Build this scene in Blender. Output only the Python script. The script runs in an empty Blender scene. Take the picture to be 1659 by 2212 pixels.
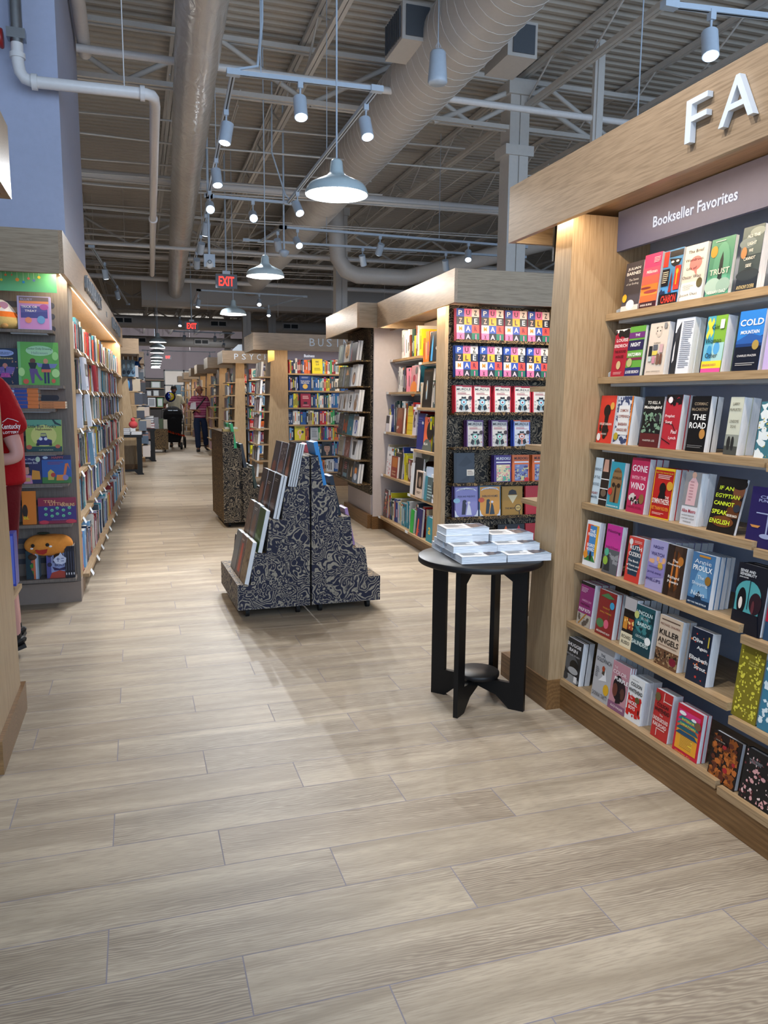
import bpy, math, random
from mathutils import Matrix, Vector
R_ = random.Random(7)
sc = bpy.context.scene
COL = sc.collection
PI = math.pi
# ------------------------------------------------------------------ camera
FPX, CAMH = 1677.16, 1.40
YAW, PIT, ROL = math.radians(17.638), math.radians(8.154), math.radians(.502)
FW = Vector((math.sin(YAW)*math.cos(PIT), math.cos(YAW)*math.cos(PIT), -math.sin(PIT)))
_r = Vector((math.cos(YAW), -math.sin(YAW), 0)); _u = _r.cross(FW)
RI = _r*math.cos(ROL)+_u*math.sin(ROL); UP = -_r*math.sin(ROL)+_u*math.cos(ROL)
CP = Vector((0, 0, CAMH))
cam = bpy.data.cameras.new('camera'); cam.sensor_fit = 'VERTICAL'; cam.sensor_height = 36
cam.lens = FPX*36/2212; cam.clip_start = .05; cam.clip_end = 200
co = bpy.data.objects.new('camera', cam); COL.objects.link(co)
co.matrix_world = Matrix((
    (RI.x, UP.x, -FW.x, 0), (RI.y, UP.y, -FW.y, 0), (RI.z, UP.z, -FW.z, CAMH), (0, 0, 0, 1)))
sc.camera = co
# ------------------------------------------------------------------ light and exposure
sc.view_settings.view_transform = 'Standard'; sc.view_settings.look = 'None'
sc.view_settings.gamma = 1; sc.view_settings.use_curve_mapping = False
sc.view_settings.exposure = 0.26
sc.cycles.max_bounces = 6; sc.cycles.diffuse_bounces = 3; sc.cycles.glossy_bounces = 3; sc.cycles.transmission_bounces = 5
sc.cycles.use_adaptive_sampling = True; sc.cycles.adaptive_threshold = .04; sc.cycles.sample_clamp_indirect = 6
wd = bpy.data.worlds.new('daylight'); sc.world = wd; wd.use_nodes = True
wd.node_tree.nodes['Background'].inputs[0].default_value = (.55, .73, 1.0, 1)
wd.node_tree.nodes['Background'].inputs[1].default_value = 1.3
SPOT_W = 120; PEND_W = 26; STRIP_W = 3.6; COVE_W = 5.5; DAY_W = 300
def light(kind, name, loc, energy, color, aim=None, size=.05, spot=60, blend=.4, sy=None, parent=None):
    l = bpy.data.lights.new(name, kind); l.energy = energy; l.color = color
    if kind == 'SPOT': l.spot_size = math.radians(spot); l.spot_blend = blend; l.shadow_soft_size = size
    elif kind == 'POINT': l.shadow_soft_size = size
    else:
        l.size = size
        if sy: l.shape = 'RECTANGLE'; l.size_y = sy
    o = bpy.data.objects.new(name, l); COL.objects.link(o); o.location = loc
    if aim is not None: o.rotation_euler = (Vector(aim)-Vector(loc)).to_track_quat('-Z', 'Y').to_euler()
    if parent: o.parent = parent
    return o
# cool daylight from the shop front behind and to the right of the viewer
light('AREA', 'shopfront_daylight', (3.5, -3.6, 2.4), DAY_W, (.62, .80, 1.0), aim=(1.0, 6, 2.6), size=7, sy=3.4)
# ------------------------------------------------------------------ projection helpers (world point on a real plane)
def ray(px, py): return FW + RI*((px-829.5)/FPX) - UP*((py-1106)/FPX)
def at(px, py, ax, v):
    d = ray(px, py); i = 'XYZ'.index(ax); return CP + d*((v-CP[i])/d[i])
def proj(p):
    d = Vector(p)-CP; w = d.dot(FW); return 829.5+FPX*d.dot(RI)/w, 1106-FPX*d.dot(UP)/w
def bis(fn, a, b):
    fa = fn(a)
    for _ in range(40):
        m = (a+b)/2; fm = fn(m)
        if (fm > 0) == (fa > 0): a, fa = m, fm
        else: b = m
    return (a+b)/2
def lin(h):
    h = h.lstrip('#')
    if len(h) == 3: h = h[0]*2+h[1]*2+h[2]*2
    r = []
    for i in (0, 2, 4):
        c = int(h[i:i+2], 16)/255
        r.append(c/12.92 if c <= .04045 else ((c+.055)/1.055)**2.4)
    return (r[0], r[1], r[2], 1)
# ------------------------------------------------------------------ mesh collector
TXT = {}
def textmesh(s, bold):
    k = (s, bold)
    if k not in TXT:
        cu = bpy.data.curves.new('t', 'FONT'); cu.body = s; cu.size = 1; cu.resolution_u = 2
        cu.offset = .018 if bold else 0; cu.fill_mode = 'FRONT'
        o = bpy.data.objects.new('t', cu); me = bpy.data.meshes.new_from_object(o)
        vs = [v.co.copy() for v in me.vertices]; fs = [tuple(p.vertices) for p in me.polygons]
        bpy.data.objects.remove(o); bpy.data.meshes.remove(me); bpy.data.curves.remove(cu)
        if not vs: TXT[k] = ([], [], 1, 1)
        else:
            x0 = min(v.x for v in vs); x1 = max(v.x for v in vs); y0 = min(v.y for v in vs); y1 = max(v.y for v in vs)
            TXT[k] = ([((v.x-x0)/(x1-x0), (v.y-y0)/(y1-y0)) for v in vs], fs, (x1-x0), (y1-y0))
    return TXT[k]
class MB:
    def __init__(s): s.v = []; s.f = []; s.m = []; s.c = []; s.sm = []
    def face(s, pts, col='fff', m=0, smooth=False):
        n = len(s.v); s.v += [tuple(p) for p in pts]; s.f.append(tuple(range(n, n+len(pts)))); s.m.append(m); s.c.append(col); s.sm.append(smooth)
    def mesh(s, vs, fs, col='fff', m=0, smooth=False):
        n = len(s.v); s.v += [tuple(p) for p in vs]
        for f in fs: s.f.append(tuple(i+n for i in f)); s.m.append(m); s.c.append(col); s.sm.append(smooth)
    def box(s, x0, x1, y0, y1, z0, z1, col='fff', m=0):
        v = [(x0, y0, z0), (x1, y0, z0), (x1, y1, z0), (x0, y1, z0), (x0, y0, z1), (x1, y0, z1), (x1, y1, z1), (x0, y1, z1)]
        s.mesh(v, [(0, 3, 2, 1), (4, 5, 6, 7), (0, 1, 5, 4), (1, 2, 6, 5), (2, 3, 7, 6), (3, 0, 4, 7)], col, m)
        return s
    def hexa(s, lo, hi, col='fff', m=0):      # two quads (bottom, top), any corners
        s.mesh(list(lo)+list(hi), [(0, 3, 2, 1), (4, 5, 6, 7), (0, 1, 5, 4), (1, 2, 6, 5), (2, 3, 7, 6), (3, 0, 4, 7)], col, m); return s
    def cyl(s, a, b, r0, r1=None, n=12, col='fff', m=0, caps=True):
        a = Vector(a); b = Vector(b); r1 = r0 if r1 is None else r1
        d = (b-a).normalized(); q = d.orthogonal().normalized(); w = d.cross(q)
        A = [a+(q*math.cos(2*PI*i/n)+w*math.sin(2*PI*i/n))*r0 for i in range(n)]
        B = [b+(q*math.cos(2*PI*i/n)+w*math.sin(2*PI*i/n))*r1 for i in range(n)]
        s.mesh(A+B, [(i, (i+1) % n, n+(i+1) % n, n+i) for i in range(n)], col, m, True)
        if caps:
            if r0 > 1e-5: s.face(A[::-1], col, m)
            if r1 > 1e-5: s.face(B, col, m)
        return s
    def tube(s, pts, r, n=8, col='fff', m=0):
        pts = [Vector(p) for p in pts]; rings = []; q = None
        for i, p in enumerate(pts):
            d = (pts[min(i+1, len(pts)-1)]-pts[max(i-1, 0)]).normalized()
            q = d.orthogonal().normalized() if q is None else (q-d*q.dot(d)).normalized()
            w = d.cross(q); rr = r[i] if isinstance(r, (list, tuple)) else r
            rings.append([p+(q*math.cos(2*PI*k/n)+w*math.sin(2*PI*k/n))*rr for k in range(n)])
        vs = sum(rings, []); fs = []
        for i in range(len(pts)-1):
            for k in range(n): fs.append((i*n+k, i*n+(k+1) % n, (i+1)*n+(k+1) % n, (i+1)*n+k))
        s.mesh(vs, fs, col, m, True); s.face(rings[0][::-1], col, m); s.face(rings[-1], col, m); return s
    def lathe(s, prof, c=(0, 0, 0), n=32, col='fff', m=0, smooth=True):
        vs = []; fs = []
        for r, z in prof:
            for k in range(n): vs.append((c[0]+r*math.cos(2*PI*k/n), c[1]+r*math.sin(2*PI*k/n), c[2]+z))
        for i in range(len(prof)-1):
            for k in range(n): fs.append((i*n+k, i*n+(k+1) % n, (i+1)*n+(k+1) % n, (i+1)*n+k))
        s.mesh(vs, fs, col, m, smooth); return s
    def ball(s, c, rx, ry, rz, n=20, k=12, col='fff', m=0):
        s.v_ = len(s.v); vs = []; fs = []
        for i in range(k+1):
            t = PI*i/k
            for j in range(n): vs.append((c[0]+rx*math.sin(t)*math.cos(2*PI*j/n), c[1]+ry*math.sin(t)*math.sin(2*PI*j/n), c[2]-rz*math.cos(t)))
        for i in range(k):
            for j in range(n): fs.append((i*n+j, i*n+(j+1) % n, (i+1)*n+(j+1) % n, (i+1)*n+j))
        s.mesh(vs, fs, col, m, True); return s
    def prism(s, pts, fn, d, col='fff', m=0):   # pts 2-D outline, fn(u,v,w)->3-D, w from d[0] to d[1]
        n = len(pts); A = [fn(u, v, d[0]) for u, v in pts]; B = [fn(u, v, d[1]) for u, v in pts]
        s.mesh(A+B, [(i, (i+1) % n, n+(i+1) % n, n+i) for i in range(n)]+[tuple(range(n))[::-1], tuple(range(n, 2*n))], col, m); return s
    def text(s, t, x, z, w, h, y=0, col='000', bold=False, depth=0, m=0, fit=True, ang=0, fn=None):
        # centred at x,z in the plane y; w is the widest it may be, h the cap height
        vs, fs, tw, th = textmesh(t, bold)
        if not vs: return s
        W = w if fit else min(w, h*tw/th)
        fn = fn or (lambda a, b, c: (a, c, b)); ca, sa = math.cos(ang), math.sin(ang)
        def pl(d): return [fn(x+((a-.5)*W*ca-(b-.5)*h*sa), z+((a-.5)*W*sa+(b-.5)*h*ca), d) for a, b in vs]
        s.mesh(pl(y), fs, col, m)
        if depth:
            n = len(vs); ed = {}
            for f in fs:
                for i in range(len(f)):
                    e = (f[i], f[(i+1) % len(f)])
                    if (e[1], e[0]) in ed: del ed[(e[1], e[0])]
                    else: ed[e] = 1
            s.mesh(pl(y)+pl(y+depth), [(a, n+a, n+b, b) for a, b in ed], col, m)
        return s
    def build(s, name, mat, parent=None, M=None, loc=None):
        me = bpy.data.meshes.new(name); me.from_pydata(s.v, [], s.f)
        for x in (mat if isinstance(mat, (list, tuple)) else [mat]): me.materials.append(x)
        me.polygons.foreach_set('material_index', s.m); me.polygons.foreach_set('use_smooth', s.sm)
        if any(c != 'fff' for c in s.c):
            a = me.attributes.new('Col', 'FLOAT_COLOR', 'CORNER'); L = []
            cache = {}
            for f, c in zip(s.f, s.c):
                if c not in cache: cache[c] = lin(c)
                L += cache[c]*len(f)
            a.data.foreach_set('color', L)
        me.update()
        o = bpy.data.objects.new(name, me); COL.objects.link(o)
        if parent: o.parent = parent
        if M is not None:
            if parent: o.matrix_local = M
            else: o.matrix_world = M
        if loc is not None: o.location = loc
        return o
def tag(o, label=None, cat=None, group=None, kind=None):
    if label: o['label'] = label
    if cat: o['category'] = cat
    if group: o['group'] = group
    if kind: o['kind'] = kind
    return o
def empty(name, label, cat, M=None, loc=None, group=None, kind=None):
    o = bpy.data.objects.new(name, None); COL.objects.link(o); o.empty_display_size = .1
    if M is not None: o.matrix_world = M
    if loc is not None: o.location = loc
    return tag(o, label, cat, group, kind)
def frame(x, y, deg, z=0): return Matrix.Translation((x, y, z)) @ Matrix.Rotation(math.radians(deg), 4, 'Z')
# ------------------------------------------------------------------ materials
class NT:
    def __init__(s, name, rough=.5, metal=0, spec=.5):
        s.mat = bpy.data.materials.new(name); s.mat.use_nodes = True; s.t = s.mat.node_tree
        s.b = s.t.nodes['Principled BSDF']; s.b.inputs['Roughness'].default_value = rough
        s.b.inputs['Metallic'].default_value = metal; s.b.inputs['Specular IOR Level'].default_value = spec
    def n(s, typ, **kw):
        x = s.t.nodes.new(typ)
        for k, v in kw.items(): setattr(x, k, v)
        return x
    def put(s, sock, v):
        if hasattr(v, 'is_linked') or isinstance(v, bpy.types.NodeSocket): s.t.links.new(v, sock)
        else: sock.default_value = v
    def math(s, op, a, b=0.0, c=None):
        x = s.n('ShaderNodeMath', operation=op); s.put(x.inputs[0], a); s.put(x.inputs[1], b)
        if c is not None: s.put(x.inputs[2], c)
        return x.outputs[0]
    def coord(s, scale=(1, 1, 1), loc=(0, 0, 0), kind='Object'):
        t = s.n('ShaderNodeTexCoord'); m = s.n('ShaderNodeMapping'); s.t.links.new(t.outputs[kind], m.inputs[0])
        m.inputs['Scale'].default_value = scale; m.inputs['Location'].default_value = loc; return m.outputs[0]
    def noise(s, vec, scale=5, detail=4, dist=0, rough=.5):
        x = s.n('ShaderNodeTexNoise'); s.put(x.inputs['Vector'], vec); x.inputs['Scale'].default_value = scale
        x.inputs['Detail'].default_value = detail; x.inputs['Distortion'].default_value = dist; x.inputs['Roughness'].default_value = rough
        return x.outputs['Fac'], x.outputs['Color']
    def ramp(s, fac, stops, interp='LINEAR'):
        x = s.n('ShaderNodeValToRGB'); s.put(x.inputs[0], fac); cr = x.color_ramp; cr.interpolation = interp
        while len(cr.elements) < len(stops): cr.elements.new(.5)
        for e, (p, c) in zip(cr.elements, stops): e.position = p; e.color = lin(c)
        return x.outputs[0]
    def mix(s, f, a, b, mode='MIX'):
        x = s.n('ShaderNodeMix', data_type='RGBA', blend_type=mode)
        s.put(x.inputs[0], f); s.put(x.inputs[6], lin(a) if isinstance(a, str) else a); s.put(x.inputs[7], lin(b) if isinstance(b, str) else b)
        return x.outputs[2]
    def color(s, v): s.put(s.b.inputs['Base Color'], lin(v) if isinstance(v, str) else v); return s
    def bump(s, h, strength=.2, dist=.01):
        x = s.n('ShaderNodeBump'); x.inputs['Strength'].default_value = strength; x.inputs['Distance'].default_value = dist
        s.put(x.inputs['Height'], h); s.t.links.new(x.outputs[0], s.b.inputs['Normal']); return s
def plain(name, c, rough=.5, metal=0, spec=.5, var=.0):
    t = NT(name, rough, metal, spec); f, _ = t.noise(t.coord(), 30, 3)
    base = lin(c); t.color(t.mix(f, tuple(x*(1-.06-var) for x in base[:3])+(1,), tuple(min(1, x*(1.06+var)) for x in base[:3])+(1,)))
    return t.mat
def emis(name, c, st):
    t = NT(name); t.color('222'); t.b.inputs['Emission Color'].default_value = lin(c); t.b.inputs['Emission Strength'].default_value = st; return t.mat
def wood(name, a, b, d, axis, rough=.45, cath=False):
    t = NT(name, rough, 0, .35)
    sc_ = {'z': (1, 1, .045), 'x': (.045, 1, 1), 'y': (1, .045, 1)}[axis]
    v = t.coord(sc_)
    f, _ = t.noise(v, 170, 3, .3); g, _ = t.noise(v, 22, 4, .6)
    col = t.mix(g, a, b); k = t.ramp(f, [(.35, '000'), (.62, 'fff')])
    col = t.mix(t.math('MULTIPLY', t.ramp(f, [(.42, '000'), (.66, 'fff')]), .55), col, d)
    if cath:
        w = t.n('ShaderNodeTexWave', wave_type='RINGS'); t.put(w.inputs['Vector'], t.coord({'z': (1, 1, .12), 'x': (.12, 1, 1), 'y': (1, .12, 1)}[axis]))
        w.inputs['Scale'].default_value = 16; w.inputs['Distortion'].default_value = 5; w.inputs['Detail'].default_value = 2; w.inputs['Detail Scale'].default_value = 1.4
        col = t.mix(t.math('MULTIPLY', w.outputs['Fac'], .45), col, d)
    t.color(col).bump(f, .08, .002); return t.mat
OAKV = wood('oak_vertical_grain', 'b39b7a', 'a58b69', '866c4c', 'z')
OAKH = wood('oak_horizontal_grain', 'b5997a', 'a4886a', '7c654a', 'x', .3)
OAKY = wood('oak_crosswise_grain', 'ab9880', '9a8870', '75634d', 'y')
OAKS = wood('oak_shelf', 'b79c78', 'a88c68', '866a48', 'x')
OAKB = wood('oak_base', '8f6c45', '7d5c38', '5c4126', 'x', .4, True)
OAKG = wood('grey_oak_panel', '7e746c', '706760', '5b534d', 'z')
def printed():
    t = NT('printed_cover', .38, 0, .4); a = t.n('ShaderNodeAttribute', attribute_name='Col'); t.color(a.outputs['Color']); return t.mat
PRT = printed()
def pages():
    t = NT('page_edges', .75, 0, .2)
    f, _ = t.noise(t.coord((.02, 1, .02)), 900, 2); t.color(t.ramp(f, [(.3, 'd3d8de'), (.6, 'f3f5f7')])); return t.mat
PAG = pages()
def paisley(name, dark, mid, lite):
    t = NT(name, .6, 0, .3); v = t.coord((1, 1, 1))
    _, nc = t.noise(v, 6, 2); vm = t.n('ShaderNodeVectorMath', operation='MULTIPLY_ADD')
    t.put(vm.inputs[0], nc); vm.inputs[1].default_value = (.28, .28, .28); t.put(vm.inputs[2], v)
    def rings(scale, freq, lo, hi):
        vo = t.n('ShaderNodeTexVoronoi', feature='F1'); t.put(vo.inputs['Vector'], vm.outputs[0]); vo.inputs['Scale'].default_value = scale
        s = t.math('SINE', t.math('MULTIPLY', vo.outputs['Distance'], freq)); return t.ramp(s, [(lo, '000'), (hi, 'fff')])
    a = rings(8.5, 38, .25, .45); b = rings(27, 17, .35, .55)
    n2, _ = t.noise(vm.outputs[0], 9, 1); msk = t.ramp(n2, [(.44, '000'), (.5, 'fff')])
    w = t.mix(msk, a, b); f, _ = t.noise(v, 60, 2)
    n3, _ = t.noise(v, 150, 2); hat = t.ramp(n3, [(.52, 'fff'), (.6, '000')])
    w = t.math('MULTIPLY', w, t.math('ADD', t.math('MULTIPLY', hat, .45), .55))
    t.color(t.mix(w, dark, t.mix(f, mid, lite))); return t.mat
PSN = paisley('navy_paisley_print', '23253a', '8d8678', 'b1a997')
PSB = paisley('brown_paisley_print', '1b1715', '6f6453', 'a09078')
PSG = paisley('tan_and_lit_paisley_print', '2a1f14', '7a603c', 'a3875c')  # tan print; on display tops and sides its tone paints in warm light
WHT = plain('white_painted_steel', 'c9d3dc', .35)
WHC = plain('white_ceiling_paint', 'cbc7c2', .6)
DUCT = plain('painted_duct', 'bfbab5', .42)
BLK = plain('black_laminate', '08090b', .45, 0, .35)
BLT = plain('black_table_top', '101114', .42, 0, .4)
RUB = plain('black_rubber', '0b0b0c', .7)
STL = plain('brushed_steel', '9a9ea2', .3, .9)
SIGN = plain('plum_grey_sign', '555a7c', .5)
LETW = emis('lit_white_letters', 'e8f0ff', .75)
LET = plain('white_letters', 'dfe4ea', .4)
LETG = plain('grey_letters', '7c848c', .4)
BACKP = plain('blue_grey_back_panel', 'abb9d4', .6)
WBACK = plain('white_back_panel', 'cdc6c8', .6)
STRIP = emis('warm_led_strip', 'ffe0b0', 9)
LENS = emis('lamp_lens', 'eaf4ff', 14)
BULB = emis('pendant_bulb', 'fff6ea', 16)
SHADE = plain('pendant_enamel', 'b9cbd2', .22)
SHIN = plain('pendant_inner_enamel', 'e8eaea', .5)
CLEAR = NT('clear_plastic', .05); CLEAR.b.inputs['Transmission Weight'].default_value = 1; CLEAR.b.inputs['IOR'].default_value = 1.1; CLEAR = CLEAR.mat
TAGM = plain('white_price_tag', 'e3e8ee', .5)
DECK = plain('deck_paint', 'b9b2a8', .7)
def floor_mat():
    t = NT('wood_look_tile', .36, 0, .3); v = t.coord((1, 1, 1)); sx = t.n('ShaderNodeSeparateXYZ'); t.put(sx.inputs[0], v)
    X, Y = sx.outputs[0], sx.outputs[1]
    ry = t.math('DIVIDE', t.math('SUBTRACT', Y, 1.61-2.034), .2034); row = t.math('FLOOR', ry); fy = t.math('FRACT', ry)
    rx = t.math('DIVIDE', t.math('ADD', t.math('SUBTRACT', X, .208), t.math('MULTIPLY', t.math('SUBTRACT', row, 10), .3265)), .9795)
    rx = t.math('ADD', rx, 40); cx = t.math('FLOOR', rx); fx = t.math('FRACT', rx)
    cv = t.n('ShaderNodeCombineXYZ'); t.put(cv.inputs[0], row); t.put(cv.inputs[1], cx)
    wn = t.n('ShaderNodeTexWhiteNoise', noise_dimensions='3D'); t.put(wn.inputs['Vector'], cv.outputs[0])
    off = t.n('ShaderNodeVectorMath', operation='MULTIPLY_ADD'); t.put(off.inputs[0], wn.outputs['Color']); off.inputs[1].default_value = (9, 9, 9); t.put(off.inputs[2], v)
    st = t.n('ShaderNodeMapping'); t.put(st.inputs[0], off.outputs[0]); st.inputs['Scale'].default_value = (.9, 7, 1)
    st2 = t.n('ShaderNodeMapping'); t.put(st2.inputs[0], off.outputs[0]); st2.inputs['Scale'].default_value = (.07, 1, 1)
    broad, _ = t.noise(st.outputs[0], 1.6, 4, .7); fine, _ = t.noise(st2.outputs[0], 260, 3, .1)
    wv = t.n('ShaderNodeTexWave', wave_type='RINGS', rings_direction='SPHERICAL'); mp = t.n('ShaderNodeMapping'); t.put(mp.inputs[0], off.outputs[0]); mp.inputs['Scale'].default_value = (.8, 5.2, 1)
    t.put(wv.inputs['Vector'], mp.outputs[0]); wv.inputs['Scale'].default_value = 7; wv.inputs['Distortion'].default_value = 11; wv.inputs['Detail'].default_value = 2; wv.inputs['Detail Scale'].default_value = 1.1
    blot, _ = t.noise(st.outputs[0], .9, 2, 0); bm = t.ramp(blot, [(.42, '000'), (.58, 'fff')])
    col = t.mix(t.ramp(broad, [(.3, '000'), (.7, 'fff')]), 'c0b29d', '958875')
    col = t.mix(t.math('MULTIPLY', t.math('MULTIPLY', wv.outputs['Fac'], bm), .75), col, '6f6257')
    col = t.mix(t.math('MULTIPLY', t.ramp(fine, [(.45, '000'), (.65, 'fff')]), .42), col, '7d7163')
    col = t.mix(t.math('MULTIPLY', wn.outputs['Value'], .22), col, 'a5917a')
    g = t.math('MAXIMUM', t.math('LESS_THAN', fy, .016), t.math('LESS_THAN', fx, .0036))
    t.color(t.mix(g, col, '857f86')); t.put(t.b.inputs['Roughness'], t.math('ADD', t.math('MULTIPLY', g, .2), .5))
    t.bump(t.math('SUBTRACT', 1, g), .3, .001); return t.mat
FLOOR = floor_mat()
# ------------------------------------------------------------------ printed covers
def art(mb, w, h, s, y0=0.0, fn=None, sx=1):
    fn = fn or (lambda a, b, c: (a, c, b)); i = 0
    for it in s.split(';'):
        if not it: continue
        i += 1; y = y0-.0004-.00025*i; k = it[0]
        if k in 'TB':
            p = it.split(',', 6); x, z, a, b = [float(q) for q in p[1:5]]
            mb.text(p[6], x*w, z*h, a*w, b*h, y, p[5], k == 'B', fn=fn)
        elif k == 'R':
            p = it.split(','); a, b, c, d = [float(q) for q in p[1:5]]
            mb.face([fn(a*w, b*h, y), fn(c*w, b*h, y), fn(c*w, d*h, y), fn(a*w, d*h, y)], p[5])
        elif k == 'E':
            p = it.split(','); a, b, c, d = [float(q) for q in p[1:5]]
            mb.face([fn(a*w+c*w*math.cos(t*PI/10), b*h+d*h*math.sin(t*PI/10), y) for t in range(20)], p[5])
        elif k == 'P':
            p = it.split(','); q = [float(v) for v in p[2:]]
            mb.face([fn(q[j]*w, q[j+1]*h, y) for j in range(0, len(q), 2)], p[1])
        elif k == 'L':   # a run of faint printed lines: L,x0,z0,x1,z1,col,n
            p = it.split(','); a, b, c, d = [float(q) for q in p[1:5]]; n = int(p[6]); rr = random.Random(n+int(a*50))
            for j in range(n):
                zz = b+(d-b)*(j+.3)/n; e = c-(c-a)*rr.choice([0, 0, .1, .3])
                mb.face([fn(a*w, zz*h, y), fn(e*w, zz*h, y), fn(e*w, (zz+.4*(d-b)/n)*h, y), fn(a*w, (zz+.4*(d-b)/n)*h, y)], p[5])
        elif k == 'S':   # scattered motifs: S,x0,z0,x1,z1,col,n,r
            p = it.split(','); a, b, c, d = [float(q) for q in p[1:5]]; n = int(p[6]); r = float(p[7]); rr = random.Random(n*3+int(b*70))
            for j in range(n):
                X = (a+(c-a)*rr.random())*w; Z = (b+(d-b)*rr.random())*h; q = rr.uniform(.5, 1)*r*w; m = rr.choice([3, 4, 6]); o = rr.random()*6; e = rr.uniform(.5, 1.6)
                mb.face([fn(min(max(X+q*e*math.cos(o+t*2*PI/m), .001), w-.001), min(max(Z+q*math.sin(o+t*2*PI/m), .001), h-.001), y-.00001*j) for t in range(m)], p[5])
    return mb
def book(name, label, w, h, t, M, base, items='', hard=False, group=None, spine=None, side='', parent=None, cat='book'):
    mb = MB(); c = .003 if hard else .0009; sp = spine or base; back = spine or base
    mb.box(0, w, 0, c, 0, h, base); mb.box(0, w, t-c, t, 0, h, back); mb.box(0, c, c, t-c, 0, h, sp)
    art(mb, w, h, items)
    if side: art(mb, t, h, side, 0, fn=lambda a, b, q: (q, t-a, b))
    o = mb.build(name, PRT, parent, M); tag(o, label, cat, group)
    g = .003 if hard else .0006
    MB().box(c, w-g, c, t-c, g, h-g).build('page_block', PAG, o)
    return o
def lean(F, x, y, z, deg=6, rz=0): return F @ Matrix.Translation((x, y, z)) @ Matrix.Rotation(math.radians(rz), 4, 'Z') @ Matrix.Rotation(math.radians(-deg), 4, 'X')
PALN = ['dfe2e6', 'c9cdd2', '1b1d22', '22324f', '8b2326', 'b9a98c', '41505e', 'd8cfc0', '6b7075', 'e9e6df', '2f4a45', 'c6b23c']
CN = {'dfe2e6': 'white', 'c9cdd2': 'pale grey', '1b1d22': 'black', '22324f': 'navy', '8b2326': 'dark red', 'b9a98c': 'tan', '41505e': 'slate', 'd8cfc0': 'cream', '6b7075': 'grey', 'e9e6df': 'ivory', '2f4a45': 'dark green', 'c6b23c': 'mustard',
      'c22b2b': 'red', 'd9d02f': 'bright yellow', '2a5fa8': 'blue', 'e0702c': 'orange', '3aa35a': 'green', 'e58fa8': 'pink', '3b8fa6': 'teal', '7fb2dd': 'light blue', '6a3a2a': 'brown', '8d86b8': 'lavender', '25408f': 'royal blue', 'd85c4a': 'coral'}
ORD = ['first', 'second', 'third', 'fourth', 'fifth', 'sixth', 'seventh', 'eighth', 'ninth', 'tenth', 'eleventh', 'twelfth', '13th', '14th', '15th', '16th', '17th', '18th', '19th', '20th', '21st', '22nd', '23rd', '24th', '25th', '26th', '27th', '28th', '29th', '30th', '31st', '32nd', '33rd', '34th', '35th', '36th', '37th', '38th', '39th', '40th', '41st', '42nd', '43rd', '44th', '45th']
def row(F, x0, x1, z, y, seed, pal, hr, tr, depth, place, name=None, group=None, stuff=None, gap=.0, tilt=0, frm='left'):
    """a row of upright spines from x0 to x1, each its own book (name) or gathered in one mesh (stuff)"""
    r = random.Random(seed); x = x0; i = 0; last = None
    while True:
        t = r.uniform(*tr); h = r.uniform(*hr)
        if i and r.random() < .35 and last: t, h, col = last
        else: col = r.choice(pal)
        last = (t, h, col)
        if x+t > x1: break
        mb = stuff if stuff is not None else MB(); ox = x if stuff is not None else 0; yy = y+r.uniform(-.008, .008) if stuff is not None else 0; zz = z if stuff is not None else 0
        ink = '22242a' if sum(lin(col)[:3]) > .9 else 'e4e2dc'; d = depth*r.uniform(.85, 1)
        mb.box(ox, ox+t-.0012, yy, yy+d, zz, zz+h, col)
        mb.box(ox+.0015, ox+t-.0027, yy+.003, yy+d-.003, zz+h, zz+h+.0004, 'd9d9d6')
        a = r.uniform(.1, .3); b = r.uniform(.5, .9); m = t*.28
        mb.face([(ox+m, yy-.0004, zz+h*a), (ox+t-m, yy-.0004, zz+h*a), (ox+t-m, yy-.0004, zz+h*b), (ox+m, yy-.0004, zz+h*b)], ink if r.random() < .5 else r.choice(pal))
        if r.random() < .5: mb.face([(ox, yy-.0003, zz+h*.86), (ox+t-.0012, yy-.0003, zz+h*.86), (ox+t-.0012, yy-.0003, zz+h*.95), (ox, yy-.0003, zz+h*.95)], r.choice(pal))
        if stuff is None:
            o = mb.build(name, PRT, None, F @ Matrix.Translation((x, y+r.uniform(-.008, .008), z+.0005)) @ Matrix.Rotation(math.radians(tilt*r.random()), 4, 'Y'))
            tag(o, '%s %s, %s spine from the %s %s' % (('thin' if t < tr[0]+.3*(tr[1]-tr[0]) else 'thick' if t > tr[0]+.75*(tr[1]-tr[0]) else 'upright')+' '+CN.get(col, 'printed'), 'book', ORD[min(i, 44)], frm, place), 'book', group)
        x += t+gap*r.random(); i += 1
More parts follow.
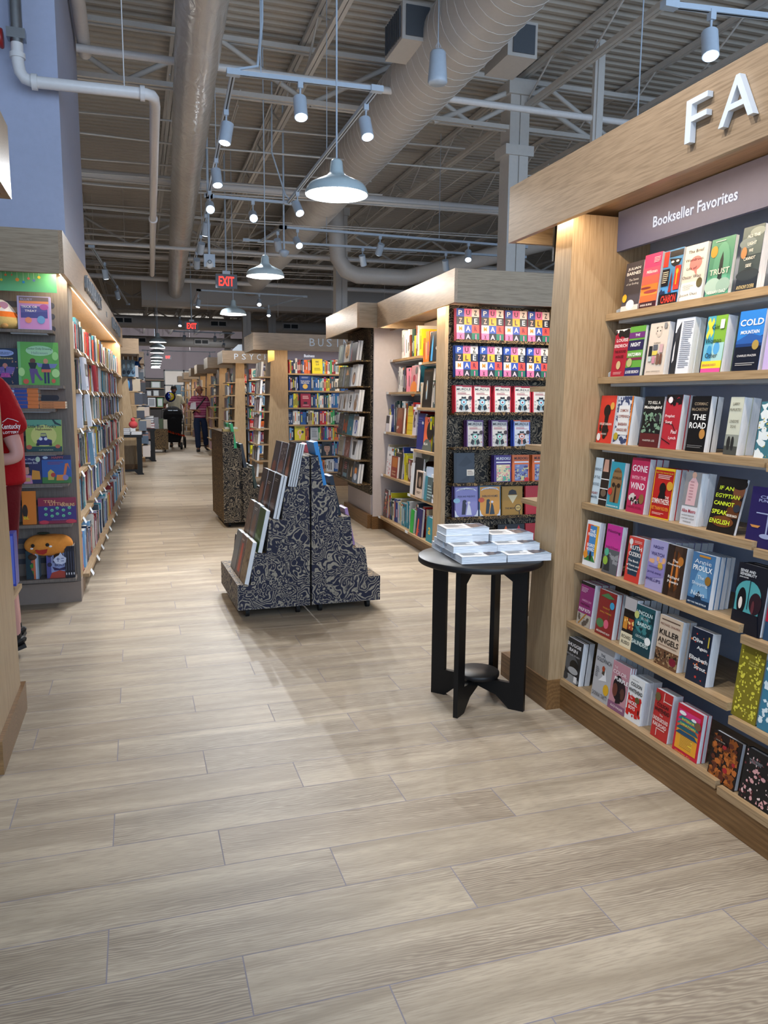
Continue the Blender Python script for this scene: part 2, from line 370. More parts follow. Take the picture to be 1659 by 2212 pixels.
# ------------------------------------------------------------------ shelving units
def header(root, x0, x1, y0, y1, F, strips=True, mat=None, watts=1.0, lamps=True):
    h0, h1, t = 2.14, 2.39, .025; m = MB(); mat = mat or OAKH
    m.box(x0, x1, y0, y0+t, h0, h1); o = m.build('header', mat, root); MB().box(x0, x1, y1-t, y1, h0, h1).build('header_back', mat, root)
    MB().box(x0, x0+t, y0+t, y1-t, h0, h1).build('header_return', OAKY, root); MB().box(x1-t, x1, y0+t, y1-t, h0, h1).build('header_return', OAKY, root)
    if lamps: light('AREA', 'cove_light', ((x0+x1)/2, (y0+y1)/2, h1+.02), COVE_W*(x1-x0)*.35, (1, .95, .88), ((x0+x1)/2, (y0+y1)/2, 9), (x1-x0)*.8, sy=.25, parent=root)  # added upward fill with no fixture, brightens the ceiling
    MB().box(x0+t, x1-t, y0+t, y1-t, 2.215, 2.235).build('soffit', OAKH, root)
    if strips:
        MB().box(x0+.08, x1-.08, y0+.05, y0+.075, 2.195, 2.213).build('light_strip', STRIP, root)
        n = max(1, round((x1-x0)/2.5)) if lamps or watts > .8 else 1
        for i in range(n):
            cx = x0+(x1-x0)*(i+.5)/n
            light('AREA', 'shelf_light', (cx, y0+.063, 2.19), STRIP_W*watts*(x1-x0)/n, (1, .83, .62), None, (x1-x0)/n*.9, sy=.03, parent=root)
    return o
def shelf(root, x0, x1, yf, yb, z, t=.028, mat=None, tray=True):
    o = MB().box(x0, x1, yf, yb, z-t, z).build('shelf', mat or OAKS, root)
    if tray: MB().box(x0+.04, x1-.03, yf+.04, yb, z-t-.012, z-t).build('shelf_tray', WHT, o)
    return o
def fin(root, x0t, x1t, x0b, x1b, yt, yb, yB, z1=2.19, hb=.14, mat=None, base=True):
    # leaning end panel: top x-range, bottom x-range, front y at top and bottom, back y
    m = MB().hexa([(x0b, yb, hb), (x1b, yb, hb), (x1b, yB, hb), (x0b, yB, hb)], [(x0t, yt, z1), (x1t, yt, z1), (x1t, yB, z1), (x0t, yB, z1)])
    o = m.build('end_panel', mat or OAKV, root)
    if base: MB().box(x0b-.006, x1b+.006, yb-.008, yB, 0, hb).build('plinth_block', OAKB, root)
    return o
# ------------------------------------------------------------------ favourites bookcase (right)
FF = frame(1.800, 3.02, -90); SL = .093; FZ = [1.780, 1.510, 1.226, .958, .682, .416, .144]
fav = empty('bookcase', 'tall oak bookcase with FA header letters and face-out paperbacks, right foreground', 'bookcase', FF)
header(fav, -.43, 2.6, -.10, .75, FF)
for ch, y0, y1 in (('F', 2.185, 2.09), ('A', 2.035, 1.895)):
    MB().text(ch, 3.02-(y0+y1)/2, 2.272, y0-y1, .128, -.122, depth=.02).build('header_letter', LET, fav)
fin(fav, -.13, 0, -.225, 0, -.012, -.045, .46)
MB().box(.0, 2.6, .018, .05, 0, .112).build('plinth', OAKB, fav)
MB().box(.0, 2.6, .375, .40, .05, 2.2).build('back_panel', BACKP, fav)
MB().box(.0, 2.6, .39, .42, 1.80, 2.2).build('dark_backing', plain('charcoal_backing', '26272b', .9), fav)
s = MB().box(0.002, 2.6, .205, .225, 2.045, 2.21).build('sign_panel', SIGN, fav)
MB().text('Bookseller Favorites', 3.02-2.54, 2.118, .465, .042, .2035, bold=True).build('sign_lettering', LETW, s)
for x in (.012, 1.025, 2.04):
    m = MB().box(x-.008, x+.008, .362, .375, .12, 2.03)
    for k in range(60): m.box(x-.003, x+.003, .3615, .3625, .15+k*.03, .168+k*.03, '111')
    m.build('slotted_upright', [WHT], fav)
MB().box(-.48, -.23, -.045, .4, 0, .12).build('end_cap_plinth', OAKB, fav); MB().box(-.27, -.255, .045, .4, 2.04, 2.2).build('black_blade_sign', BLK, fav)
for z in FZ[1:]: MB().box(-.47, -.23, -.015+.05*z, .35, z-.06, z-.035).build('end_cap_shelf', OAKS, fav)
for k, z in enumerate(FZ):
    yf = SL*z
    shelf(fav, .003, 1.018, yf, .37, z)
    dz = (0, -.004, -.012, -.02, -.03, -.04, -.012)[k]
    shelf(fav, 1.028, 2.05, yf, .37, z+dz)
    if k < 6: MB().prism([(0, 0), (.05, 0), (.05, .03), (.035, .055), (0, .02)], lambda u, v, w: (w, yf+.05+u*2, z+v), (.006, .009)).build('end_stop', WHT, fav)
BR = {}
def fav_book(k, desc, blx, brx, tly, pgx, base, items, hard=False, deg=6, spine=None, bay=0, n=None, dy=0):
    z = FZ[k]+(0 if not bay else (0, -.004, -.012, -.02, -.03, -.04, -.012)[k]); yf = SL*z+.022+dy; X = 1.8+yf
    Y = lambda px: bis(lambda y: proj((X, y, z))[0]-px, 4.5, .6)
    y0, y1 = Y(blx), Y(brx); w = y0-y1
    h = bis(lambda q: proj((X+q*math.sin(math.radians(deg)), y0, z+q*math.cos(math.radians(deg))))[1]-tly, .05, .6)
    h = min(max(h, .15), .30)
    T = bis(lambda q: proj((X+h*math.sin(math.radians(deg))+q, y1, z+h))[0]-pgx, 0, .35) if pgx else .025
    T = min(max(T, .012), .21 if k else .15); c = n or max(1, round(T/.032)); t = T/c
    pos = ['top', 'second', 'third', 'fourth', 'fifth', 'sixth', 'bottom'][k]
    for i in range(c):
        if i == 0: lb = '%s, %s shelf of favourites' % (desc, pos)
        else: lb = '%s copy behind the %s, %s shelf' % (['first', 'second', 'third', 'fourth', 'fifth', 'sixth', 'seventh'][i-1], ' '.join(desc.split()[:9]), pos)
        book('hardcover_book' if hard else 'paperback_book', lb, w, h-(.0015*i), t-.0006, lean(FF, 3.02-y0+(.002*(i % 3) if i else 0), yf+i*t/math.cos(math.radians(deg)), z+.0008+t*math.sin(math.radians(deg))*0, deg),
             base, items if i == 0 else '', hard, 'copies of the '+desc if c > 1 else None, spine)
A = fav_book
# top shelf
A(0, 'dark grey paperback with a white egg', 1340, 1377, 571, 1389, '46424a', 'B,.5,.86,.72,.065,f0ecec,JULIAN;B,.5,.77,.78,.065,f0ecec,BARNES;T,.55,.64,.55,.05,ddd,The Sense;T,.5,.55,.7,.055,ddd,of an Ending;R,0,0,1,.12,cfc8c4;E,.52,.13,.23,.1,efe9e2;E,.16,.28,.13,.085,d9a52c')
A(0, 'pink and orange sunset paperback', 1379, 1415, 553, 1428, 'd8447a', 'R,0,0,1,.12,3a1c26;R,0,.12,1,.24,e8663a;R,0,.24,1,.44,f08a3c;R,0,.44,1,.6,ec6a5a;R,0,.6,1,.75,e25878;E,.6,.3,.4,.03,9a3f3f;E,.3,.38,.3,.02,8a3a45;B,.55,.67,.62,.06,f7e3e8,Milkman;T,.45,.06,.7,.04,f3e8e0,ANNA BURNS;L,.6,.82,.95,.93,f3cede,4', )
A(0, 'blue and red panelled comic paperback', 1421, 1461, 544, 1474, '4c8fc7', 'R,.3,.86,1,.97,1a1a22;R,0,.7,.27,.98,d83a2c;P,15151c,.32,.84,.95,.8,.85,.7,.6,.68,.45,.72;E,.5,.77,.08,.02,fff;E,.76,.77,.08,.02,fff;R,.02,.35,.4,.66,15151c;L,.06,.4,.36,.62,e8dcc8,6;P,8c2c2c,.45,.22,.62,.22,.54,.62;R,.7,.25,1,.68,d83a2c;E,.83,.58,.07,.05,f0b428;R,.8,.34,.86,.56,f0b428;R,0,0,1,.2,111118;B,.55,.1,.8,.14,d83a2c,CHABON;P,1c2c4c,0,.2,.3,.2,.3,.27,.2,.25,.12,.3,0,.24')
A(0, 'cream paperback with a coral blot', 1466, 1513, 534, 1537, 'e9e5dc', 'E,.55,.66,.28,.13,e88a86;P,e88a86,.45,.6,.62,.6,.66,.44,.55,.5;T,.5,.88,.7,.055,23222a,The Brief;T,.47,.73,.8,.05,23222a,Wondrous;T,.4,.58,.45,.05,23222a,Life of;T,.45,.43,.85,.055,23222a,Oscar Wao;E,.84,.3,.13,.085,5a5336;L,.1,.2,.6,.3,888,6;T,.42,.11,.8,.06,23222a,Junot Diaz')
A(0, 'green paperback with a dark tower in mist', 1521, 1571, 520, 1599, '4f9278', 'E,.55,.5,.35,.42,5fa388;P,24302e,.45,.22,.65,.22,.62,.62,.56,.76,.48,.62;E,.3,.18,.35,.14,9db5a8;E,.75,.17,.3,.13,8aa598;E,.18,.78,.15,.1,d9962c;B,.52,.42,.84,.1,dfe8e0,TRUST;T,.5,.07,.8,.055,e4ebe4,HERNAN DIAZ;L,.2,.93,.8,.96,cfe0d8,1')
A(0, 'stormy green-black paperback with pale capitals', 1587, 1632, 494, 1672, '3f4f55', 'R,0,.55,1,1,5b6b6c;E,.3,.75,.4,.08,76868a;E,.7,.9,.35,.07,8c9a98;R,0,0,1,.2,1c2530;E,.5,.25,.55,.09,2a3338;B,.55,.85,.6,.05,f1f0e8,ALL THE;B,.52,.73,.42,.05,f1f0e8,LIGHT;B,.52,.62,.2,.05,f1f0e8,WE;B,.5,.5,.55,.05,f1f0e8,CANNOT;B,.5,.39,.28,.05,f1f0e8,SEE;E,.2,.6,.14,.09,c98a58;T,.5,.06,.85,.06,d8c28a,ANTHONY DOERR')
# second shelf
A(1, 'red brush-painted paperback', 1318, 1348, 714, 1352, 'a81f36', 'R,0,.93,1,1,e8e4e0;S,0,.86,1,.95,15151a,12,.2;B,.55,.77,.8,.07,f0dcdc,LOUISE;B,.5,.65,.88,.07,f0dcdc,ERDRICH;B,.5,.53,.8,.06,4c0f18,THE ROUND;B,.5,.42,.55,.06,4c0f18,HOUSE;E,.5,.24,.15,.09,c9b184;L,.2,.04,.8,.1,e0a8a8,3')
A(1, 'striped green, purple and navy paperback', 1348, 1381, 707, 1403, '62a040', 'R,0,.76,1,.88,6a2f74;R,0,.52,1,.72,23214f;R,0,.32,1,.37,7a2848;R,0,0,1,.17,262a66;B,.55,.82,.3,.05,f3f0f5,THE;B,.5,.63,.62,.08,fff,NIGHT;B,.5,.43,.85,.07,fff,WATCHMAN;E,.25,.27,.17,.09,b5b27a;B,.5,.08,.85,.06,eee,LOUISE ERDRICH')
A(1, 'cream paperback with a line-drawn face', 1391, 1431, 700, 1460, 'd8cbbd', 'L,.35,.75,.65,.95,8a7d72,2;E,.52,.82,.15,.1,cbbdae;E,.52,.84,.1,.075,d8cbbd;E,.42,.84,.03,.012,222;E,.58,.84,.03,.012,222;T,.5,.61,.35,.03,4a4038,KAIROS;R,.1,.36,.28,.56,22262a;R,.32,.48,.56,.58,5b6068;R,.3,.38,.58,.46,dcc85a;R,.66,.42,.85,.58,c9a6a8;R,.34,.22,.5,.36,c98a9a;R,.56,.2,.7,.4,7a5848;R,.74,.2,.86,.4,6f4a3c;R,.14,.26,.3,.36,b9c4c4;T,.5,.06,.75,.035,4a4038,JENNY ERPENBECK;R,.78,.88,.93,.98,888')
A(1, 'paperback with its cover curled back over printed pages', 1446, 1485, 690, 1527, 'dfe4ea', 'R,0,0,.3,.75,2a2c30;P,3a3c42,0,.5,.3,.75,.3,.95,.1,.8;P,d8d8dc,.03,.2,.12,.25,.1,.6,.04,.5;L,.4,.1,.95,.95,8a90a0,24')
A(1, 'green, yellow and blue patchwork paperback', 1513, 1555, 685, 1597, '7fae3f', 'R,0,.5,.42,1,4da3b8;P,e5d24a,.02,.9,.12,.98,.38,.7,.28,.62;P,e5d24a,.02,.66,.1,.58,.38,.9,.3,.97;R,0,.18,.5,.5,6fb4cf;R,.45,.18,1,.52,a9d0cf;E,.65,.42,.16,.11,5aa5d8;E,.3,.36,.12,.12,3f93c4;R,0,.07,1,.2,e6d838;R,0,0,1,.07,d5549a;T,.52,.8,.45,.08,20202a,Girl&,;T,.45,.56,.8,.09,20202a,Woman&,;T,.45,.3,.62,.09,20202a,Other;T,.42,.13,.7,.04,c03a6a,BERNARDINE EVARISTO;R,.72,.76,.92,.92,ecece4'.replace('&,', ''))
A(1, 'blue mountain paperback with a gold medal', 1581, 1636, 674, 1680, '2f7fd0', 'R,0,0,1,.45,101828;P,1d3c74,0,.45,.3,.55,.6,.47,1,.58,1,.4,0,.4;P,2a5aa4,0,.5,.5,.62,1,.55,1,.45,0,.45;B,.52,.8,.9,.11,f0f3f5,COLD;B,.5,.64,.72,.06,f0f3f5,MOUNTAIN;E,.78,.42,.13,.08,a88e4a;T,.5,.25,.75,.035,eee,CHARLES FRAZIER;L,.1,.08,.85,.14,aaa,2')
A(1, 'pale lavender paperback at the picture edge', 1645, 1690, 664, 0, 'b9a8d8', '', bay=1)
# third shelf
A(2, 'red paperback with a black silhouetted head', 1287, 1319, 855, 1331, 'd23a2c', 'E,.5,.68,.22,.13,161214;P,161214,.4,.4,.62,.4,.66,.7,.38,.7;S,.15,.1,.8,.4,161214,12,.1;E,.5,.28,.2,.14,161214;B,.5,.4,.8,.05,f0dcd0,VEGETARIAN;T,.45,.19,.4,.04,f0dcd0,HAN KANG;E,.82,.78,.13,.08,d9a24a;E,.16,.12,.12,.08,f0ece8')
A(2, 'white paperback with ink scrollwork and orange edge', 1323, 1356, 856, 1392, 'd6d9e0', 'S,0,.8,1,1,39466b,22,.1;S,0,.05,1,.2,39466b,22,.1;S,0,.2,.14,.8,4d5878,12,.08;S,.84,.2,1,.8,4d5878,12,.08;R,.14,.2,.84,.8,e3e2e0;B,.5,.7,.5,.06,8a3a2a,DEMON;B,.5,.58,.66,.06,8a3a2a,COPPERHEAD;B,.5,.42,.58,.06,8a3a2a,BARBARA;B,.5,.3,.66,.06,8a3a2a,KINGSOLVER;E,.17,.16,.14,.08,b9a030;R,.92,0,1,1,e07a24')
A(2, 'dark paperback with a green leafy tree', 1379, 1420, 857, 1437, '15181a', 'R,0,0,1,.27,5c2022;S,.05,.3,1,.68,7a9a80,48,.08;P,1c1412,0,.3,.5,.5,.95,.62,.5,.56,0,.38;B,.52,.88,.65,.06,e8e4da,TO KILL A;B,.5,.78,.88,.08,f2efe6,Mockingbird;E,.8,.58,.12,.08,2c2c30;T,.5,.13,.62,.035,e0d8cc,HARPER LEE')
A(2, 'crimson paperback of a cracked red wall', 1425, 1459, 853, 1506, 'b32a36', 'P,1a1518,0,.9,.3,.95,.5,.9,.75,.96,1,.9,1,1,0,1;S,0,.82,1,.92,1a1518,16,.14;P,3a1218,.05,.5,.6,.46,.6,.44,.05,.48;P,3a1218,.6,.46,.9,.3,.9,.27,.58,.44;P,3a1218,0,.2,.6,.1,.6,.08,0,.18;B,.38,.6,.6,.07,f0d8d8,Prophet;B,.35,.49,.42,.07,f0d8d8,Song;B,.75,.32,.34,.07,f0d8d8,Paul;B,.7,.2,.46,.07,f0d8d8,Lynch;E,.3,.9,.14,.06,efe6e6')
A(2, 'black paperback with large white capitals', 1479, 1519, 856, 1565, '0f1013', 'B,.52,.86,.7,.055,9a8a74,CORMAC;B,.5,.76,.85,.055,9a8a74,McCARTHY;B,.52,.62,.7,.1,f3f3f0,THE;B,.5,.47,.88,.11,f3f3f0,ROAD;E,.8,.32,.15,.09,b98444;L,.1,.06,.9,.12,777,2')
A(2, 'pale sage paperback with two riders', 1561, 1589, 858, 1646, 'c6c9b8', 'R,0,0,1,.15,4a4c48;R,0,.15,1,.35,8f938a;E,.3,.2,.14,.12,2c2c2c;E,.6,.2,.12,.12,2c2c2c;T,.5,.88,.5,.05,4c4a40,LARRY;T,.5,.78,.85,.05,4c4a40,McMURTRY;T,.5,.58,.7,.05,4c4a40,LONESOME;T,.5,.49,.4,.05,4c4a40,DOVE')
A(2, 'teal hardcover strewn with white flowers', 1626, 1690, 868, 0, '3f7482', 'S,0,.0,1,1,dfe7e8,34,.16;S,0,0,1,1,c6b23c,20,.03', hard=True, bay=1)
# fourth shelf
A(3, 'pale blue and black split-cover paperback', 1275, 1308, 988, 1326, 'bfd3e0', 'R,.5,0,1,1,221c1e;P,c79a86,.55,.72,.9,.72,.85,.98,.6,.98;R,.5,.55,1,.57,e8e8e8;R,.5,.35,1,.37,e8e8e8;R,.5,.12,1,.14,e8e8e8;T,.25,.75,.4,.06,35506a,BRING;T,.23,.58,.4,.06,35506a,UP THE;T,.23,.43,.42,.06,35506a,BODIES;B,.22,.24,.4,.05,8a2c3a,HILARY;B,.22,.15,.4,.05,35506a,MANTEL;E,.78,.27,.17,.08,6b5a4c')
A(3, 'turquoise paperback with a bronze helmet', 1309, 1337, 997, 1362, '2f9bb0', 'P,8a6a46,.2,.12,.85,.12,.95,.6,.55,.9,.12,.6;E,.55,.68,.36,.2,8a6a46;P,2d2018,.48,.12,.62,.12,.6,.5,.5,.5;E,.36,.5,.12,.05,2d2018;E,.74,.5,.12,.05,2d2018;T,.55,.8,.5,.045,3a2a1c,THE SONG OF;B,.55,.66,.66,.05,3a2a1c,ACHILLES;E,.17,.35,.16,.08,c9342c;B,.5,.04,.85,.03,e8f0f0,MADELINE MILLER')
A(3, 'raspberry paperback with a group of figures', 1351, 1388, 988, 1446, 'b92a55', 'B,.5,.81,.85,.12,f3e3e8,GONE;B,.5,.64,.8,.065,e8aebf,WITH THE;B,.5,.49,.8,.12,f3e3e8,WIND;S,.15,.16,.7,.34,d8cfc8,16,.09;S,.2,.14,.75,.28,2a2024,14,.07;E,.82,.27,.14,.09,8a6438;T,.5,.1,.8,.04,7a1836,MARGARET MITCHELL')
A(3, 'red paperback bordered in yellow', 1402, 1444, 1009, 1499, 'b9231f', 'R,0,.95,1,1,e8c42c;R,0,0,.03,1,e8c42c;R,.97,0,1,1,e8c42c;R,0,0,1,.02,e8c42c;T,.5,.9,.85,.03,e8c42c,NEW YORK TIMES BESTSELLER;L,.2,.78,.85,.87,f0d0c8,3;E,.5,.6,.16,.11,171214;P,171214,.32,.4,.72,.4,.62,.55,.4,.55;E,.84,.66,.15,.09,cf9a34;B,.78,.43,.2,.05,f2e4d8,THE;B,.5,.34,.86,.1,f2e4d8,SYMPATHIZER;B,.5,.2,.86,.07,e89a34,VIET THANH NGUYEN;L,.15,.07,.8,.12,e8c8b8,2')
A(3, 'white paperback with a pale pink blouse', 1467, 1500, 1019, 1549, 'd8d8dc', 'R,0,.36,1,1,8a8a8c;P,d8b0b4,.2,.38,.8,.38,.85,.8,.55,.95,.25,.8;E,.55,.95,.14,.06,c9a08c;L,.35,.45,.6,.85,b98a90,7;B,.5,.27,.88,.07,a8324a,Alice Munro;T,.5,.18,.8,.03,333,HATESHIP FRIENDSHIP;T,.5,.12,.85,.03,333,COURTSHIP LOVESHIP;T,.5,.06,.5,.03,333,MARRIAGE')
A(3, 'black paperback with neon yellow capitals, leaning', 1525, 1584, 1029, 1622, '1a1512', 'E,.82,.78,.2,.16,7a4a30;E,.8,.9,.26,.1,14100e;P,5a3218,.45,.25,1,.3,1,.6,.7,.66;E,.5,.2,.4,.1,6a3c1c;B,.38,.8,.5,.07,d8ea3a,IF AN;B,.48,.66,.85,.075,d8ea3a,EGYPTIAN;B,.42,.52,.72,.075,d8ea3a,CANNOT;B,.34,.36,.56,.08,d8ea3a,SPEAK;B,.42,.19,.72,.085,d8ea3a,ENGLISH;E,.9,.47,.12,.07,2b2f3a;B,.8,.33,.36,.045,f0e8d8,NOOR NAGA', deg=13)
A(3, 'navy hardcover with silver scales of justice', 1607, 1690, 1050, 0, '261f56', 'R,.5,.2,.54,.62,9aa4c8;R,.2,.56,.85,.58,9aa4c8;E,.52,.2,.16,.04,9aa4c8;P,c98a4a,.08,.36,.36,.36,.3,.32,.14,.32;P,c98a4a,.66,.34,.95,.34,.9,.3,.72,.3;B,.55,.84,.6,.05,8f98c4,CRIME;B,.6,.78,.75,.05,8f98c4,PUNISHMENT', hard=True, bay=1)
# fifth shelf
A(4, 'white-edged rainbow paperback with a dog', 1257, 1285, 1123, 1310, 'e9ecef', 'P,e04a2c,.08,.12,.08,.92,.5,.92,.3,.4;P,f0b42c,.5,.92,.93,.92,.93,.12,.75,.4;P,2f7a3c,.08,.12,.93,.12,.6,.3;P,3f86c4,.3,.25,.3,.9,.78,.9,.78,.25;B,.5,.78,.42,.07,fff,THE;B,.5,.7,.6,.07,fff,FRIEND;B,.5,.47,.6,.07,fff,SIGRID;B,.5,.38,.55,.07,fff,NUNEZ;E,.55,.24,.08,.1,1c2226;E,.2,.25,.16,.09,e0902c')
A(4, 'magenta paperback over a grey photograph', 1299, 1331, 1131, 1358, 'c42c8f', 'R,0,0,1,.5,55575a;S,.1,.2,.95,.45,8f9092,14,.13;P,2a2c2e,.1,.05,.5,.05,.4,.4,.2,.38;T,.5,.86,.8,.08,4a1238,Nesting;T,.5,.54,.8,.05,4a1238,Roisin O Donnell;E,.2,.43,.14,.08,4fae8a;E,.18,.25,.16,.09,8fb43a')
A(4, 'red paperback with big white name and dark sea', 1347, 1378, 1157, 1423, 'd23f33', 'P,21384a,.2,.15,.8,.15,.95,.6,.7,.85,.3,.8,.1,.5;E,.18,.88,.13,.07,e9e4e0;L,.4,.87,.9,.93,f0c8c0,2;B,.55,.76,.8,.09,f0eeea,RUTH;B,.52,.62,.8,.09,f0eeea,OZEKI;B,.5,.47,.72,.05,f0eeea,The Book;B,.5,.37,.85,.05,f0eeea,of Form and;B,.5,.27,.7,.05,f0eeea,Emptiness')
A(4, 'lilac paperback with hand-drawn lettering', 1392, 1428, 1163, 1444, 'a79fca', 'S,.05,.55,.95,.68,e0a87a,8,.12;P,8a7fb8,0,.2,1,.3,1,.58,.4,.5,0,.55;B,.5,.86,.6,.06,4a3f78,NIGHT;B,.5,.72,.75,.07,4a3f78,WATCH;B,.45,.34,.8,.05,4a3f78,JAYNE ANNE;B,.45,.2,.85,.06,4a3f78,PHILLIPS;E,.75,.5,.14,.07,c9a23c;L,.1,.44,.9,.47,4a3f78,2')
A(4, 'brown paperback of giant tree trunks', 1430, 1468, 1175, 1501, '4a3324', 'E,.5,.5,.4,.4,6a3c1c;E,.45,.45,.25,.3,c9742c;P,2c1e16,0,0,.3,0,.36,1,0,1;P,38261a,.75,0,1,0,1,1,.8,1;P,3c2818,.4,.1,.6,.1,.55,.9,.45,.9;E,.78,.72,.15,.09,b9742c;B,.5,.7,.3,.05,f0e8e0,The;B,.45,.62,.72,.055,f0e8e0,Overstory;B,.52,.38,.62,.055,f0e8e0,Richard;B,.52,.29,.6,.055,f0e8e0,Powers')
A(4, 'blue paperback of a shipwreck on ice', 1482, 1529, 1191, 1591, '4a78a4', 'P,6f9fc4,.1,.2,.9,.2,.7,.75,.5,.85,.3,.6;R,0,0,1,.14,1c3450;P,1a2c40,.3,.12,.65,.14,.5,.3,.4,.22;R,.3,.93,.8,.97,c98a34;T,.5,.84,.75,.08,eef2f5,Annie;B,.52,.72,.85,.1,eef2f5,PROULX;T,.5,.55,.3,.07,e4eef5,The;T,.5,.42,.7,.08,e4eef5,Shipping;T,.48,.24,.6,.09,e4eef5,News;E,.83,.52,.13,.085,8f6a2c;B,.5,.06,.85,.03,d8e4ec,NEW YORK TIMES BESTSELLER', n=4)
A(4, 'black and teal illustrated hardcover of two women', 1575, 1639, 1214, 1700, '171a26', 'E,.45,.55,.42,.22,4fa0a4;R,.05,.3,.85,.56,4fa0a4;E,.26,.45,.15,.2,0c0e14;E,.24,.42,.06,.09,e8ded4;E,.72,.46,.2,.16,2a1822;P,131520,.05,.0,.95,.0,.85,.3,.5,.28,.1,.3;R,.47,.35,.49,.78,10121a;E,.66,.4,.05,.1,5c2c34;B,.35,.9,.5,.04,eef0f0,SENSE AND;B,.38,.85,.55,.04,eef0f0,SENSIBILITY;B,.25,.8,.3,.025,eef0f0,JANE AUSTEN', hard=True, bay=1)
A(4, 'crimson and blue hardcover cut by the picture edge', 1647, 1690, 1290, 0, '2c4a6a', 'R,0,.4,1,1,b3203a', hard=True, bay=1, dy=.01)
# sixth shelf
A(5, 'purple paperback with a sepia photograph', 1245, 1273, 1254, 1330, '8a2c6c', 'R,0,.93,1,1,15151a;R,0,0,1,.28,b0a89c;S,.1,.02,.9,.24,5a5048,14,.12;P,a8742c,.1,.02,.2,.02,.7,.3,.6,.3;B,.55,.58,.7,.05,c98ab4,AMERICAN;B,.5,.49,.7,.05,4a1238,PASTORAL;B,.5,.37,.85,.08,f0dcea,PHILIP ROTH;L,.1,.76,.6,.88,e0b0d0,4')
A(5, 'dark red paperback with a lotus bud', 1284, 1320, 1271, 1358, '8a2a28', 'E,.25,.26,.22,.1,4c7a4c;E,.6,.28,.14,.1,d8607a;P,4c7a4c,.1,.86,.5,.96,.9,.88,.6,.84;R,.7,.4,.72,.86,3c5a3a;T,.5,.62,.4,.035,e0a83c,THE GOD OF;T,.5,.52,.66,.035,e0a83c,SMALL THINGS;E,.82,.72,.13,.08,3f9bc4;B,.5,.08,.8,.045,e8dcd0,ARUNDHATI ROY')
A(5, 'paperback with diner scenes and cream panel', 1338, 1362, 1288, 1372, '231c18', 'R,0,.76,1,1,b9b4b4;B,.5,.7,.85,.07,1c1818,Empire Falls;R,.08,.36,.45,.6,d08a34;R,.52,.38,.95,.6,a8442c;S,.1,.38,.95,.6,f0c878,10,.1;R,0,0,1,.3,e3d8b8;B,.5,.21,.8,.07,2c2824,RICHARD;B,.5,.1,.7,.07,2c2824,RUSSO')
A(5, 'teal forest paperback with white lettering', 1360, 1401, 1303, 1429, '1f5058', 'E,.5,.62,.42,.2,3a7c80;S,0,.3,1,.9,12343a,26,.09;R,0,0,1,.2,143c48;B,.5,.85,.8,.08,d8e8e4,LINCOLN;T,.55,.74,.35,.05,d8e8e4,IN THE;B,.55,.62,.65,.08,d8e8e4,BARDO;T,.45,.36,.5,.05,d8e8e4,GEORGE;B,.48,.22,.85,.09,d8e8e4,SAUNDERS;E,.84,.33,.15,.08,eef0ee;E,.14,.78,.12,.08,c9cc7a')
A(5, 'tan paperback over a battlefield painting', 1412, 1460, 1326, 1506, 'd2bca4', 'R,0,0,1,.34,6a4a34;S,0,.02,1,.32,a88a64,40,.05;S,0,.02,1,.3,2c2018,30,.04;L,.1,.9,.9,.95,5a4438,1;T,.5,.83,.85,.045,6a2c28,MICHAEL SHAARA;B,.5,.67,.85,.11,241c18,KILLER;B,.5,.51,.9,.11,241c18,ANGELS;E,.8,.16,.15,.08,7a1c30;L,.1,.4,.9,.43,7a5a48,1')
A(5, 'navy paperback scattered with falling leaves', 1479, 1522, 1353, 1560, '162236', 'S,.05,.05,.95,.95,d8703a,9,.06;S,.05,.05,.95,.9,c23a34,8,.05;B,.36,.79,.5,.075,f0f0ee,Olive&;B,.62,.65,.5,.075,f0f0ee,Again;B,.52,.45,.9,.075,f0f0ee,Elizabeth;B,.65,.3,.55,.075,f0f0ee,Strout;R,.86,.72,.92,.92,c6b23c'.replace('&', ''))
A(5, 'olive gold hardcover patterned with peacocks', 1578, 1630, 1389, 1690, '7d7420', 'S,.08,.05,.95,.95,d8cf4a,60,.055;S,.08,.05,.3,.95,d8cf4a,30,.06;S,.7,.05,.95,.95,d8cf4a,30,.06;T,.6,.8,.35,.03,e0d86a,Pride and;T,.6,.76,.4,.03,e0d86a,Prejudice;T,.55,.12,.2,.03,e0d86a,Jane Austen', hard=True, bay=1)
A(5, 'blue hardcover covered with pale leaves', 1634, 1690, 1428, 0, '3a7a96', 'S,.02,.02,1,1,d8e8ee,60,.1', hard=True, bay=1)
# bottom shelf
A(6, 'black and white photo paperback of a child', 1214, 1248, 1373, 1286, '26282c', 'E,.45,.42,.4,.2,55585c;E,.62,.4,.26,.13,15171a;E,.6,.28,.3,.08,a8aaac;E,.5,.08,.5,.1,8f9294;E,.2,.1,.16,.09,34363a;B,.5,.86,.85,.08,e8e8ea,SHUGGIE;B,.5,.74,.5,.08,e8e8ea,BAIN;T,.5,.63,.85,.04,c8c8cc,DOUGLAS STUART;R,.72,.04,.9,.18,e8e8e8')
A(6, 'pale grey paperback with a torn-open bird', 1276, 1312, 1389, 1325, 'b3b3b6', 'P,e6e6e8,.3,.35,.75,.4,.62,.62,.5,.45;P,4a4238,.45,.5,.6,.48,.62,.62,.5,.64;E,.52,.6,.08,.05,a84a2c;T,.4,.82,.25,.05,3a3a3e,THE;T,.5,.74,.85,.075,3a3a3e,GOLDFINCH;E,.8,.25,.16,.1,d8a82c;T,.5,.1,.85,.075,3a3a3e,DONNA TARTT;L,.1,.4,.3,.6,7a7a80,6')
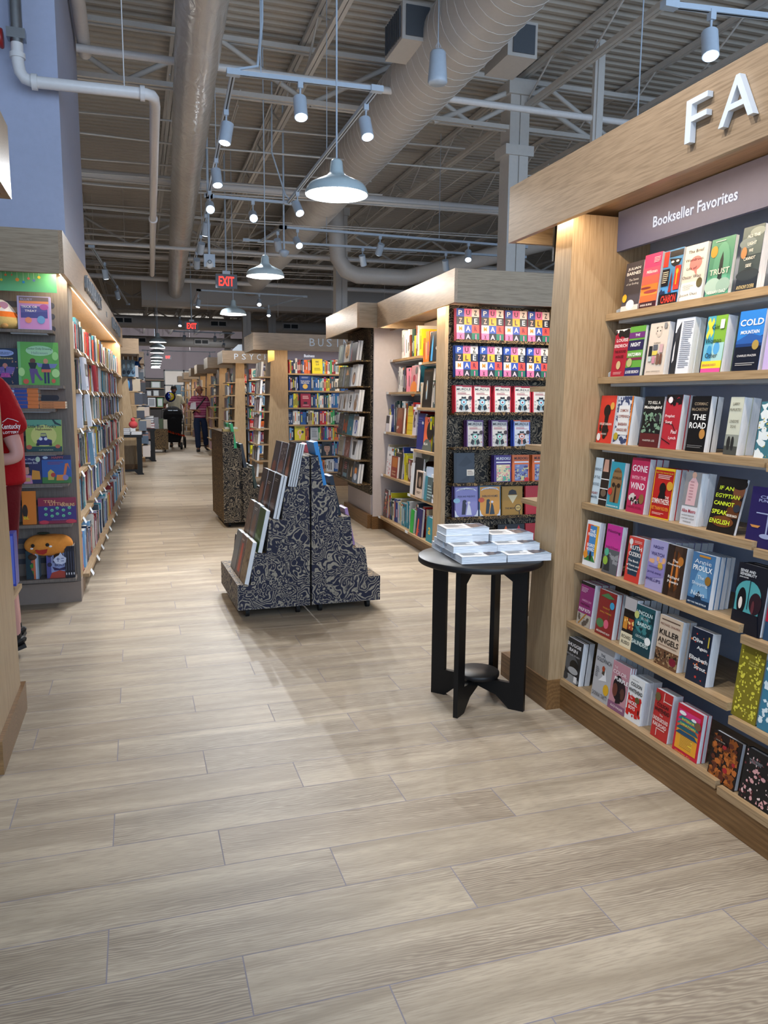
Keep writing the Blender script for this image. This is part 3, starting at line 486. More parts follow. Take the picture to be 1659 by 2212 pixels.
A(6, 'dusty pink paperback with two faces in profile', 1312, 1347, 1425, 1376, 'c08a94', 'E,.45,.48,.3,.26,231a1e;E,.3,.42,.15,.14,6a3c30;E,.72,.44,.2,.2,2c2026;E,.74,.4,.13,.12,5a3830;P,231a1e,.4,.15,.7,.2,.65,.4,.45,.4;R,0,0,1,.16,8a5a78;T,.22,.88,.2,.05,f0dce0,THE;B,.48,.79,.8,.08,f0dce0,COLOR;B,.62,.66,.8,.08,fff,PURPLE;B,.55,.09,.75,.045,f0dce0,ALICE WALKER', n=3)
A(6, 'white paperback with a red block and a boy', 1348, 1380, 1458, 1431, 'e6e6e4', 'R,.08,.18,.92,.56,c8231f;S,.05,.1,.95,.24,c8231f,14,.1;S,.1,.5,.9,.6,c8231f,10,.1;L,.2,.93,.8,.95,777,1;B,.5,.84,.72,.085,1a1a1c,COLSON;B,.5,.7,.9,.085,1a1a1c,WHITEHEAD;T,.3,.52,.16,.04,fff,The;B,.45,.42,.58,.085,f3ecea,NICKEL;B,.42,.31,.42,.085,f3ecea,BOYS;E,.7,.53,.15,.07,5c5430;E,.85,.28,.03,.06,141414')
A(6, 'red paperback with railway-track lines', 1404, 1439, 1486, 1478, 'b92c2c', 'R,.5,.78,.54,.98,e8c8bc;R,.5,.8,1,.82,e8c8bc;R,.3,.05,.34,.2,e8c8bc;R,.3,.2,.8,.22,e8c8bc;B,.5,.7,.68,.075,20181a,COLSON;B,.5,.59,.9,.085,20181a,WHITEHEAD;T,.5,.5,.2,.04,f0dcd4,The;B,.5,.4,.9,.085,f0dcd4,UNDERGROUND;B,.5,.29,.8,.085,f0dcd4,RAILROAD;E,.18,.85,.16,.09,6a5a34')
A(6, 'red and orange paperback with teal pagoda roofs', 1451, 1504, 1517, 1539, 'c8203a', 'R,.08,.08,.92,.9,d8387a;R,.08,.08,.92,.5,e8a02c;R,.08,.5,.92,.62,e0603c;R,.25,.14,.75,.4,e8c23c;L,.26,.14,.74,.4,a84a2c,9;P,1f7a7c,.2,.78,.8,.78,.92,.7,.08,.7;P,1f7a7c,.2,.68,.8,.68,.95,.6,.05,.6;P,1c5a6a,.2,.58,.8,.58,.95,.5,.05,.5;P,1c4a6a,.2,.48,.8,.48,.95,.4,.05,.4;E,.25,.84,.14,.04,f0f0f0;E,.7,.8,.1,.03,f0f0f0;B,.5,.72,.5,.05,e8e04a,INTERIOR;B,.5,.62,.62,.05,e8e04a,CHINATOWN;E,.88,.73,.12,.08,7a5a3c;T,.45,.03,.6,.03,f0c84a,Charles Yu', n=2)
A(6, 'black hardcover with orange spiky flowers', 1526, 1584, 1575, 1616, '1c1214', 'S,.05,.05,.95,.95,8a4a1c,60,.11;S,.05,.02,.95,.75,b9682c,34,.1;S,.1,.1,.9,.9,5c2a1c,30,.1;E,.45,.75,.07,.05,a8242c;E,.6,.3,.08,.055,a8242c;E,.85,.5,.06,.04,a8242c;R,.1,.78,.5,.84,1c1214;T,.28,.82,.34,.03,c9b8a8,JANE EYRE', hard=True, bay=1, spine='3c2c20', deg=8)
A(6, 'black hardcover with pink cherry blossom', 1594, 1690, 1612, 0, '15161a', 'S,.02,.02,1,.95,d8a0a0,48,.045;S,.02,.02,1,.95,ead0cc,40,.03;S,.02,.02,1,.95,6a3034,26,.03;T,.25,.8,.3,.035,a0a0a4,WUTHERING;T,.25,.76,.25,.035,a0a0a4,HEIGHTS', hard=True, bay=1, deg=8)
# ------------------------------------------------------------------ structure
def struct(name, mb, mat, **k): return tag(mb.build(name, mat, **k), kind='structure')
DZ = 5.42
struct('floor', MB().box(-9, 17, -4, 46.2, -.06, 0), FLOOR)
mb = MB(); y = -3.0      # ribbed metal roof deck
while y < 46:
    z0, z1 = DZ, DZ+.038
    p = [(y, z0), (y+.05, z0), (y+.07, z1), (y+.12, z1), (y+.15, z0)]
    for a, b in zip(p, p[1:]): mb.face([(-9, a[0], a[1]), (17, a[0], a[1]), (17, b[0], b[1]), (-9, b[0], b[1])])
    y += .15
mb.box(-9, 17, -3, 46, DZ+.04, DZ+.1)
struct('ceiling', mb, DECK)
WALL = plain('warm_grey_wall_paint', '9a908f', .8)
PIERM = plain('cool_grey_wall_paint', 'a7adc4', .8)
struct('wall_left', MB().box(-9.1, -9, -3, 46, 0, DZ), WALL)
struct('wall_right', MB().box(17, 17.1, -3, 46, 0, DZ), WALL)
struct('wall_front', MB().box(-3.6, -.42, 5.95, 8.35, 2.42, DZ), PIERM)
# far wall with shop-front glazing
FY = 46
m = MB()
for x0, x1, z0, z1 in [(-9, -1.6, 0, DZ), (-1.6, 17, 4.35, DZ), (.55, 1.55, 0, 4.35), (-1.6, .55, 3.9, 4.35), (4.1, 17, 0, 4.35), (1.55, 4.1, 3.02, 4.35)]:
    m.box(x0, x1, FY, FY+.15, z0, z1)
struct('wall_back', m, plain('taupe_wall_paint', '8d8286', .8))
FRM = plain('black_window_frame', '111216', .4)
m = MB()
for x in (-1.6, -.55, .5): m.box(x, x+.06, FY-.05, FY+.05, 0, 3.9)
for z in (2.55, 3.2, 3.84): m.box(-1.6, .56, FY-.05, FY+.05, z, z+.06)
w1 = struct('window_1', m, FRM); GL = NT('window_glass', .03); GL.b.inputs['Transmission Weight'].default_value = 1; GL.b.inputs['IOR'].default_value = 1.03; GL = GL.mat
MB().box(-1.55, .5, FY, FY+.01, 0, 3.85).build('pane', GL, w1)
m = MB()
for x in (1.55, 2.62, 3.15, 4.04): m.box(x, x+.07, FY-.05, FY+.05, 0, 3.02)
for z in (0, 2.12, 2.95): m.box(1.55, 4.1, FY-.05, FY+.05, z, z+.07)
m.box(2.66, 2.82, FY-.04, FY+.02, 0, 2.12); m.box(3.0, 3.15, FY-.04, FY+.02, 0, 2.12)
w2 = struct('door_1', m, FRM); MB().box(1.6, 4.05, FY, FY+.01, .07, 3.0).build('pane', GL, w2)
MB().cyl((2.9, FY-.1, .9), (2.9, FY-.1, 1.3), .015).build('door_handle', STL, w2)
# the lit mall corridor beyond the glass
struct('wall_outside', MB().box(-6, 12, 52, 52.2, 0, DZ), plain('corridor_wall', 'd8d4d0', .7))
struct('floor_outside', MB().box(-6, 12, 46.2, 52, -.05, 0), plain('corridor_floor', 'a8a49e', .4))
struct('ceiling_outside', MB().box(-6, 12, 46.2, 52, 4.4, 4.5), plain('corridor_ceiling', 'dcdcdc', .7))
light('AREA', 'corridor_light', (2, 49, 4.3), 220, (1, .95, .88), aim=(2, 49.2, 0), size=8, sy=3)
tag(MB().box(-1.2, .1, 51.8, 51.95, .3, 2.6, '5a6aa8').build('blue_doorway', PRT), 'blue doorway across the corridor beyond the left shop window', 'doorway')
# neon sign in the far window
m = MB(); pts = [(-.3, 3.3), (-.15, 3.7), (-.05, 3.35), (.1, 3.75), (.2, 3.4), (.38, 3.6)]
m.tube([(x, FY-.07, z) for x, z in pts], .02)
tag(m.build('neon_sign', emis('blue_neon', '3fb8ff', 6)), 'zigzag blue neon sign hanging in the far left window', 'neon sign')
# girders, joists, columns
def truss(name, a, b, z0, z1, n, r=.02, ch=.045):
    m = MB(); a = Vector(a); b = Vector(b); d = (b-a)
    ax = d.normalized(); px = Vector((-ax.y, ax.x, 0))
    for z in (z0, z1):
        for s in (-1, 1):
            c0 = a+px*s*ch*.7; c1 = b+px*s*ch*.7
            m.hexa([c0+px*(-.02)+Vector((0, 0, z-.02)), c1+px*(-.02)+Vector((0, 0, z-.02)), c1+px*.02+Vector((0, 0, z-.02)), c0+px*.02+Vector((0, 0, z-.02))],
                   [c0+px*(-.02)+Vector((0, 0, z+.03)), c1+px*(-.02)+Vector((0, 0, z+.03)), c1+px*.02+Vector((0, 0, z+.03)), c0+px*.02+Vector((0, 0, z+.03))])
    for i in range(n):
        p = a+d*(i/n); q = a+d*((i+.5)/n); e = a+d*((i+1)/n)
        m.cyl(p+Vector((0, 0, z1)), q+Vector((0, 0, z0)), r, n=6, caps=False); m.cyl(q+Vector((0, 0, z0)), e+Vector((0, 0, z1)), r, n=6, caps=False)
    return struct(name, m, WHC)
for y in (9.2, 18.4, 27.6, 36.8): truss('roof_girder', (-9, y, 0), (17, y, 0), 4.72, 5.27, 13, .03, .06)
for x in (-2.4, -.9, .55, 1.95, 3.3, 4.7, 6.1, 7.5, 8.9, 10.3): truss('roof_joist', (x, -3, 0), (x, 46, 0), 4.98, 5.36, 34, .012, .035)
for x, y, r in ((4.6, 9.25, .13), (4.1, 16.0, .12), (4.6, 27.6, .13), (-3.6, 18.4, .13), (11.5, 9.25, .13), (3.3, 24.4, .12), (4.1, 36.8, .13)):
    m = MB()
    m.box(x-r, x-.008, y-r, y+r, 0, 5.2); m.box(x+.008, x+r, y-r, y+r, 0, 5.2); m.box(x-.01, x+.01, y-r+.02, y+r-.02, 0, 5.2)
    m.box(x-r-.06, x+r+.06, y-r-.03, y+r+.03, 4.4, 4.52); m.box(x-r-.04, x+r+.04, y-r-.04, y+r+.04, 5.1, 5.25)
    struct('column', m, WHC)
m = MB()
for s in (-1, 1): m.cyl((4.6, 9.2, 5.2), (4.6+s*1.1, 9.2, 4.7), .035, n=6)
struct('column_brace', m, WHC)
# ------------------------------------------------------------------ ducts, pipes, hangers
def thing(name, mb, mat, label, cat, group=None, M=None): return tag(mb.build(name, mat, None, M), label, cat, group)
def wavy(a, b, r, n, j, seed=1, rings=60):
    a = Vector(a); b = Vector(b); rr = random.Random(seed); m = MB()
    m.tube([a+(b-a)*(i/rings) for i in range(rings+1)], [r*(1+rr.uniform(-j, j)) for i in range(rings+1)], n); return m
FOIL = NT('wrapped_duct_film', .22, .25, .6); f, _ = FOIL.noise(FOIL.coord((1, .5, 1)), 9, 4, 1.2); FOIL.color(FOIL.mix(f, 'c6c0ba', 'dcd8d2')).bump(f, .5, .02); FOIL = FOIL.mat
thing('air_duct', wavy((.42, 2.0, 4.33), (1.15, 22.9, 4.33), .19, 24, .035, 3, 90), FOIL, 'round duct in shiny crinkled wrap running down the aisle ceiling, left', 'duct', 'ceiling ducts')
m = MB(); m.tube([(2.86+.022*(y-7), y, 4.62) for y in (3.0, 6, 9, 12, 15, 18, 22.6)], .33, 36)
o = thing('air_duct', m, DUCT, 'wide spiral duct with raised seams running along the aisle, right', 'duct', 'ceiling ducts')
m = MB(); i = 0; y = 3.2
while y < 22:
    xx = 2.86+.022*(y-7); pts = [(xx+.334*math.cos(t*2*PI/24), y+.1*t/24, 4.62+.334*math.sin(t*2*PI/24)) for t in range(25)]
    m.tube(pts, .0022, 4); y += .155
m.build('spiral_seam', plain('seam_highlight', 'd8d4d0', .35), o)
for s, lx in ((-1, 'left'), (1, 'right')):
    x = 3.0+s*.36; m = MB().box(min(x, x+s*.3), max(x, x+s*.3), 6.95, 7.45, 4.55, 4.86)
    g = thing('air_grille_box', m, DUCT, 'square air outlet box on the %s side of the spiral duct' % lx, 'air outlet')
    q = MB()
    xo = x+s*.305
    for k in range(9): q.box(min(xo, xo+s*.01), max(xo, xo+s*.01), 6.99+k*.05, 7.01+k*.05, 4.58, 4.83)
    q.box(x+s*.05 if s > 0 else x-.27, x+.27 if s > 0 else x-.05, 6.935, 6.945, 4.58, 4.83)
    q.build('grille', plain('dark_grille', '4a5058', .5), g)
thing('plenum_duct', MB().prism([(0, .12), (.12, 0), (.6, 0), (.75, .12), (.75, .65), (0, .65)], lambda u, v, w: (w, 22.8+u, 3.95+v), (.25, 9)), DUCT, 'large boxy duct crossing the aisle ceiling behind the exit sign', 'duct')
thing('air_duct', wavy((-9, 29, 4.05), (17, 29, 4.05), .22, 16, .01, 5, 20), DUCT, 'round duct crossing the ceiling beyond the boxy duct', 'duct', 'ceiling ducts')
thing('air_duct', wavy((-9, 34, 3.75), (17, 34, 3.75), .2, 16, .01, 6, 20), DUCT, 'farthest round duct crossing in front of the entrance wall', 'duct', 'ceiling ducts')
m = MB(); m.tube([(3.55, 14.2, 5.42), (3.55, 14.2, 4.6), (3.6, 14.2, 3.95), (3.75, 14.2, 3.75), (3.95, 14.2, 3.68), (4.9, 14.2, 3.68), (5.2, 14, 3.75), (7.4, 12.4, 4.3)], .15, 18)
thing('air_duct', m, DUCT, 'branch duct that drops and elbows right above the art shelves', 'duct', 'ceiling ducts')
m = MB()
for k, (x, y, z) in enumerate([(-.3, 28.78, 4.05), (2.9, 28.78, 4.05), (.2, 33.8, 3.75), (2.7, 33.8, 3.75), (5.5, 28.78, 4.05)]):
    q = MB(); q.box(x-.3, x+.3, y-.06, y-.03, z-.1, z+.12); f = thing('duct_vent', q, DUCT, 'dark slotted vent on a crossing duct above the %s of the far aisle' % ['left', 'right', 'left back', 'right back', 'far right'][k], 'vent')
    q = MB(); q.box(x-.26, x-.02, y-.065, y-.058, z-.06, z+.08); q.box(x+.02, x+.26, y-.065, y-.058, z-.06, z+.08); q.build('vent_slots', BLK, f)
PIPE = plain('painted_pipe', 'dcd9d8', .35)
m = MB(); m.tube([(-.645, 5.8, 3.75), (-.645, 5.8, 3.53), (-.635, 5.8, 3.47), (-.61, 5.8, 3.435), (-.56, 5.8, 3.42), (.14, 5.8, 3.43), (.175, 5.82, 3.43), (.19, 5.87, 3.43), (.20, 6.0, 3.43), (.33, 13.8, 3.43)], .037, 16)
m.cyl((-.57, 5.8, 3.42), (-.535, 5.8, 3.42), .05, n=14); m.cyl((.10, 5.8, 3.43), (.13, 5.8, 3.43), .05, n=14); m.cyl((-.645, 5.8, 3.55), (-.645, 5.8, 3.58), .048, n=14); m.cyl((.262, 9.6, 3.43), (.263, 9.66, 3.43), .05, n=14); m.cyl((.0, 5.8, 3.43), (.0, 5.8, DZ), .004, n=6)
p = thing('sprinkler_pipe', m, PIPE, 'white sprinkler main bending off the left wall and over the aisle', 'pipe')
q = MB(); q.cyl((-.645, 5.8, 3.64), (-.645, 5.8, 4.6), .04, n=12); q.box(-.70, -.59, 5.76, 5.84, 3.66, 3.72); q.build('valve_body', STL, p)
q = MB(); q.lathe([(.0, 0), (.055, 0), (.06, .012), (.055, .024), (0, .024)], n=16); v = q.build('valve_wheel', plain('red_valve', '8c1c1c', .4), p); v.location = (-.745, 5.78, 3.65); v.rotation_euler = (0, PI/2, 0)
for y, z, r, lb in ((12.5, 4.6, .075, 'nearest thick white pipe crossing below the roof'), (8.0, 4.52, .035, 'thin white pipe above the near track lights'), (18.4, 4.5, .05, 'white pipe crossing over the exit sign'), (15.0, 4.1, .03, 'thin conduit crossing below the roof'), (21, 4.4, .06, 'far thick white pipe crossing the ceiling')):
    x0 = -.4 if y < 9 else -9
    thing('ceiling_pipe', MB().tube([(x0, y, z), (4, y, z-.01), (16.9, y, z)], r, 10), PIPE, lb, 'pipe', 'crossing ceiling pipes')
thing('ceiling_pipe', MB().tube([(-.34, 2, 4.9), (-.34, 8.3, 4.6)], .06, 12), PIPE, 'large pipe running along the top of the left wall', 'pipe', 'crossing ceiling pipes')
m = MB(); r_ = random.Random(4)
for i in range(26):
    y = r_.uniform(9.5, 22); x0 = r_.uniform(-3, 3); z = r_.uniform(4.3, 4.9); m.tube([(x0-4, y, z), (x0, y+.1, z-.04), (x0+6, y, z+.03)], .012, 5)
for i in range(16):
    x = r_.uniform(-1.5, 8); y = r_.uniform(9, 14); m.tube([(x, y, 4.88), (x+.1, y+9, 4.8)], .01, 5)
tag(m.build('conduit_runs', WHC), 'mass of thin white conduits and cables under the roof', 'conduit', kind='stuff')
m = MB()
for i in range(60):
    x = r_.uniform(-1.8, 6); y = r_.uniform(16, 40); m.cyl((x, y, r_.uniform(3.3, 4.4)), (x, y, DZ), .006, n=4, caps=False)
tag(m.build('hanger_wires', WHC), 'many thin hanger wires dropping from the far roof', 'wires', kind='stuff')
# ------------------------------------------------------------------ tracks, spotlights, pendants
TR = plain('track_white', 'b8c6d6', .35)
def track(pts, label, drops=()):
    root = empty('lighting_track', label, 'lighting track', loc=pts[0], group='ceiling lighting tracks'); o = Vector(pts[0])
    for a, b in zip(pts, pts[1:]):
        a = Vector(a)-o; b = Vector(b)-o; d = (b-a).normalized(); s = Vector((-d.y, d.x, 0))*.018; u = Vector((0, 0, .016))
        MB().hexa([a-s-u, b-s-u, b+s-u, a+s-u], [a-s+u, b-s+u, b+s+u, a+s+u]).build('rail', TR, root)
        MB().hexa([a-s*.3-u*1.05, b-s*.3-u*1.05, b+s*.3-u*1.05, a+s*.3-u*1.05], [a-s*.3-u*.9, b-s*.3-u*.9, b+s*.3-u*.9, a+s*.3-u*.9]).build('rail_slot', BLK, root)
    for p in pts: p = Vector(p)-o; MB().box(p.x-.05, p.x+.05, p.y-.03, p.y+.03, p.z-.022, p.z+.022).build('joiner', TR, root)
    for p in drops: p = Vector(p)-o; MB().cyl(p, p+Vector((0, 0, DZ-.05-o.z)), .004, n=6).build('hanger', TR, root)
    return root
TZ = 3.85
t = track([(1.91, 10.1, TZ), (1.91, 6.3, TZ), (.79, 6.35, TZ), (.93, 10.1, TZ), (2.0, 10.1, TZ)], 'near rectangular loop of white lighting track over the aisle', [(1.0, 6.35, TZ), (1.91, 8, TZ), (.86, 8.4, TZ)])
MB().tube([(-.0+.79-1.91, .05-3.8+0, .02), (.98-1.91, -3.72, .08), (1.02-1.91, -3.7, .4), (1.04-1.91, -3.68, 1.4)], .012, 8).build('power_cable', TR, t)
MB().tube([(1.96-1.91, .0, .02), (1.88-1.91, .02, .1), (1.72-1.91, .05, .6), (1.72-1.91, 0, 1.4)], .01, 8).build('power_cable', TR, t)
track([(.95, 10.1, TZ), (1.1, 15.2, TZ)], 'left rail of track continuing past the exit sign', [(1.0, 12, TZ)])
track([(2.1, 11.5, TZ), (6.0, 11.6, TZ)], 'long cross track above the art bookcase, upper one', [(4.5, 11.5, TZ)])
track([(1.72, 12.6, TZ), (6.4, 12.4, TZ)], 'long cross track above the art bookcase, lower one', [(3.0, 12.6, TZ)])
track([(2.1, 11.5, TZ), (1.95, 12.6, TZ)], 'short diagonal track joining the two cross tracks')
track([(1.45, 18.6, TZ), (3.95, 18.8, TZ), (3.4, 21.5, TZ), (1.5, 21.5, TZ), (1.45, 18.6, TZ)], 'far loop of track behind the third pendant')
track([(3.25, 4.45, TZ), (4.6, 4.3, TZ)], 'short track above the favourites bookcase, top right')
track([(-.6, 14, TZ), (-.1, 22, TZ)], 'track along the left side of the far aisle')
track([(.2, .8, TZ), (.2, 4.0, TZ)], 'track overhead near the viewer, lighting the favourites bookcase')  # added out of view above the camera to carry the favourites fill lamps
track([(.4, 38, 3.6), (3.6, 38, 3.6)], 'farthest cross track in front of the entrance wall')  # added to carry the two lamps that brighten the far wall
track([(1.3, 27, 3.6), (3.2, 27, 3.6), (3.2, 31, 3.6)], 'distant track near the entrance')
for x, lb in ((1.72+.02, ''),): pass
def spot(x, y, z, lb, aim=None, tilt=0, on=True, w=1.0, ang=62, r=.052, L=.17):
    root = empty('track_spotlight', lb, 'spotlight', loc=(x, y, z), group='white cylinder track spotlights')
    tgt = Vector(aim) if aim else Vector((x, y, 0)); d = (tgt-Vector((x, y, z))).normalized()
    MB().box(-.02, .02, -.02, .02, .13, .19).cyl((0, 0, .14), (0, 0, .06), .008, n=8).build('track_adapter', TR, root)
    a = -d*.07+Vector((0, 0, .0)); b = a+d*L
    MB().cyl(a, b, r, n=24).build('housing', TR, root)
    MB().cyl(b, b+d*.004, r*.82, n=24).build('lens', LENS if on else SHIN, root)
    if on and w > 0:
        l = light('SPOT', 'spot_lamp', b+d*.012, SPOT_W*w, (.93, .96, 1.0), None, .025, ang, .5, parent=root); l.rotation_euler = d.to_track_quat('-Z', 'Y').to_euler()
    return root
SP = [
 (1.30, 6.327, 'middle spotlight on the near cross rail', (1.25, 4.9, 0), .7, 90),
 (1.91, 6.6, 'spotlight hanging right of the near cross rail', (2.1, 5.0, 0), 1.0, 90),
 (.818, 7.1, 'nearest spotlight on the left rail', (.1, 6.6, 0), 1, 80),
 (.87, 8.5, 'second spotlight along the left rail, tilted', (1.1, 7.2, 0), 1.2, 80),
 (.918, 9.8, 'spotlight at the corner below the left rail', (.75, 3.9, 0), 2.0, 50),
 (1.47, 10.1, 'spotlight midway on the far cross rail', (1.1, 3.6, 0), 2.6, 50),
 (1.91, 9.5, 'spotlight at the right end of the far cross rail', (2.5, 7.4, 1.0), 1, 66),
 (.976, 11.0, 'third spotlight along the left rail', (.6, 12.6, 0), 2.2, 75),
 (1.018, 12.4, 'fourth spotlight along the left rail', (.5, 15.5, 0), 2.0, 70),
 (1.059, 13.8, 'fifth spotlight along the left rail', (1.2, 18, 0), 2.0, 70),
 (2.31, 11.505, 'spotlight at the left of the upper cross track', (2.9, 8.0, .6), .6, 60),
 (2.066, 11.75, 'tilted spotlight on the short diagonal track', (2.9, 14, 1), .8, 60),
 (3.57, 11.538, 'spotlight midway on the upper cross track', (3.2, 13.4, 1), .6, 60),
 (3.58, 12.52, 'spotlight midway on the lower cross track', (4.6, 14, 1), .4, 60),
 (5.02, 11.575, 'glowing spotlight above the puzzle shelves', (4.2, 9.5, .5), .4, 60),
 (5.0, 12.46, 'spotlight right of the column', (6, 14, 1), .4, 60),
 (3.54, 4.418, 'large spotlight above the favourites header', (3.0, 3.2, 0), .01, 60),
 (2.84, 18.71, 'bright spotlight above the business header', (2.2, 15, .3), 1, 70),
 (1.5, 19.4, 'spotlight on the left edge of the far loop', (.8, 19, 0), 1.3, 75),
 (3.4, 20.8, 'spotlight on the right edge of the far loop', (3, 19, .6), .6, 70),
 (-.45, 15.5, 'spotlight over the left shelves beyond the pier', (-.1, 16.5, .8), .8, 70),
 (-.3, 18.5, 'second spotlight over the left shelves beyond the pier', (.2, 20, .8), .8, 70),
 (1.35, 24.6, 'dazzling spotlight in the middle of the far aisle', (1.0, 22.8, 0), 1.6, 80),
 (2.6, 27.0, 'spotlight on the distant track', (2.6, 30, 0), 1, 80),
 (1.6, 27.0, 'second spotlight on the distant track', (1.2, 31, 0), 1, 80),
 (3.2, 30.0, 'spotlight near the entrance', (2.6, 36, .5), 1.2, 80),
 (.2, 1.4, 'overhead spotlight aimed at the near favourites bay', (1.95, 1.8, 1.1), .75, 70),  # the three overhead lamps are added out of view to brighten the favourites
 (.2, 2.4, 'overhead spotlight aimed at the favourites books', (1.9, 2.6, .9), .75, 70),
 (.2, 3.5, 'overhead spotlight aimed at the favourites header', (1.8, 2.9, 1.8), .35, 60),
 (.6, 38.0, 'left spotlight washing the entrance wall', (.8, 46, 3.4), 5, 110),  # this pair is added to brighten the dim far wall
 (3.4, 38.0, 'right spotlight washing the entrance wall', (3.2, 46, 3.4), 5, 110)]
for x, y, lb, aim, w, ang in SP:
    far = y > 26; spot(x, y, (3.6 if far else TZ)-.19, lb, aim, w=w, ang=ang)
# pendant lamps
def pendant(first, x, y, lb, z=2.80, w=1.0):
    root = empty('pendant_lamp', lb, 'pendant lamp', loc=(x, y, z), group='white dome pendant lamps')
    P = [(.215, 0), (.217, .012), (.205, .045), (.185, .07), (.12, .10), (.07, .125), (.048, .15), (.04, .22), (.026, .235), (.0, .236)]
    MB().lathe(P, n=48).build('shade', SHADE, root)
    MB().lathe([(.213, .002), (.2, .044), (.18, .067), (.12, .095), (.06, .12), (0, .125)][::-1], n=48).build('shade_lining', SHIN, root)
    MB().ball((0, 0, .062), .034, .034, .04).build('bulb', BULB, root)
    MB().cyl((0, 0, .23), (0, 0, DZ-z-.02), .006, n=8).build('stem', TR, root)
    light('POINT', 'pendant_light', (0, 0, .004), PEND_W*w, (1, .96, .9), size=.03, parent=root)
    return root
for i, (x, y) in enumerate([(1.37, 5.45), (1.47, 9.2), (1.6, 13.4)]):
    pendant(0, x, y, ['largest dome pendant lamp hanging closest over the aisle', 'second dome pendant lamp left of the paisley displays', 'third dome pendant lamp right of the exit sign'][i])
for i, y in enumerate([21.5, 24, 26.5, 29.5, 32, 34.5, 37, 39.5]):
    pendant(0, .60+.02*(y-21), y, '%s dome pendant in the far row over the aisle' % ['nearest', 'second', 'third', 'fourth', 'fifth', 'sixth', 'seventh', 'farthest'][i], 2.86, .7)
# exit signs, speaker, smoke heads, camera
RED = emis('exit_red', 'ff2a20', 3.2); RDK = plain('exit_face', '5c5f66', .3)
def exitsign(x, y, z, s, lb, rod=True):
    root = empty('exit_sign', lb, 'exit sign', loc=(x, y, z))
    MB().box(-.17*s, .17*s, -.015, .015, -.11*s, .11*s).build('sign_box', RDK, root)
    MB().text('EXIT', 0, 0, .24*s, .145*s, -.0175, bold=True).build('exit_lettering', RED, root)
    if rod:
        MB().cyl((0, 0, .11*s), (0, 0, DZ-z), .014, n=8).box(-.06, .06, -.03, .03, .11*s, .16*s).build('hanging_rod', TR, root)
exitsign(1.45, 13.0, 3.27, 1.0, 'red EXIT sign hanging in the middle of the aisle')
exitsign(1.44, 21.0, 3.26, 1.0, 'smaller red EXIT sign hanging farther down the aisle')
exitsign(1.81, 45.98, 3.72, 1.0, 'tiny red EXIT sign on the entrance wall', False)
root = empty('pendant_speaker', 'white cone speaker hanging under the spiral duct', 'speaker', loc=(2.50, 6.49, 4.03))
MB().lathe([(0, 0), (.075, 0), (.083, .012), (.08, .04), (.066, .24), (.055, .255), (0, .257)], n=32).build('speaker_body', TR, root)
MB().cyl((0, 0, .25), (0, 0, 1.3), .005, n=6).tube([(0, 0, .25), (-.02, 0, .29), (0, 0, .33), (.02, 0, .29), (0, 0, .25)], .003, 6).build('suspension_cable', TR, root)
root = empty('alarm_strobe', 'white alarm box on a long rod left of the exit sign', 'alarm', loc=(.97, 10.6, 3.15))
MB().box(-.07, .07, -.04, .04, -.06, .1).build('alarm_box', TR, root); MB().ball((0, -.03, -.03), .05, .03, .05).build('strobe_lens', SHIN, root)
MB().text('O', 0, -.0, .05, .05, -.065, '555').build('strobe_ring', plain('dark_print', '3a3c40'), root)
MB().cyl((0, 0, .1), (0, 0, 2.2), .016, n=8).build('hanging_rod', TR, root)
root = empty('smoke_detector', 'white dome camera on a long rod right of the second pendant', 'detector', loc=(2.0, 10.9, 3.38))
MB().lathe([(0, -.05), (.03, -.045), (.05, -.02), (.07, 0), (.07, .03), (.03, .05), (0, .06)], n=24).cyl((0, 0, .05), (0, 0, 1.95), .013, n=8).build('detector_body', TR, root)
tag(MB().cyl((3.87, 5.63, 2.3), (3.87, 5.63, DZ), .006, n=6).build('hanging_cable', TR), 'thin cable dropping from the roof behind the favourites header', 'cable')
tag(MB().box(4.9, 5.02, 7.95, 8.0, 2.5, 5.3).box(4.93, 4.99, 7.93, 7.95, 2.5, 5.3).build('steel_strut', WHC), 'slim white steel strut between roof and header, right of column', 'strut')
# ------------------------------------------------------------------ round table with its pyramid of books
TXc, TYc, TH = 1.485, 3.205, .70
tb = empty('round_table', 'round black accent table holding a stepped pile of white paperbacks', 'table', loc=(TXc, TYc, 0))
MB().lathe([(0, TH-.028), (.28, TH-.028), (.285, TH-.024), (.285, TH-.003), (.282, TH), (0, TH)], n=72).build('table_top', BLT, tb)
ang0 = math.radians(42)
def leg_frame(a):
    ca, sa = math.cos(a), math.sin(a)
    def fn(u, v, w): return (u*ca-w*sa, u*sa+w*ca, v)
    m = MB(); lp = [(-.235, 0), (-.165, 0), (-.10, .055), (0, .085), (.10, .055), (.165, 0), (.235, 0), (.235, .672), (-.235, .672)]
    # outline ring made of convex pieces: legs, top rail with chamfers, arched foot rail
    d = (-.011, .011)
    m.prism([(-.235, 0), (-.165, 0), (-.165, .672), (-.235, .672)], fn, d); m.prism([(.165, 0), (.235, 0), (.235, .672), (.165, .672)], fn, d)
    m.prism([(-.165, .60), (-.11, .635), (.11, .635), (.165, .60), (.165, .672), (-.165, .672)], fn, d)
    m.prism([(-.165, .0), (-.10, .055), (0, .085), (0, .125), (-.165, .125)], fn, d); m.prism([(0, .085), (.10, .055), (.165, .0), (.165, .125), (0, .125)], fn, d)
    return m
for a in (ang0, ang0+PI/2): leg_frame(a).build('leg_frame', BLK, tb)
MB().lathe([(0, .13), (.10, .13), (.103, .134), (.103, .148), (.10, .152), (0, .152)], n=40).build('lower_disc', BLT, tb)
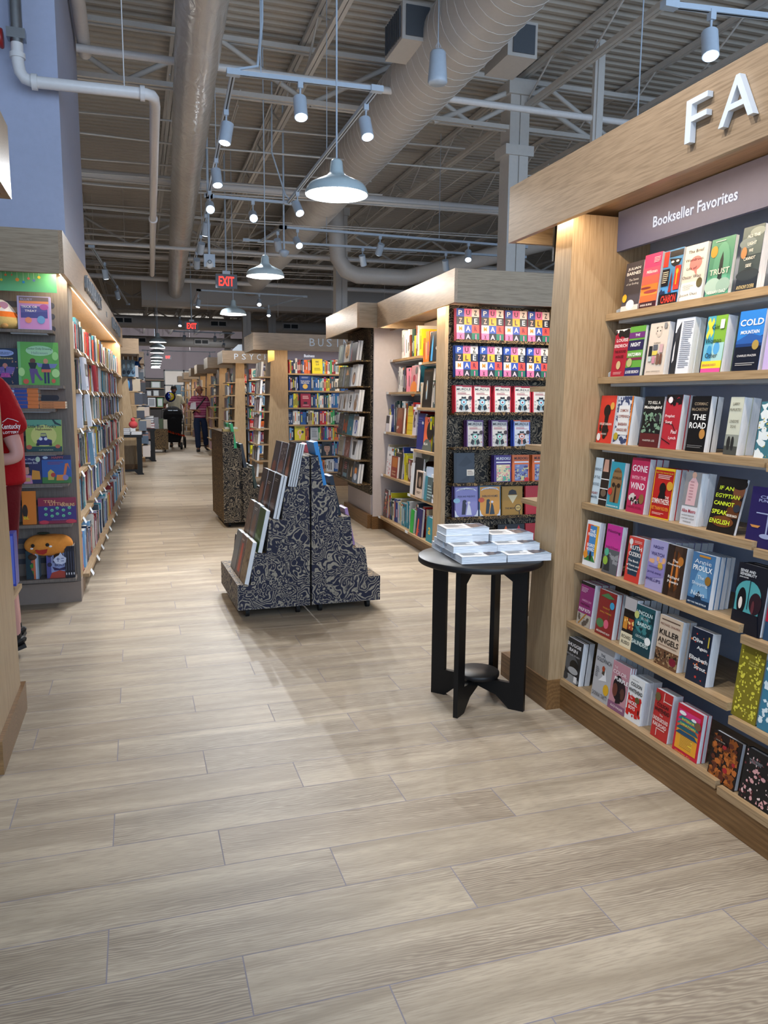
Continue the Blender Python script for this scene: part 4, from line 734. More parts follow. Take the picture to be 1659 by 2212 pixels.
cv = 'R,0,0,1,1,e6e9ec;R,.62,0,1,1,8aa0b8;P,6a5a54,.6,.1,.8,.2,.95,.5,.8,.85,.62,.8;P,2c3a58,.85,.5,1,.4,1,1,.9,1;S,.62,.1,.98,.9,4a4650,14,.06;L,.08,.2,.5,.8,8a8e94,6'
def lying(x, y, z, w, d, t, rz, label, back=False):
    # cover upwards; local x along the long side, fore-edge towards the viewer
    M = Matrix.Translation((x, y, z)) @ Matrix.Rotation(math.radians(rz), 4, 'Z')
    mb = MB(); mb.box(0, w, 0, d, 0, .001, 'e3e7ea').box(0, w, 0, d, t-.001, t, 'e3e7ea').box(0, w, d-.0015, d, .001, t-.001, 'e3e7ea')
    art(mb, w, d, '' if back else cv, 0, fn=lambda a, b, q: (a, b, t-q))
    o = mb.build('paperback_book', PRT, None, M); tag(o, label, 'book', 'white paperbacks piled on the round table')
    MB().box(.001, w-.001, .001, d-.0015, .001, t-.001).build('page_block', PAG2, o)
def pages2():
    t = NT('page_edges_flat', .7, 0, .2); f, _ = t.noise(t.coord((.02, .02, 1)), 900, 2); t.color(t.ramp(f, [(.3, 'aebccb'), (.6, 'e4ecf4')])); return t.mat
PAG2 = pages2()
W_, D_, T_ = .209, .134, .0315
BX, BY, RZ = 1.325, 3.045, -3
def pile(ix, iy, dx, dy, n, nm):
    for k in range(n):
        j = math.radians(RZ); ox = ix*(W_+.004)+dx+(R_.uniform(-.003, .003)); oy = iy*(D_+.004)+dy
        lying(BX+ox*math.cos(j)-oy*math.sin(j), BY+ox*math.sin(j)+oy*math.cos(j), TH+.0004+k*T_, W_, D_, T_-.0006, RZ+R_.uniform(-1, 1), 'white paperback lying in the %s, %s layer from the table top' % (nm, ORD[k]))
pile(0, 0, 0, 0, 1, 'front left pile'); pile(1, 0, .0, .0, 1, 'front right pile')
pile(0, 1, -.02, -.075, 0, ''); 
def one(x, y, k, nm): 
    j = math.radians(RZ); lying(BX+x*math.cos(j)-y*math.sin(j), BY+x*math.sin(j)+y*math.cos(j), TH+.0004+k*T_, W_, D_, T_-.0006, RZ+R_.uniform(-.8, .8), 'white paperback, '+nm)
one(0, .139, 0, 'bottom layer just behind the front left book'); one(.209, .139, 0, 'bottom layer just behind the front right book')
one(-.005, .278, 0, 'bottom layer at the back left of the table'); one(.209, .278, 0, 'bottom layer at the back right of the table')
one(-.01, .085, 1, 'second layer resting on the front left book'); one(.199, .085, 1, 'second layer resting on the front right book')
one(-.012, .223, 1, 'second layer behind, on the left'); one(.197, .223, 1, 'second layer behind, on the right')
one(-.015, .175, 2, 'third layer of the tall left pile'); one(.205, .165, 2, 'topmost of the right pile'); one(-.01, .185, 3, 'topmost of the tall left pile')
# ------------------------------------------------------------------ stepped paisley displays
def half_display(M, steps, depth, label, mats, flip=1, zb=.06):
    root = empty('display_riser', label, 'display', M)
    # steps: (outer x, z) staircase from centre to the outside, x measured outwards from the middle
    pts = [(0, zb), (steps[-1][1], zb)]
    prev = None
    pr = []
    for x0, x1, z, lx in steps[::-1]: pr += [(x1, z), (x0, z)]
    m = MB()
    # one column per step, leaning riser faces
    OUT = [(0, zb), (.475, zb), (.475, .225), (.390, .225), (.368, .425), (.285, .425), (.262, .64), (.182, .64), (.160, .845), (.080, .845), (.046, 1.045), (0, 1.045)]
    for i in range(2, 11, 2):
        (xo, zo), (xi, zi) = OUT[i], OUT[i-1]
        m.hexa([(0, 0, zi if i > 2 else zb), (flip*xi, 0, zi if i > 2 else zb), (flip*xi, depth, zi if i > 2 else zb), (0, depth, zi if i > 2 else zb)], [(0, 0, zo), (flip*xo, 0, zo), (flip*xo, depth, zo), (0, depth, zo)])
    m.build('stepped_body', mats[0], root)
    t = MB()
    for x0, x1, z, lx in steps: t.box(min(flip*x0, flip*x1), max(flip*x0, flip*x1), .001, depth-.001, z, z+.0015)
    t.build('step_top', mats[1], root)  # step tops get the tan print: warm light put into the colour
    for cx in (.07, steps[-1][1]-.07):
        for cy in (.07, depth-.07): MB().cyl((flip*cx-.012, cy, .03), (flip*cx+.012, cy, .03), .03, n=16).box(flip*cx-.015, flip*cx+.015, cy-.02, cy+.02, .04, zb+.002).build('caster', RUB, root)
    return root
ST = [(0, .085, 1.045, .03), (.085, .20, .845, .03), (.20, .30, .64, .03), (.30, .385, .425, .025), (.385, .50, .225, 0)]
ST = [(0, .046, 1.045, 0), (.047, .160, .845, 0), (.161, .262, .64, 0), (.263, .368, .425, 0), (.369, .475, .225, 0)]
DX, DY = 1.058, 4.90
MD = frame(DX, DY, 1.5)
half_display(MD @ Matrix.Translation((-.006, 0, 0)), ST, .80, 'left half of the stepped paisley display in the aisle, cookbooks on its steps', (PSN, PSG), -1)
half_display(MD @ Matrix.Translation((.006, 0, 0)), ST, .80, 'right half of the stepped paisley display in the aisle', (PSN, PSG), 1)
def step_book(M0, sx, z, y, w, h, t, base, items, lb, n=1, side='', dg=12, hard=True, spine=None):
    # standing on a step: cover faces outwards (-x for the left half)
    rz = -90 if sx < 0 else 90
    for i in range(n):
        M = M0 @ Matrix.Rotation(math.radians(rz), 4, 'Z') @ Matrix.Rotation(math.radians(-dg), 4, 'X') @ Matrix.Translation((0, i*t, 0))
        book('hardcover_book' if hard else 'paperback_book', lb if i == 0 else ORD[i-1]+' copy behind the '+lb, w, h, t-.0008, M, base, items if i == 0 else '', hard, spine=spine, group='books on the stepped paisley display')
# left half: covers face -x, fore-edges face the viewer
LB = [  # step outer x, z, [(y, w, h, base, art, n, label)]
 (-.150, .848, [(.20, .19, .285, '1c1411', 'E,.5,.3,.22,.2,a86a48;E,.5,.55,.18,.16,8a5438;P,7a4a34,.4,.6,.6,.6,.56,.85,.44,.85;L,.2,.88,.8,.94,777,2', 4, 'black cookbook with bronze sculpture, near end of the top step'),
                (.42, .19, .27, '54484a', 'E,.5,.35,.36,.22,8a5a48;S,.1,.6,.9,.95,c9c0b8,14,.06', 2, 'grey and brown photo book, middle of the top step'),
                (.64, .19, .27, '4a4244', 'E,.5,.3,.3,.2,8a4a34', 2, 'dark grey book with rust shape, far end of the top step')]),
 (-.250, .643, [(.19, .19, .285, '261b19', 'E,.5,.28,.3,.2,5c3a2c;E,.5,.6,.25,.18,3c2c28;L,.2,.82,.8,.9,b0a8a0,2', 2, 'dark brown book, near end of the second step'),
                (.41, .19, .285, '2a1c18', 'E,.4,.4,.3,.3,6a4030;L,.2,.68,.8,.76,c9c0b8,2', 2, 'dark reddish book, middle of the second step'),
                (.63, .19, .285, '3c3230', 'E,.5,.4,.3,.28,8a5a44', 1, 'muted brown book, far end of the second step')]),
 (-.350, .428, [(.19, .19, .28, '3f5a26', 'E,.5,.3,.4,.2,55742e;S,.1,.1,.9,.5,2c4020,20,.06', 1, 'green book, near end of the third step'),
                (.40, .19, .285, '6a6664', 'E,.5,.45,.3,.3,8a6a58;L,.2,.82,.8,.9,ddd,2', 1, 'grey portrait book, middle of the third step'),
                (.61, .19, .28, '6f5a4a', 'S,.1,.1,.9,.9,8a7260,20,.1', 1, 'tan and brown book, far end of the third step')]),
 (-.440, .228, [(.18, .19, .28, '8f7c60', 'S,.05,.05,.95,.9,6a5a44,30,.08', 1, 'tan book, near end of the lowest step'),
                (.39, .19, .275, '7a6660', 'P,c9574a,.3,.1,.8,.1,.7,.8,.4,.8;L,.2,.85,.8,.9,ddd,2', 1, 'grey-brown book with red bar, middle of the lowest step'),
                (.60, .19, .27, '7c8286', '', 1, 'pale grey book, far end of the lowest step')])]
for k, (sx, z, L) in enumerate(LB):
    for y, w, h, base, items, n, lb in L:
        t = .015 if n == 4 else .021 if n == 2 else .03
        step_book(MD @ Matrix.Translation((sx, y, z+.002)), -1, z, y, w, h, t, base, items, lb, n, spine='d8dce0')
# right half: spines face the viewer
RB = [(.155, .848, [(.03, .20, .29, .028, '2f8fd8', 'light blue book with vertical blue spine, top right step', 'B'), (.30, .19, .26, .04, 'c9505a', 'pink-red hardcover on the top right step', ''), (.54, .19, .24, .05, 'd8d8d4', 'white hardcover at the back of the top right step', '')]),
      (.255, .643, [(.05, .18, .27, .028, '1c2c3c', 'dark navy hardcover, second right step', ''), (.30, .2, .2, .05, 'dfe6ee', 'white book lying back on the second right step', '')]),
      (.36, .428, [(.09, .17, .26, .022, 'a987b8', 'lilac-spined book, third right step', ''), (.36, .17, .18, .03, 'b02430', 'small red book, third right step', '')]),
      (.475, .228, [(.22, .18, .25, .025, '24304c', 'navy book leaning on the lowest right step', '')])]
for k, (sx, z, L) in enumerate(RB):
    for y, w, h, t, base, lb, b in L:
        M = MD @ Matrix.Translation((sx-[.04, .035, .03, .09][k], y, z+.004)) @ Matrix.Rotation(PI/2, 4, 'Z') @ Matrix.Rotation(math.radians(-12), 4, 'X')
        side = 'B,.5,.5,.6,.05,1c2c5c,SUMMER' if 0 else 'R,.2,.2,.8,.55,1d4f8a;R,.25,.7,.75,.9,d8eaf6' if b else 'R,.25,.3,.75,.7,8a90a0'
        book('hardcover_book', lb, w, h, t, M, base, '', True, 'books on the right half of the paisley display', side='')
        # spine print lives in a slim label on the spine
# second paisley display further back
M2 = frame(1.30, 8.55, 1.5)
ST2 = [(.30, .42, 1.045, .02), (.20, .335, .865, .03), (.09, .235, .655, .03), (-.02, .125, .42, .02)]
root = empty('display_riser', 'tall brown paisley display farther back in the aisle', 'display', M2)
m = MB(); m.box(-.42, -.30, 0, 1.0, .06, 1.05).hexa([(-.30, 0, .06), (-.20, 0, .06), (-.20, 1, .06), (-.30, 1, .06)], [(-.30, 0, .87), (-.22, 0, .87), (-.22, 1, .87), (-.30, 1, .87)])
m.hexa([(-.24, 0, .06), (-.08, 0, .06), (-.08, 1, .06), (-.24, 1, .06)], [(-.24, 0, .66), (-.11, 0, .66), (-.11, 1, .66), (-.24, 1, .66)]).box(-.12, .0, .001, .999, .06, .43).box(-.02, .08, .002, .998, .06, .21)
m.build('stepped_body', PSB, root)
m = MB(); m.box(-.4195, -.30, .001, 1.0, 1.05, 1.052); m.build('step_top', PSG, root); MB().box(-.423, -.4201, 0, 1, .062, 1.05).build('side_face', PSG, root)  # top and side sheets carry warm light as a tan colour
for cx in (-.35, .0):
    for cy in (.1, .9): MB().cyl((cx-.012, cy, .03), (cx+.012, cy, .03), .03, n=16).box(cx-.015, cx+.015, cy-.02, cy+.02, .04, .061).build('caster', RUB, root)
for x, z, w, h, t, base, lb in [(-.245, .875, .2, .27, .03, '2fae6a', 'bright green book leaning on the tall brown display'), (-.14, .665, .2, .26, .035, '1e2430', 'navy hardcover leaning on the second step of the brown display'),
                                (-.03, .435, .2, .25, .032, '26382f', 'dark green hardcover on the third step of the brown display'), (.055, .215, .18, .24, .03, '2e2838', 'plum hardcover on the lowest step of the brown display')]:
    for y in (.02, .3):
        M = M2 @ Matrix.Translation((x-.02, y, z)) @ Matrix.Rotation(PI/2, 4, 'Z') @ Matrix.Rotation(math.radians(-9), 4, 'X')
        book('hardcover_book', lb if y < .1 else 'second book behind the '+lb, w, h, t, M, base, '', True, 'books on the tall brown paisley display')
tag(MB().box(0, .17, 0, .12, 0, .025, 'c9a85c').box(.02, .16, .01, .11, .025, .045, 'd8d0c0').build('book', PRT, None, M2 @ Matrix.Translation((-.40, .1, 1.053))), 'pale book lying on top of the tall brown display', 'book')
# ------------------------------------------------------------------ puzzle end-cap and art bookcase
FA_ = frame(2.50, 8.10, -91.9)
ab = empty('bookcase', 'light oak art bookcase in the middle, oversized art books on white-backed shelves', 'bookcase', FA_)
header(ab, .30, 2.52, -.10, 1.35, FA_, watts=2.2)
fin(ab, 1.86, 2.06, 1.86, 2.06, .0, -.01, .03)
MB().box(1.822, 1.842, .03, .4, .05, 2.2).build('inner_end_panel', OAKV, ab)
MB().box(0, .03, -.06, .5, .14, 2.2).build('white_side_panel', WBACK, ab); MB().box(-.004, .03, -.07, .5, 0, .14).build('plinth_block', OAKB, ab)
MB().box(.03, 1.86, .40, .43, .05, 2.2).build('back_panel', WBACK, ab); MB().box(.03, 1.86, .06, .09, 0, .12).build('plinth', OAKB, ab)
AZ = [([1.83, 1.49, 1.07, .61, .15], .035, 1.02), ([1.76, 1.34, .945, .51, .15], 1.03, 1.82)]
for zs, x0, x1 in AZ:
    for z in zs:
        yf = .06*z-.01+(.02 if z > 1.5 else 0); s = shelf(ab, x0, min(x1, 1.82), yf, .40, z, .022)
        MB().box(x0+.01, x0+.09, yf-.004, yf, z-.02, z+.004).build('price_tag', TAGM, s)
AP = ['dfe2e6', 'dfe2e6', 'c9cdd2', '1b1d22', 'd9d02f', 'e58fa8', 'b9a98c', '6a3a2a', '2f4a45', 'c22b2b', 'e0702c', '25408f', 'e9e6df', '41505e', '3b8fa6']
SHN = ['top', 'second', 'third', 'fourth', 'bottom']
for b, (zs, x0, x1) in enumerate(AZ):
    for k, z in enumerate(zs):
        if b == 0: xa = x0+(.30, .22, .04, .06, .06)[k]
        else: xa = x0+.02
        hr = ((.2, .3), (.2, .27), (.24, .33), (.22, .33), (.2, .3))[k]
        row(FA_, xa, x1-(.0 if b else .02), z, .06*z+.05, 40+k+10*b, AP, hr, (.018, .055), .24, '%s shelf of the %s art bay' % (SHN[k], ['far', 'near'][b]), 'art_book', 'art books standing in the art bookcase', gap=.004)
# face-out art books standing in front of the rows
def face(F, x, z, y, w, h, t, base, items, lb, hard=True, dg=5, group=None, rz=0, spine=None): return book('hardcover_book' if hard else 'paperback_book', lb, w, h, t, lean(F, x, y, z+.001, dg, rz), base, items, hard, group, spine)
for b, k, x, w, h, base, items, lb in [
 (1, 0, .30, .26, .26, '0c1018', 'P,3a8fd0,.2,0,.4,0,.36,.6,.3,.9,.22,.5;E,.75,.42,.08,.05,dfe6ee;E,.75,.42,.05,.03,0c1018', 'black art book with blue flame, upper near art shelf'),
 (1, 1, .12, .26, .36, '17130f', 'T,.5,.94,.8,.04,6a5238,PICASSO;R,.2,.2,.7,.8,2c2a2c;E,.45,.45,.08,.25,a8c0d0;E,.38,.5,.04,.1,b98a4a', 'tall black boxed art book, second near art shelf'),
 (1, 1, .55, .24, .29, 'c9742c', 'R,.5,0,.95,.26,d8dce4;T,.6,.5,.5,.05,6a3018,LOU', 'orange-brown art book with white label, second near art shelf'),
 (1, 2, .04, .20, .34, '232a72', 'L,.1,.7,.9,.9,4a54a0,3', 'royal blue tall art book, third near art shelf'),
 (1, 2, .22, .22, .31, 'd8623a', 'E,.85,.6,.4,.28,1c1512;E,.6,.0,.6,.35,5a625c;B,.45,.2,.5,.07,e8e4de,BLA', 'orange art book with black circle, third near art shelf'),
 (1, 2, .50, .24, .33, '20242a', 'B,.5,.75,.8,.14,cfd2d6,VOGUE;T,.3,.9,.2,.06,cfd2d6,IN;S,.1,.05,.9,.5,6a6e74,16,.12', 'dark fashion photo book, third near art shelf'),
 (1, 3, .0, .10, .30, 'dfe4ea', '', 'white narrow art book, fourth near art shelf'),
 (1, 3, .10, .24, .36, '1b1c20', '', 'large black art book, fourth near art shelf'),
 (1, 3, .24, .20, .25, 'cdb9a8', 'R,.2,.35,.95,.95,2c2420;E,.6,.6,.2,.2,8a7464;L,.2,.15,.9,.25,5c4c44,2', 'beige art book with dark photograph, fourth near art shelf'),
 (1, 3, .45, .30, .30, 'aebdd4', '', 'pale blue wrapped art book, fourth near art shelf'),
 (1, 3, .50, .22, .22, '3b7f90', 'R,.35,0,1,1,4c5a5c;L,.4,.1,.95,.7,9ab0b0,5', 'teal and grey harbour photo book, fourth near art shelf'),
 (1, 3, .66, .17, .25, 'd5d8e0', 'R,.3,.3,1,.75,14151a;B,.6,.18,.7,.09,14151a,WIN', 'white book with black rectangle, fourth near art shelf'),
 (0, 1, .80, .20, .25, 'b88a94', 'E,.5,.5,.2,.14,a83a50;E,.5,.1,.5,.3,d8823a;E,.8,.8,.2,.15,6a6a70', 'pink patterned art book at the end of the second far shelf'),
 (0, 2, .02, .12, .18, 'd6d3dc', 'R,0,.5,1,.95,15161a', 'black and white boxed book at the left of the third far shelf'),
 (0, 2, .40, .24, .26, '6b4030', 'E,.5,.7,.35,.3,8a5a40;E,.5,.3,.4,.3,8a3c28;B,.3,.22,.3,.12,e8dcd0,F', 'brown portrait art book, third far art shelf'),
 (0, 2, .70, .18, .28, 'cdb51f', 'R,0,.65,1,.66,3c3414;R,0,.4,1,.41,3c3414;R,0,.15,1,.16,3c3414', 'mustard yellow art book, third far art shelf'),
 (0, 2, .88, .12, .30, 'c9c2cc', 'B,.5,.5,.7,.5,3a1c2c,MET', 'museum book with bold letters, third far art shelf'),
 (0, 3, .05, .16, .30, 'd8dadf', 'E,.5,.4,.08,.2,1a1a1c', 'white slipcased fashion book, fourth far art shelf'),
 (0, 3, .14, .18, .26, 'e6e3e6', 'B,.6,.86,.4,.08,2a2a2c,BA;S,.15,.1,.9,.7,d8606a,20,.06;S,.15,.1,.9,.7,1c1c20,14,.04', 'white book with scattered red figures, fourth far art shelf'),
 (0, 3, .32, .22, .22, '8c2c1c', 'R,.15,.5,.95,.95,b9702c;B,.5,.3,.6,.1,d8b890,Lesser;B,.5,.16,.6,.1,d8b890,Notes', 'dark red art book with amber picture, fourth far art shelf'),
 (0, 3, .36, .26, .29, '17120f', 'L,.15,.86,.85,.93,b9a890,1', 'black art book behind the dark red one, fourth far shelf'),
 (0, 4, .05, .14, .30, '4a3a3c', 'S,.05,.05,.95,.95,b9404a,24,.14;S,.05,.05,.95,.95,d8a040,10,.1', 'floral patterned spine book at the left of the bottom far shelf'),
 (1, 4, .10, .10, .22, '22a23c', '', 'bright green book on the bottom near art shelf'),
 (1, 4, .28, .16, .26, '1f1f5c', 'P,d8562c,.1,0,.4,0,.5,.6,.3,.65;B,.4,.2,.5,.12,d8562c,HO', 'navy and orange book on the bottom near art shelf'),
 (1, 4, .58, .16, .22, '1f7f8c', 'B,.5,.45,.4,.3,d8b23a,a', 'teal book with yellow letter, bottom near art shelf')]:
    zs, x0, x1 = AZ[b]; z = zs[k]
    face(FA_, x0+x, z, .06*z+(.005 if h < .27 else .03)-(.02 if b and k == 3 else 0), w, h, .026, base, items, lb, group=None, dg=4)
# puzzle end-cap
FP = frame(2.545, 6.08, 0)
pz = empty('end_cap_shelves', 'paisley-backed end-cap shelves of puzzle books facing the camera', 'shelves', FP)
MB().box(-.04, 1.0, .118, .13, .12, 2.2).build('paisley_backing', PSB, pz); MB().box(.93, .99, -.05, .3, .14, 2.2).build('end_panel', OAKV, pz); MB().box(-.0, 1.0, -.0, .3, 0, .14).build('plinth', OAKB, pz)
light('AREA', 'end_cap_light', (.5, -.38, 2.19), STRIP_W*2.6, (1, .88, .72), None, .9, sy=.03, parent=pz)
MB().box(.0, 1.0, -.40, -.375, 2.195, 2.213).build('light_strip', STRIP, pz)
PZ = [1.90, 1.60, 1.30, 1.008, .700, .406, .13]
for z in PZ:
    o = MB().box(0, .93, .0, .13, z-.012, z).build('shelf', PSG, pz); MB().box(0, .93, -.004, 0, z-.014, z+.012).build('shelf_lip', PSG, o)
PUZ = 'R,0,.75,.34,1,2b4ba0;R,.34,.75,.67,1,e8709c;R,.67,.75,1,1,ecd3c4;R,0,.5,.34,.75,22242e;R,.34,.5,.67,.75,f0a82c;R,.67,.5,1,.75,22242e;R,0,.25,.34,.5,f0d4cc;R,.34,.25,.67,.5,2b4ba0;R,.67,.25,1,.5,e8493c;R,0,0,.34,.25,e8709c;R,.34,0,.67,.25,22242e;R,.67,0,1,.25,1f6a52;B,.16,.87,.16,.15,f3ece8,P;B,.5,.87,.16,.15,4a2a2c,U;B,.83,.87,.13,.15,222a2a,Z;B,.17,.62,.14,.16,e8a89a,Z;B,.5,.62,.12,.16,3a1c3c,L;B,.84,.62,.14,.16,f3ece8,E;B,.17,.38,.14,.14,c98a2c,M;B,.5,.38,.2,.16,f3d4cc,A;B,.84,.38,.12,.15,5c1c3c,R;B,.17,.13,.1,.14,2a2a34,X;B,.5,.13,.2,.15,f3c8d4,A;B,.84,.13,.05,.15,e8709c,I'
def pbook(k, xs, w, h, t, base, items, lb, hard=True, spine=None, grp=None, n=2):
    for i, x in enumerate(xs):
        where = ['leftmost', 'second from left', 'third from left', 'fourth from left', 'fifth from left'][i] if len(xs) > 1 else ''
        o = face(FP, x, PZ[k], .022, w, h, t, base, items, (lb+(', '+where if where else ''))+', %s end-cap shelf' % ['top', 'second', 'third', 'fourth', 'fifth', 'sixth', 'bottom'][k], hard, 4, grp, spine=spine)
        if n > 1: face(FP, x-.006, PZ[k], .024+t, w, h, t, base, '', 'copy behind the '+lb+(', '+where if where else '')+', %s end-cap shelf' % ['top', 'second', 'third', 'fourth', 'fifth', 'sixth', 'bottom'][k], hard, 4, grp, spine=spine)
pbook(0, [.015, .24, .46, .675], .205, .265, .022, 'c9607f', PUZ, 'multicoloured letter-grid puzzle book', grp='letter-grid puzzle books')
pbook(1, [.012, .235, .455, .675], .205, .262, .022, '2b4ba0', PUZ+';E,.84,.74,.08,.06,8a8c8c', 'letter-grid puzzle book with a silver seal', grp='letter-grid puzzle books')
def MUR(edge, bg, lens, vol): return 'R,.06,.02,.94,.96,%s;P,%s,.0,.96,.0,1,1,1,1,.93,.45,.93,.38,.97,.3,.97,.3,.96;B,.5,.855,.8,.085,15151a,MURDLE;R,.1,.775,.32,.78,444;R,.68,.775,.9,.78,444;T,.5,.775,.28,.035,15151a,%s;L,.15,.66,.85,.74,b0403c,3;E,.5,.48,.28,.045,15151a;P,15151a,.36,.5,.38,.6,.5,.58,.62,.6,.64,.5;R,.37,.5,.63,.515,ddd;E,.5,.4,.17,.1,%s;E,.5,.4,.12,.07,c9dbe2;E,.5,.4,.05,.035,8c2430;P,15151a,.22,.16,.3,.32,.45,.26,.4,.1;P,15151a,.78,.16,.7,.32,.55,.26,.6,.1;R,.47,.12,.53,.3,%s;E,.86,.55,.11,.075,3a2228;B,.5,.055,.5,.03,15151a,G. T. KARBER;R,.1,.42,.17,.46,9a9a98;R,.1,.3,.17,.34,9a9a98;R,.1,.18,.17,.22,9a9a98;R,.83,.42,.9,.46,9a9a98;R,.83,.3,.9,.34,9a9a98;R,.83,.18,.9,.22,b86a6a' % (bg, edge, vol, lens, lens)
pbook(2, [.015, .185, .375, .565, .745], .16, .235, .028, 'c8283c', MUR('c8283c', 'ddd8d0', '5aa0b8', 'Volume 1'), 'red-edged puzzle paperback with hatted eye', False, grp='red-edged puzzle paperbacks')
pbook(3, [.13, .36], .155, .235, .028, '5c3470', MUR('5c3470', 'cfc9c2', '5aa890', 'Volume 2'), 'purple-edged puzzle paperback with hatted eye', False, grp='purple-edged puzzle paperbacks')
pbook(3, [.57], .16, .235, .026, '2c4ab0', MUR('d8642c', 'c9ccd4', 'd86a3c', 'SCHOOL'), 'blue-edged puzzle paperback with orange eye figure', False)
GRID = 'R,.14,.06,.92,.66,%s;S,.16,.1,.9,.62,%s,26,.09;S,.16,.1,.9,.62,%s,22,.08;S,.16,.1,.9,.62,%s,16,.06;R,.12,.72,.95,.77,e6e2e8;B,.53,.88,.82,.1,%s,MURDOKU'
pbook(4, [.02], .19, .265, .03, '1d2430', 'R,.12,.02,1,.98,262e3c;P,1a2230,.2,.6,.6,.9,.9,.7,.5,.55;P,1a2230,.3,.1,.8,.3,.7,.1;R,.62,.26,.98,.46,d8cfc0;L,.66,.29,.94,.43,6a4a40,4', 'dark slate notebook box with cream label', n=1)
pbook(4, [.395], .165, .24, .026, '3f2476', GRID % ('d8c8a0', '5aa890', 'd88a90', 'e8e0c0', 'f0eef4'), 'purple puzzle paperback with bright floor-plan grid', False)
pbook(4, [.57, .765], .165, .24, .026, 'd8682c', GRID % ('6f7aa8', 'c9c48a', '4a3f70', '8fa0c8', '1c1a24')+';E,.84,.1,.14,.09,c8282c', 'orange puzzle paperback with dusky floor-plan grid', False, grp='orange puzzle paperbacks')
ESC = 'R,.04,.03,.96,.97,%s;P,%s,.06,.84,.2,.93,.5,.96,.8,.93,.94,.84,.8,.88,.5,.91,.2,.88;B,.5,.905,.62,.035,3a3450,NOVEL ESCAPADES;B,.5,.67,.72,.07,%s,%s;P,%s,.3,.1,.45,.1,.5,.4,.42,.56,.34,.5;P,%s,.48,.08,.72,.08,.66,.35,.58,.48;E,.42,.52,.08,.05,%s;E,.6,.48,.06,.04,d8d4dc;E,.1,.55,.14,.08,%s;P,dfe0e8,.02,.02,.2,.04,.1,.1,.06,.2,.02,.25;P,dfe0e8,.98,.02,.8,.04,.9,.1,.94,.2,.98,.25'
pbook(5, [.03], .225, .27, .026, '4a3a78', ESC % ('8c88c0', 'dfe0e8', '2a2450', 'PRIDE AND PREJUDICE', '232038', 'd8d8e4', '232038', '8fb8d0'), 'violet activity book with dancing couple silhouettes', grp=None)
pbook(5, [.262], .205, .27, .026, '3f6a84', ESC % ('d8963c', 'dfe0e8', '2c2a34', 'SHERLOCK HOLMES', '22303c', '2c3a44', '22303c', 'c8502c'), 'blue-edged orange activity book with detective silhouette')
pbook(5, [.48], .20, .26, .026, '9a7228', 'R,.05,.03,.97,.97,a87c2c;P,d8c8a0,.28,.7,.75,.7,.52,.42;P,241c18,.3,.72,.35,.85,.5,.9,.68,.85,.72,.72;B,.4,.26,.5,.06,2c2018,THE MOST;E,.78,.27,.16,.12,3a2c20;E,.78,.27,.13,.095,c9a860;B,.78,.27,.2,.04,2c2018,HEIST;R,.82,.05,.86,.16,2c2018', 'ochre puzzle book with magnifying glass')
pbook(5, [.71], .2, .26, .026, 'b8222e', '', 'red puzzle book partly hidden by the oak panel', n=1)
pbook(6, [.45], .26, .2, .03, '1c1c22', 'P,d8682c,.12,.5,.3,.95,.45,.5,.3,.3;P,c02430,.6,.5,.78,.95,.95,.5,.78,.3', 'black game box with orange and red diamonds', n=1)
pbook(6, [.72], .2, .2, .03, 'b01f28', '', 'red box at the right of the bottom shelf', n=1)
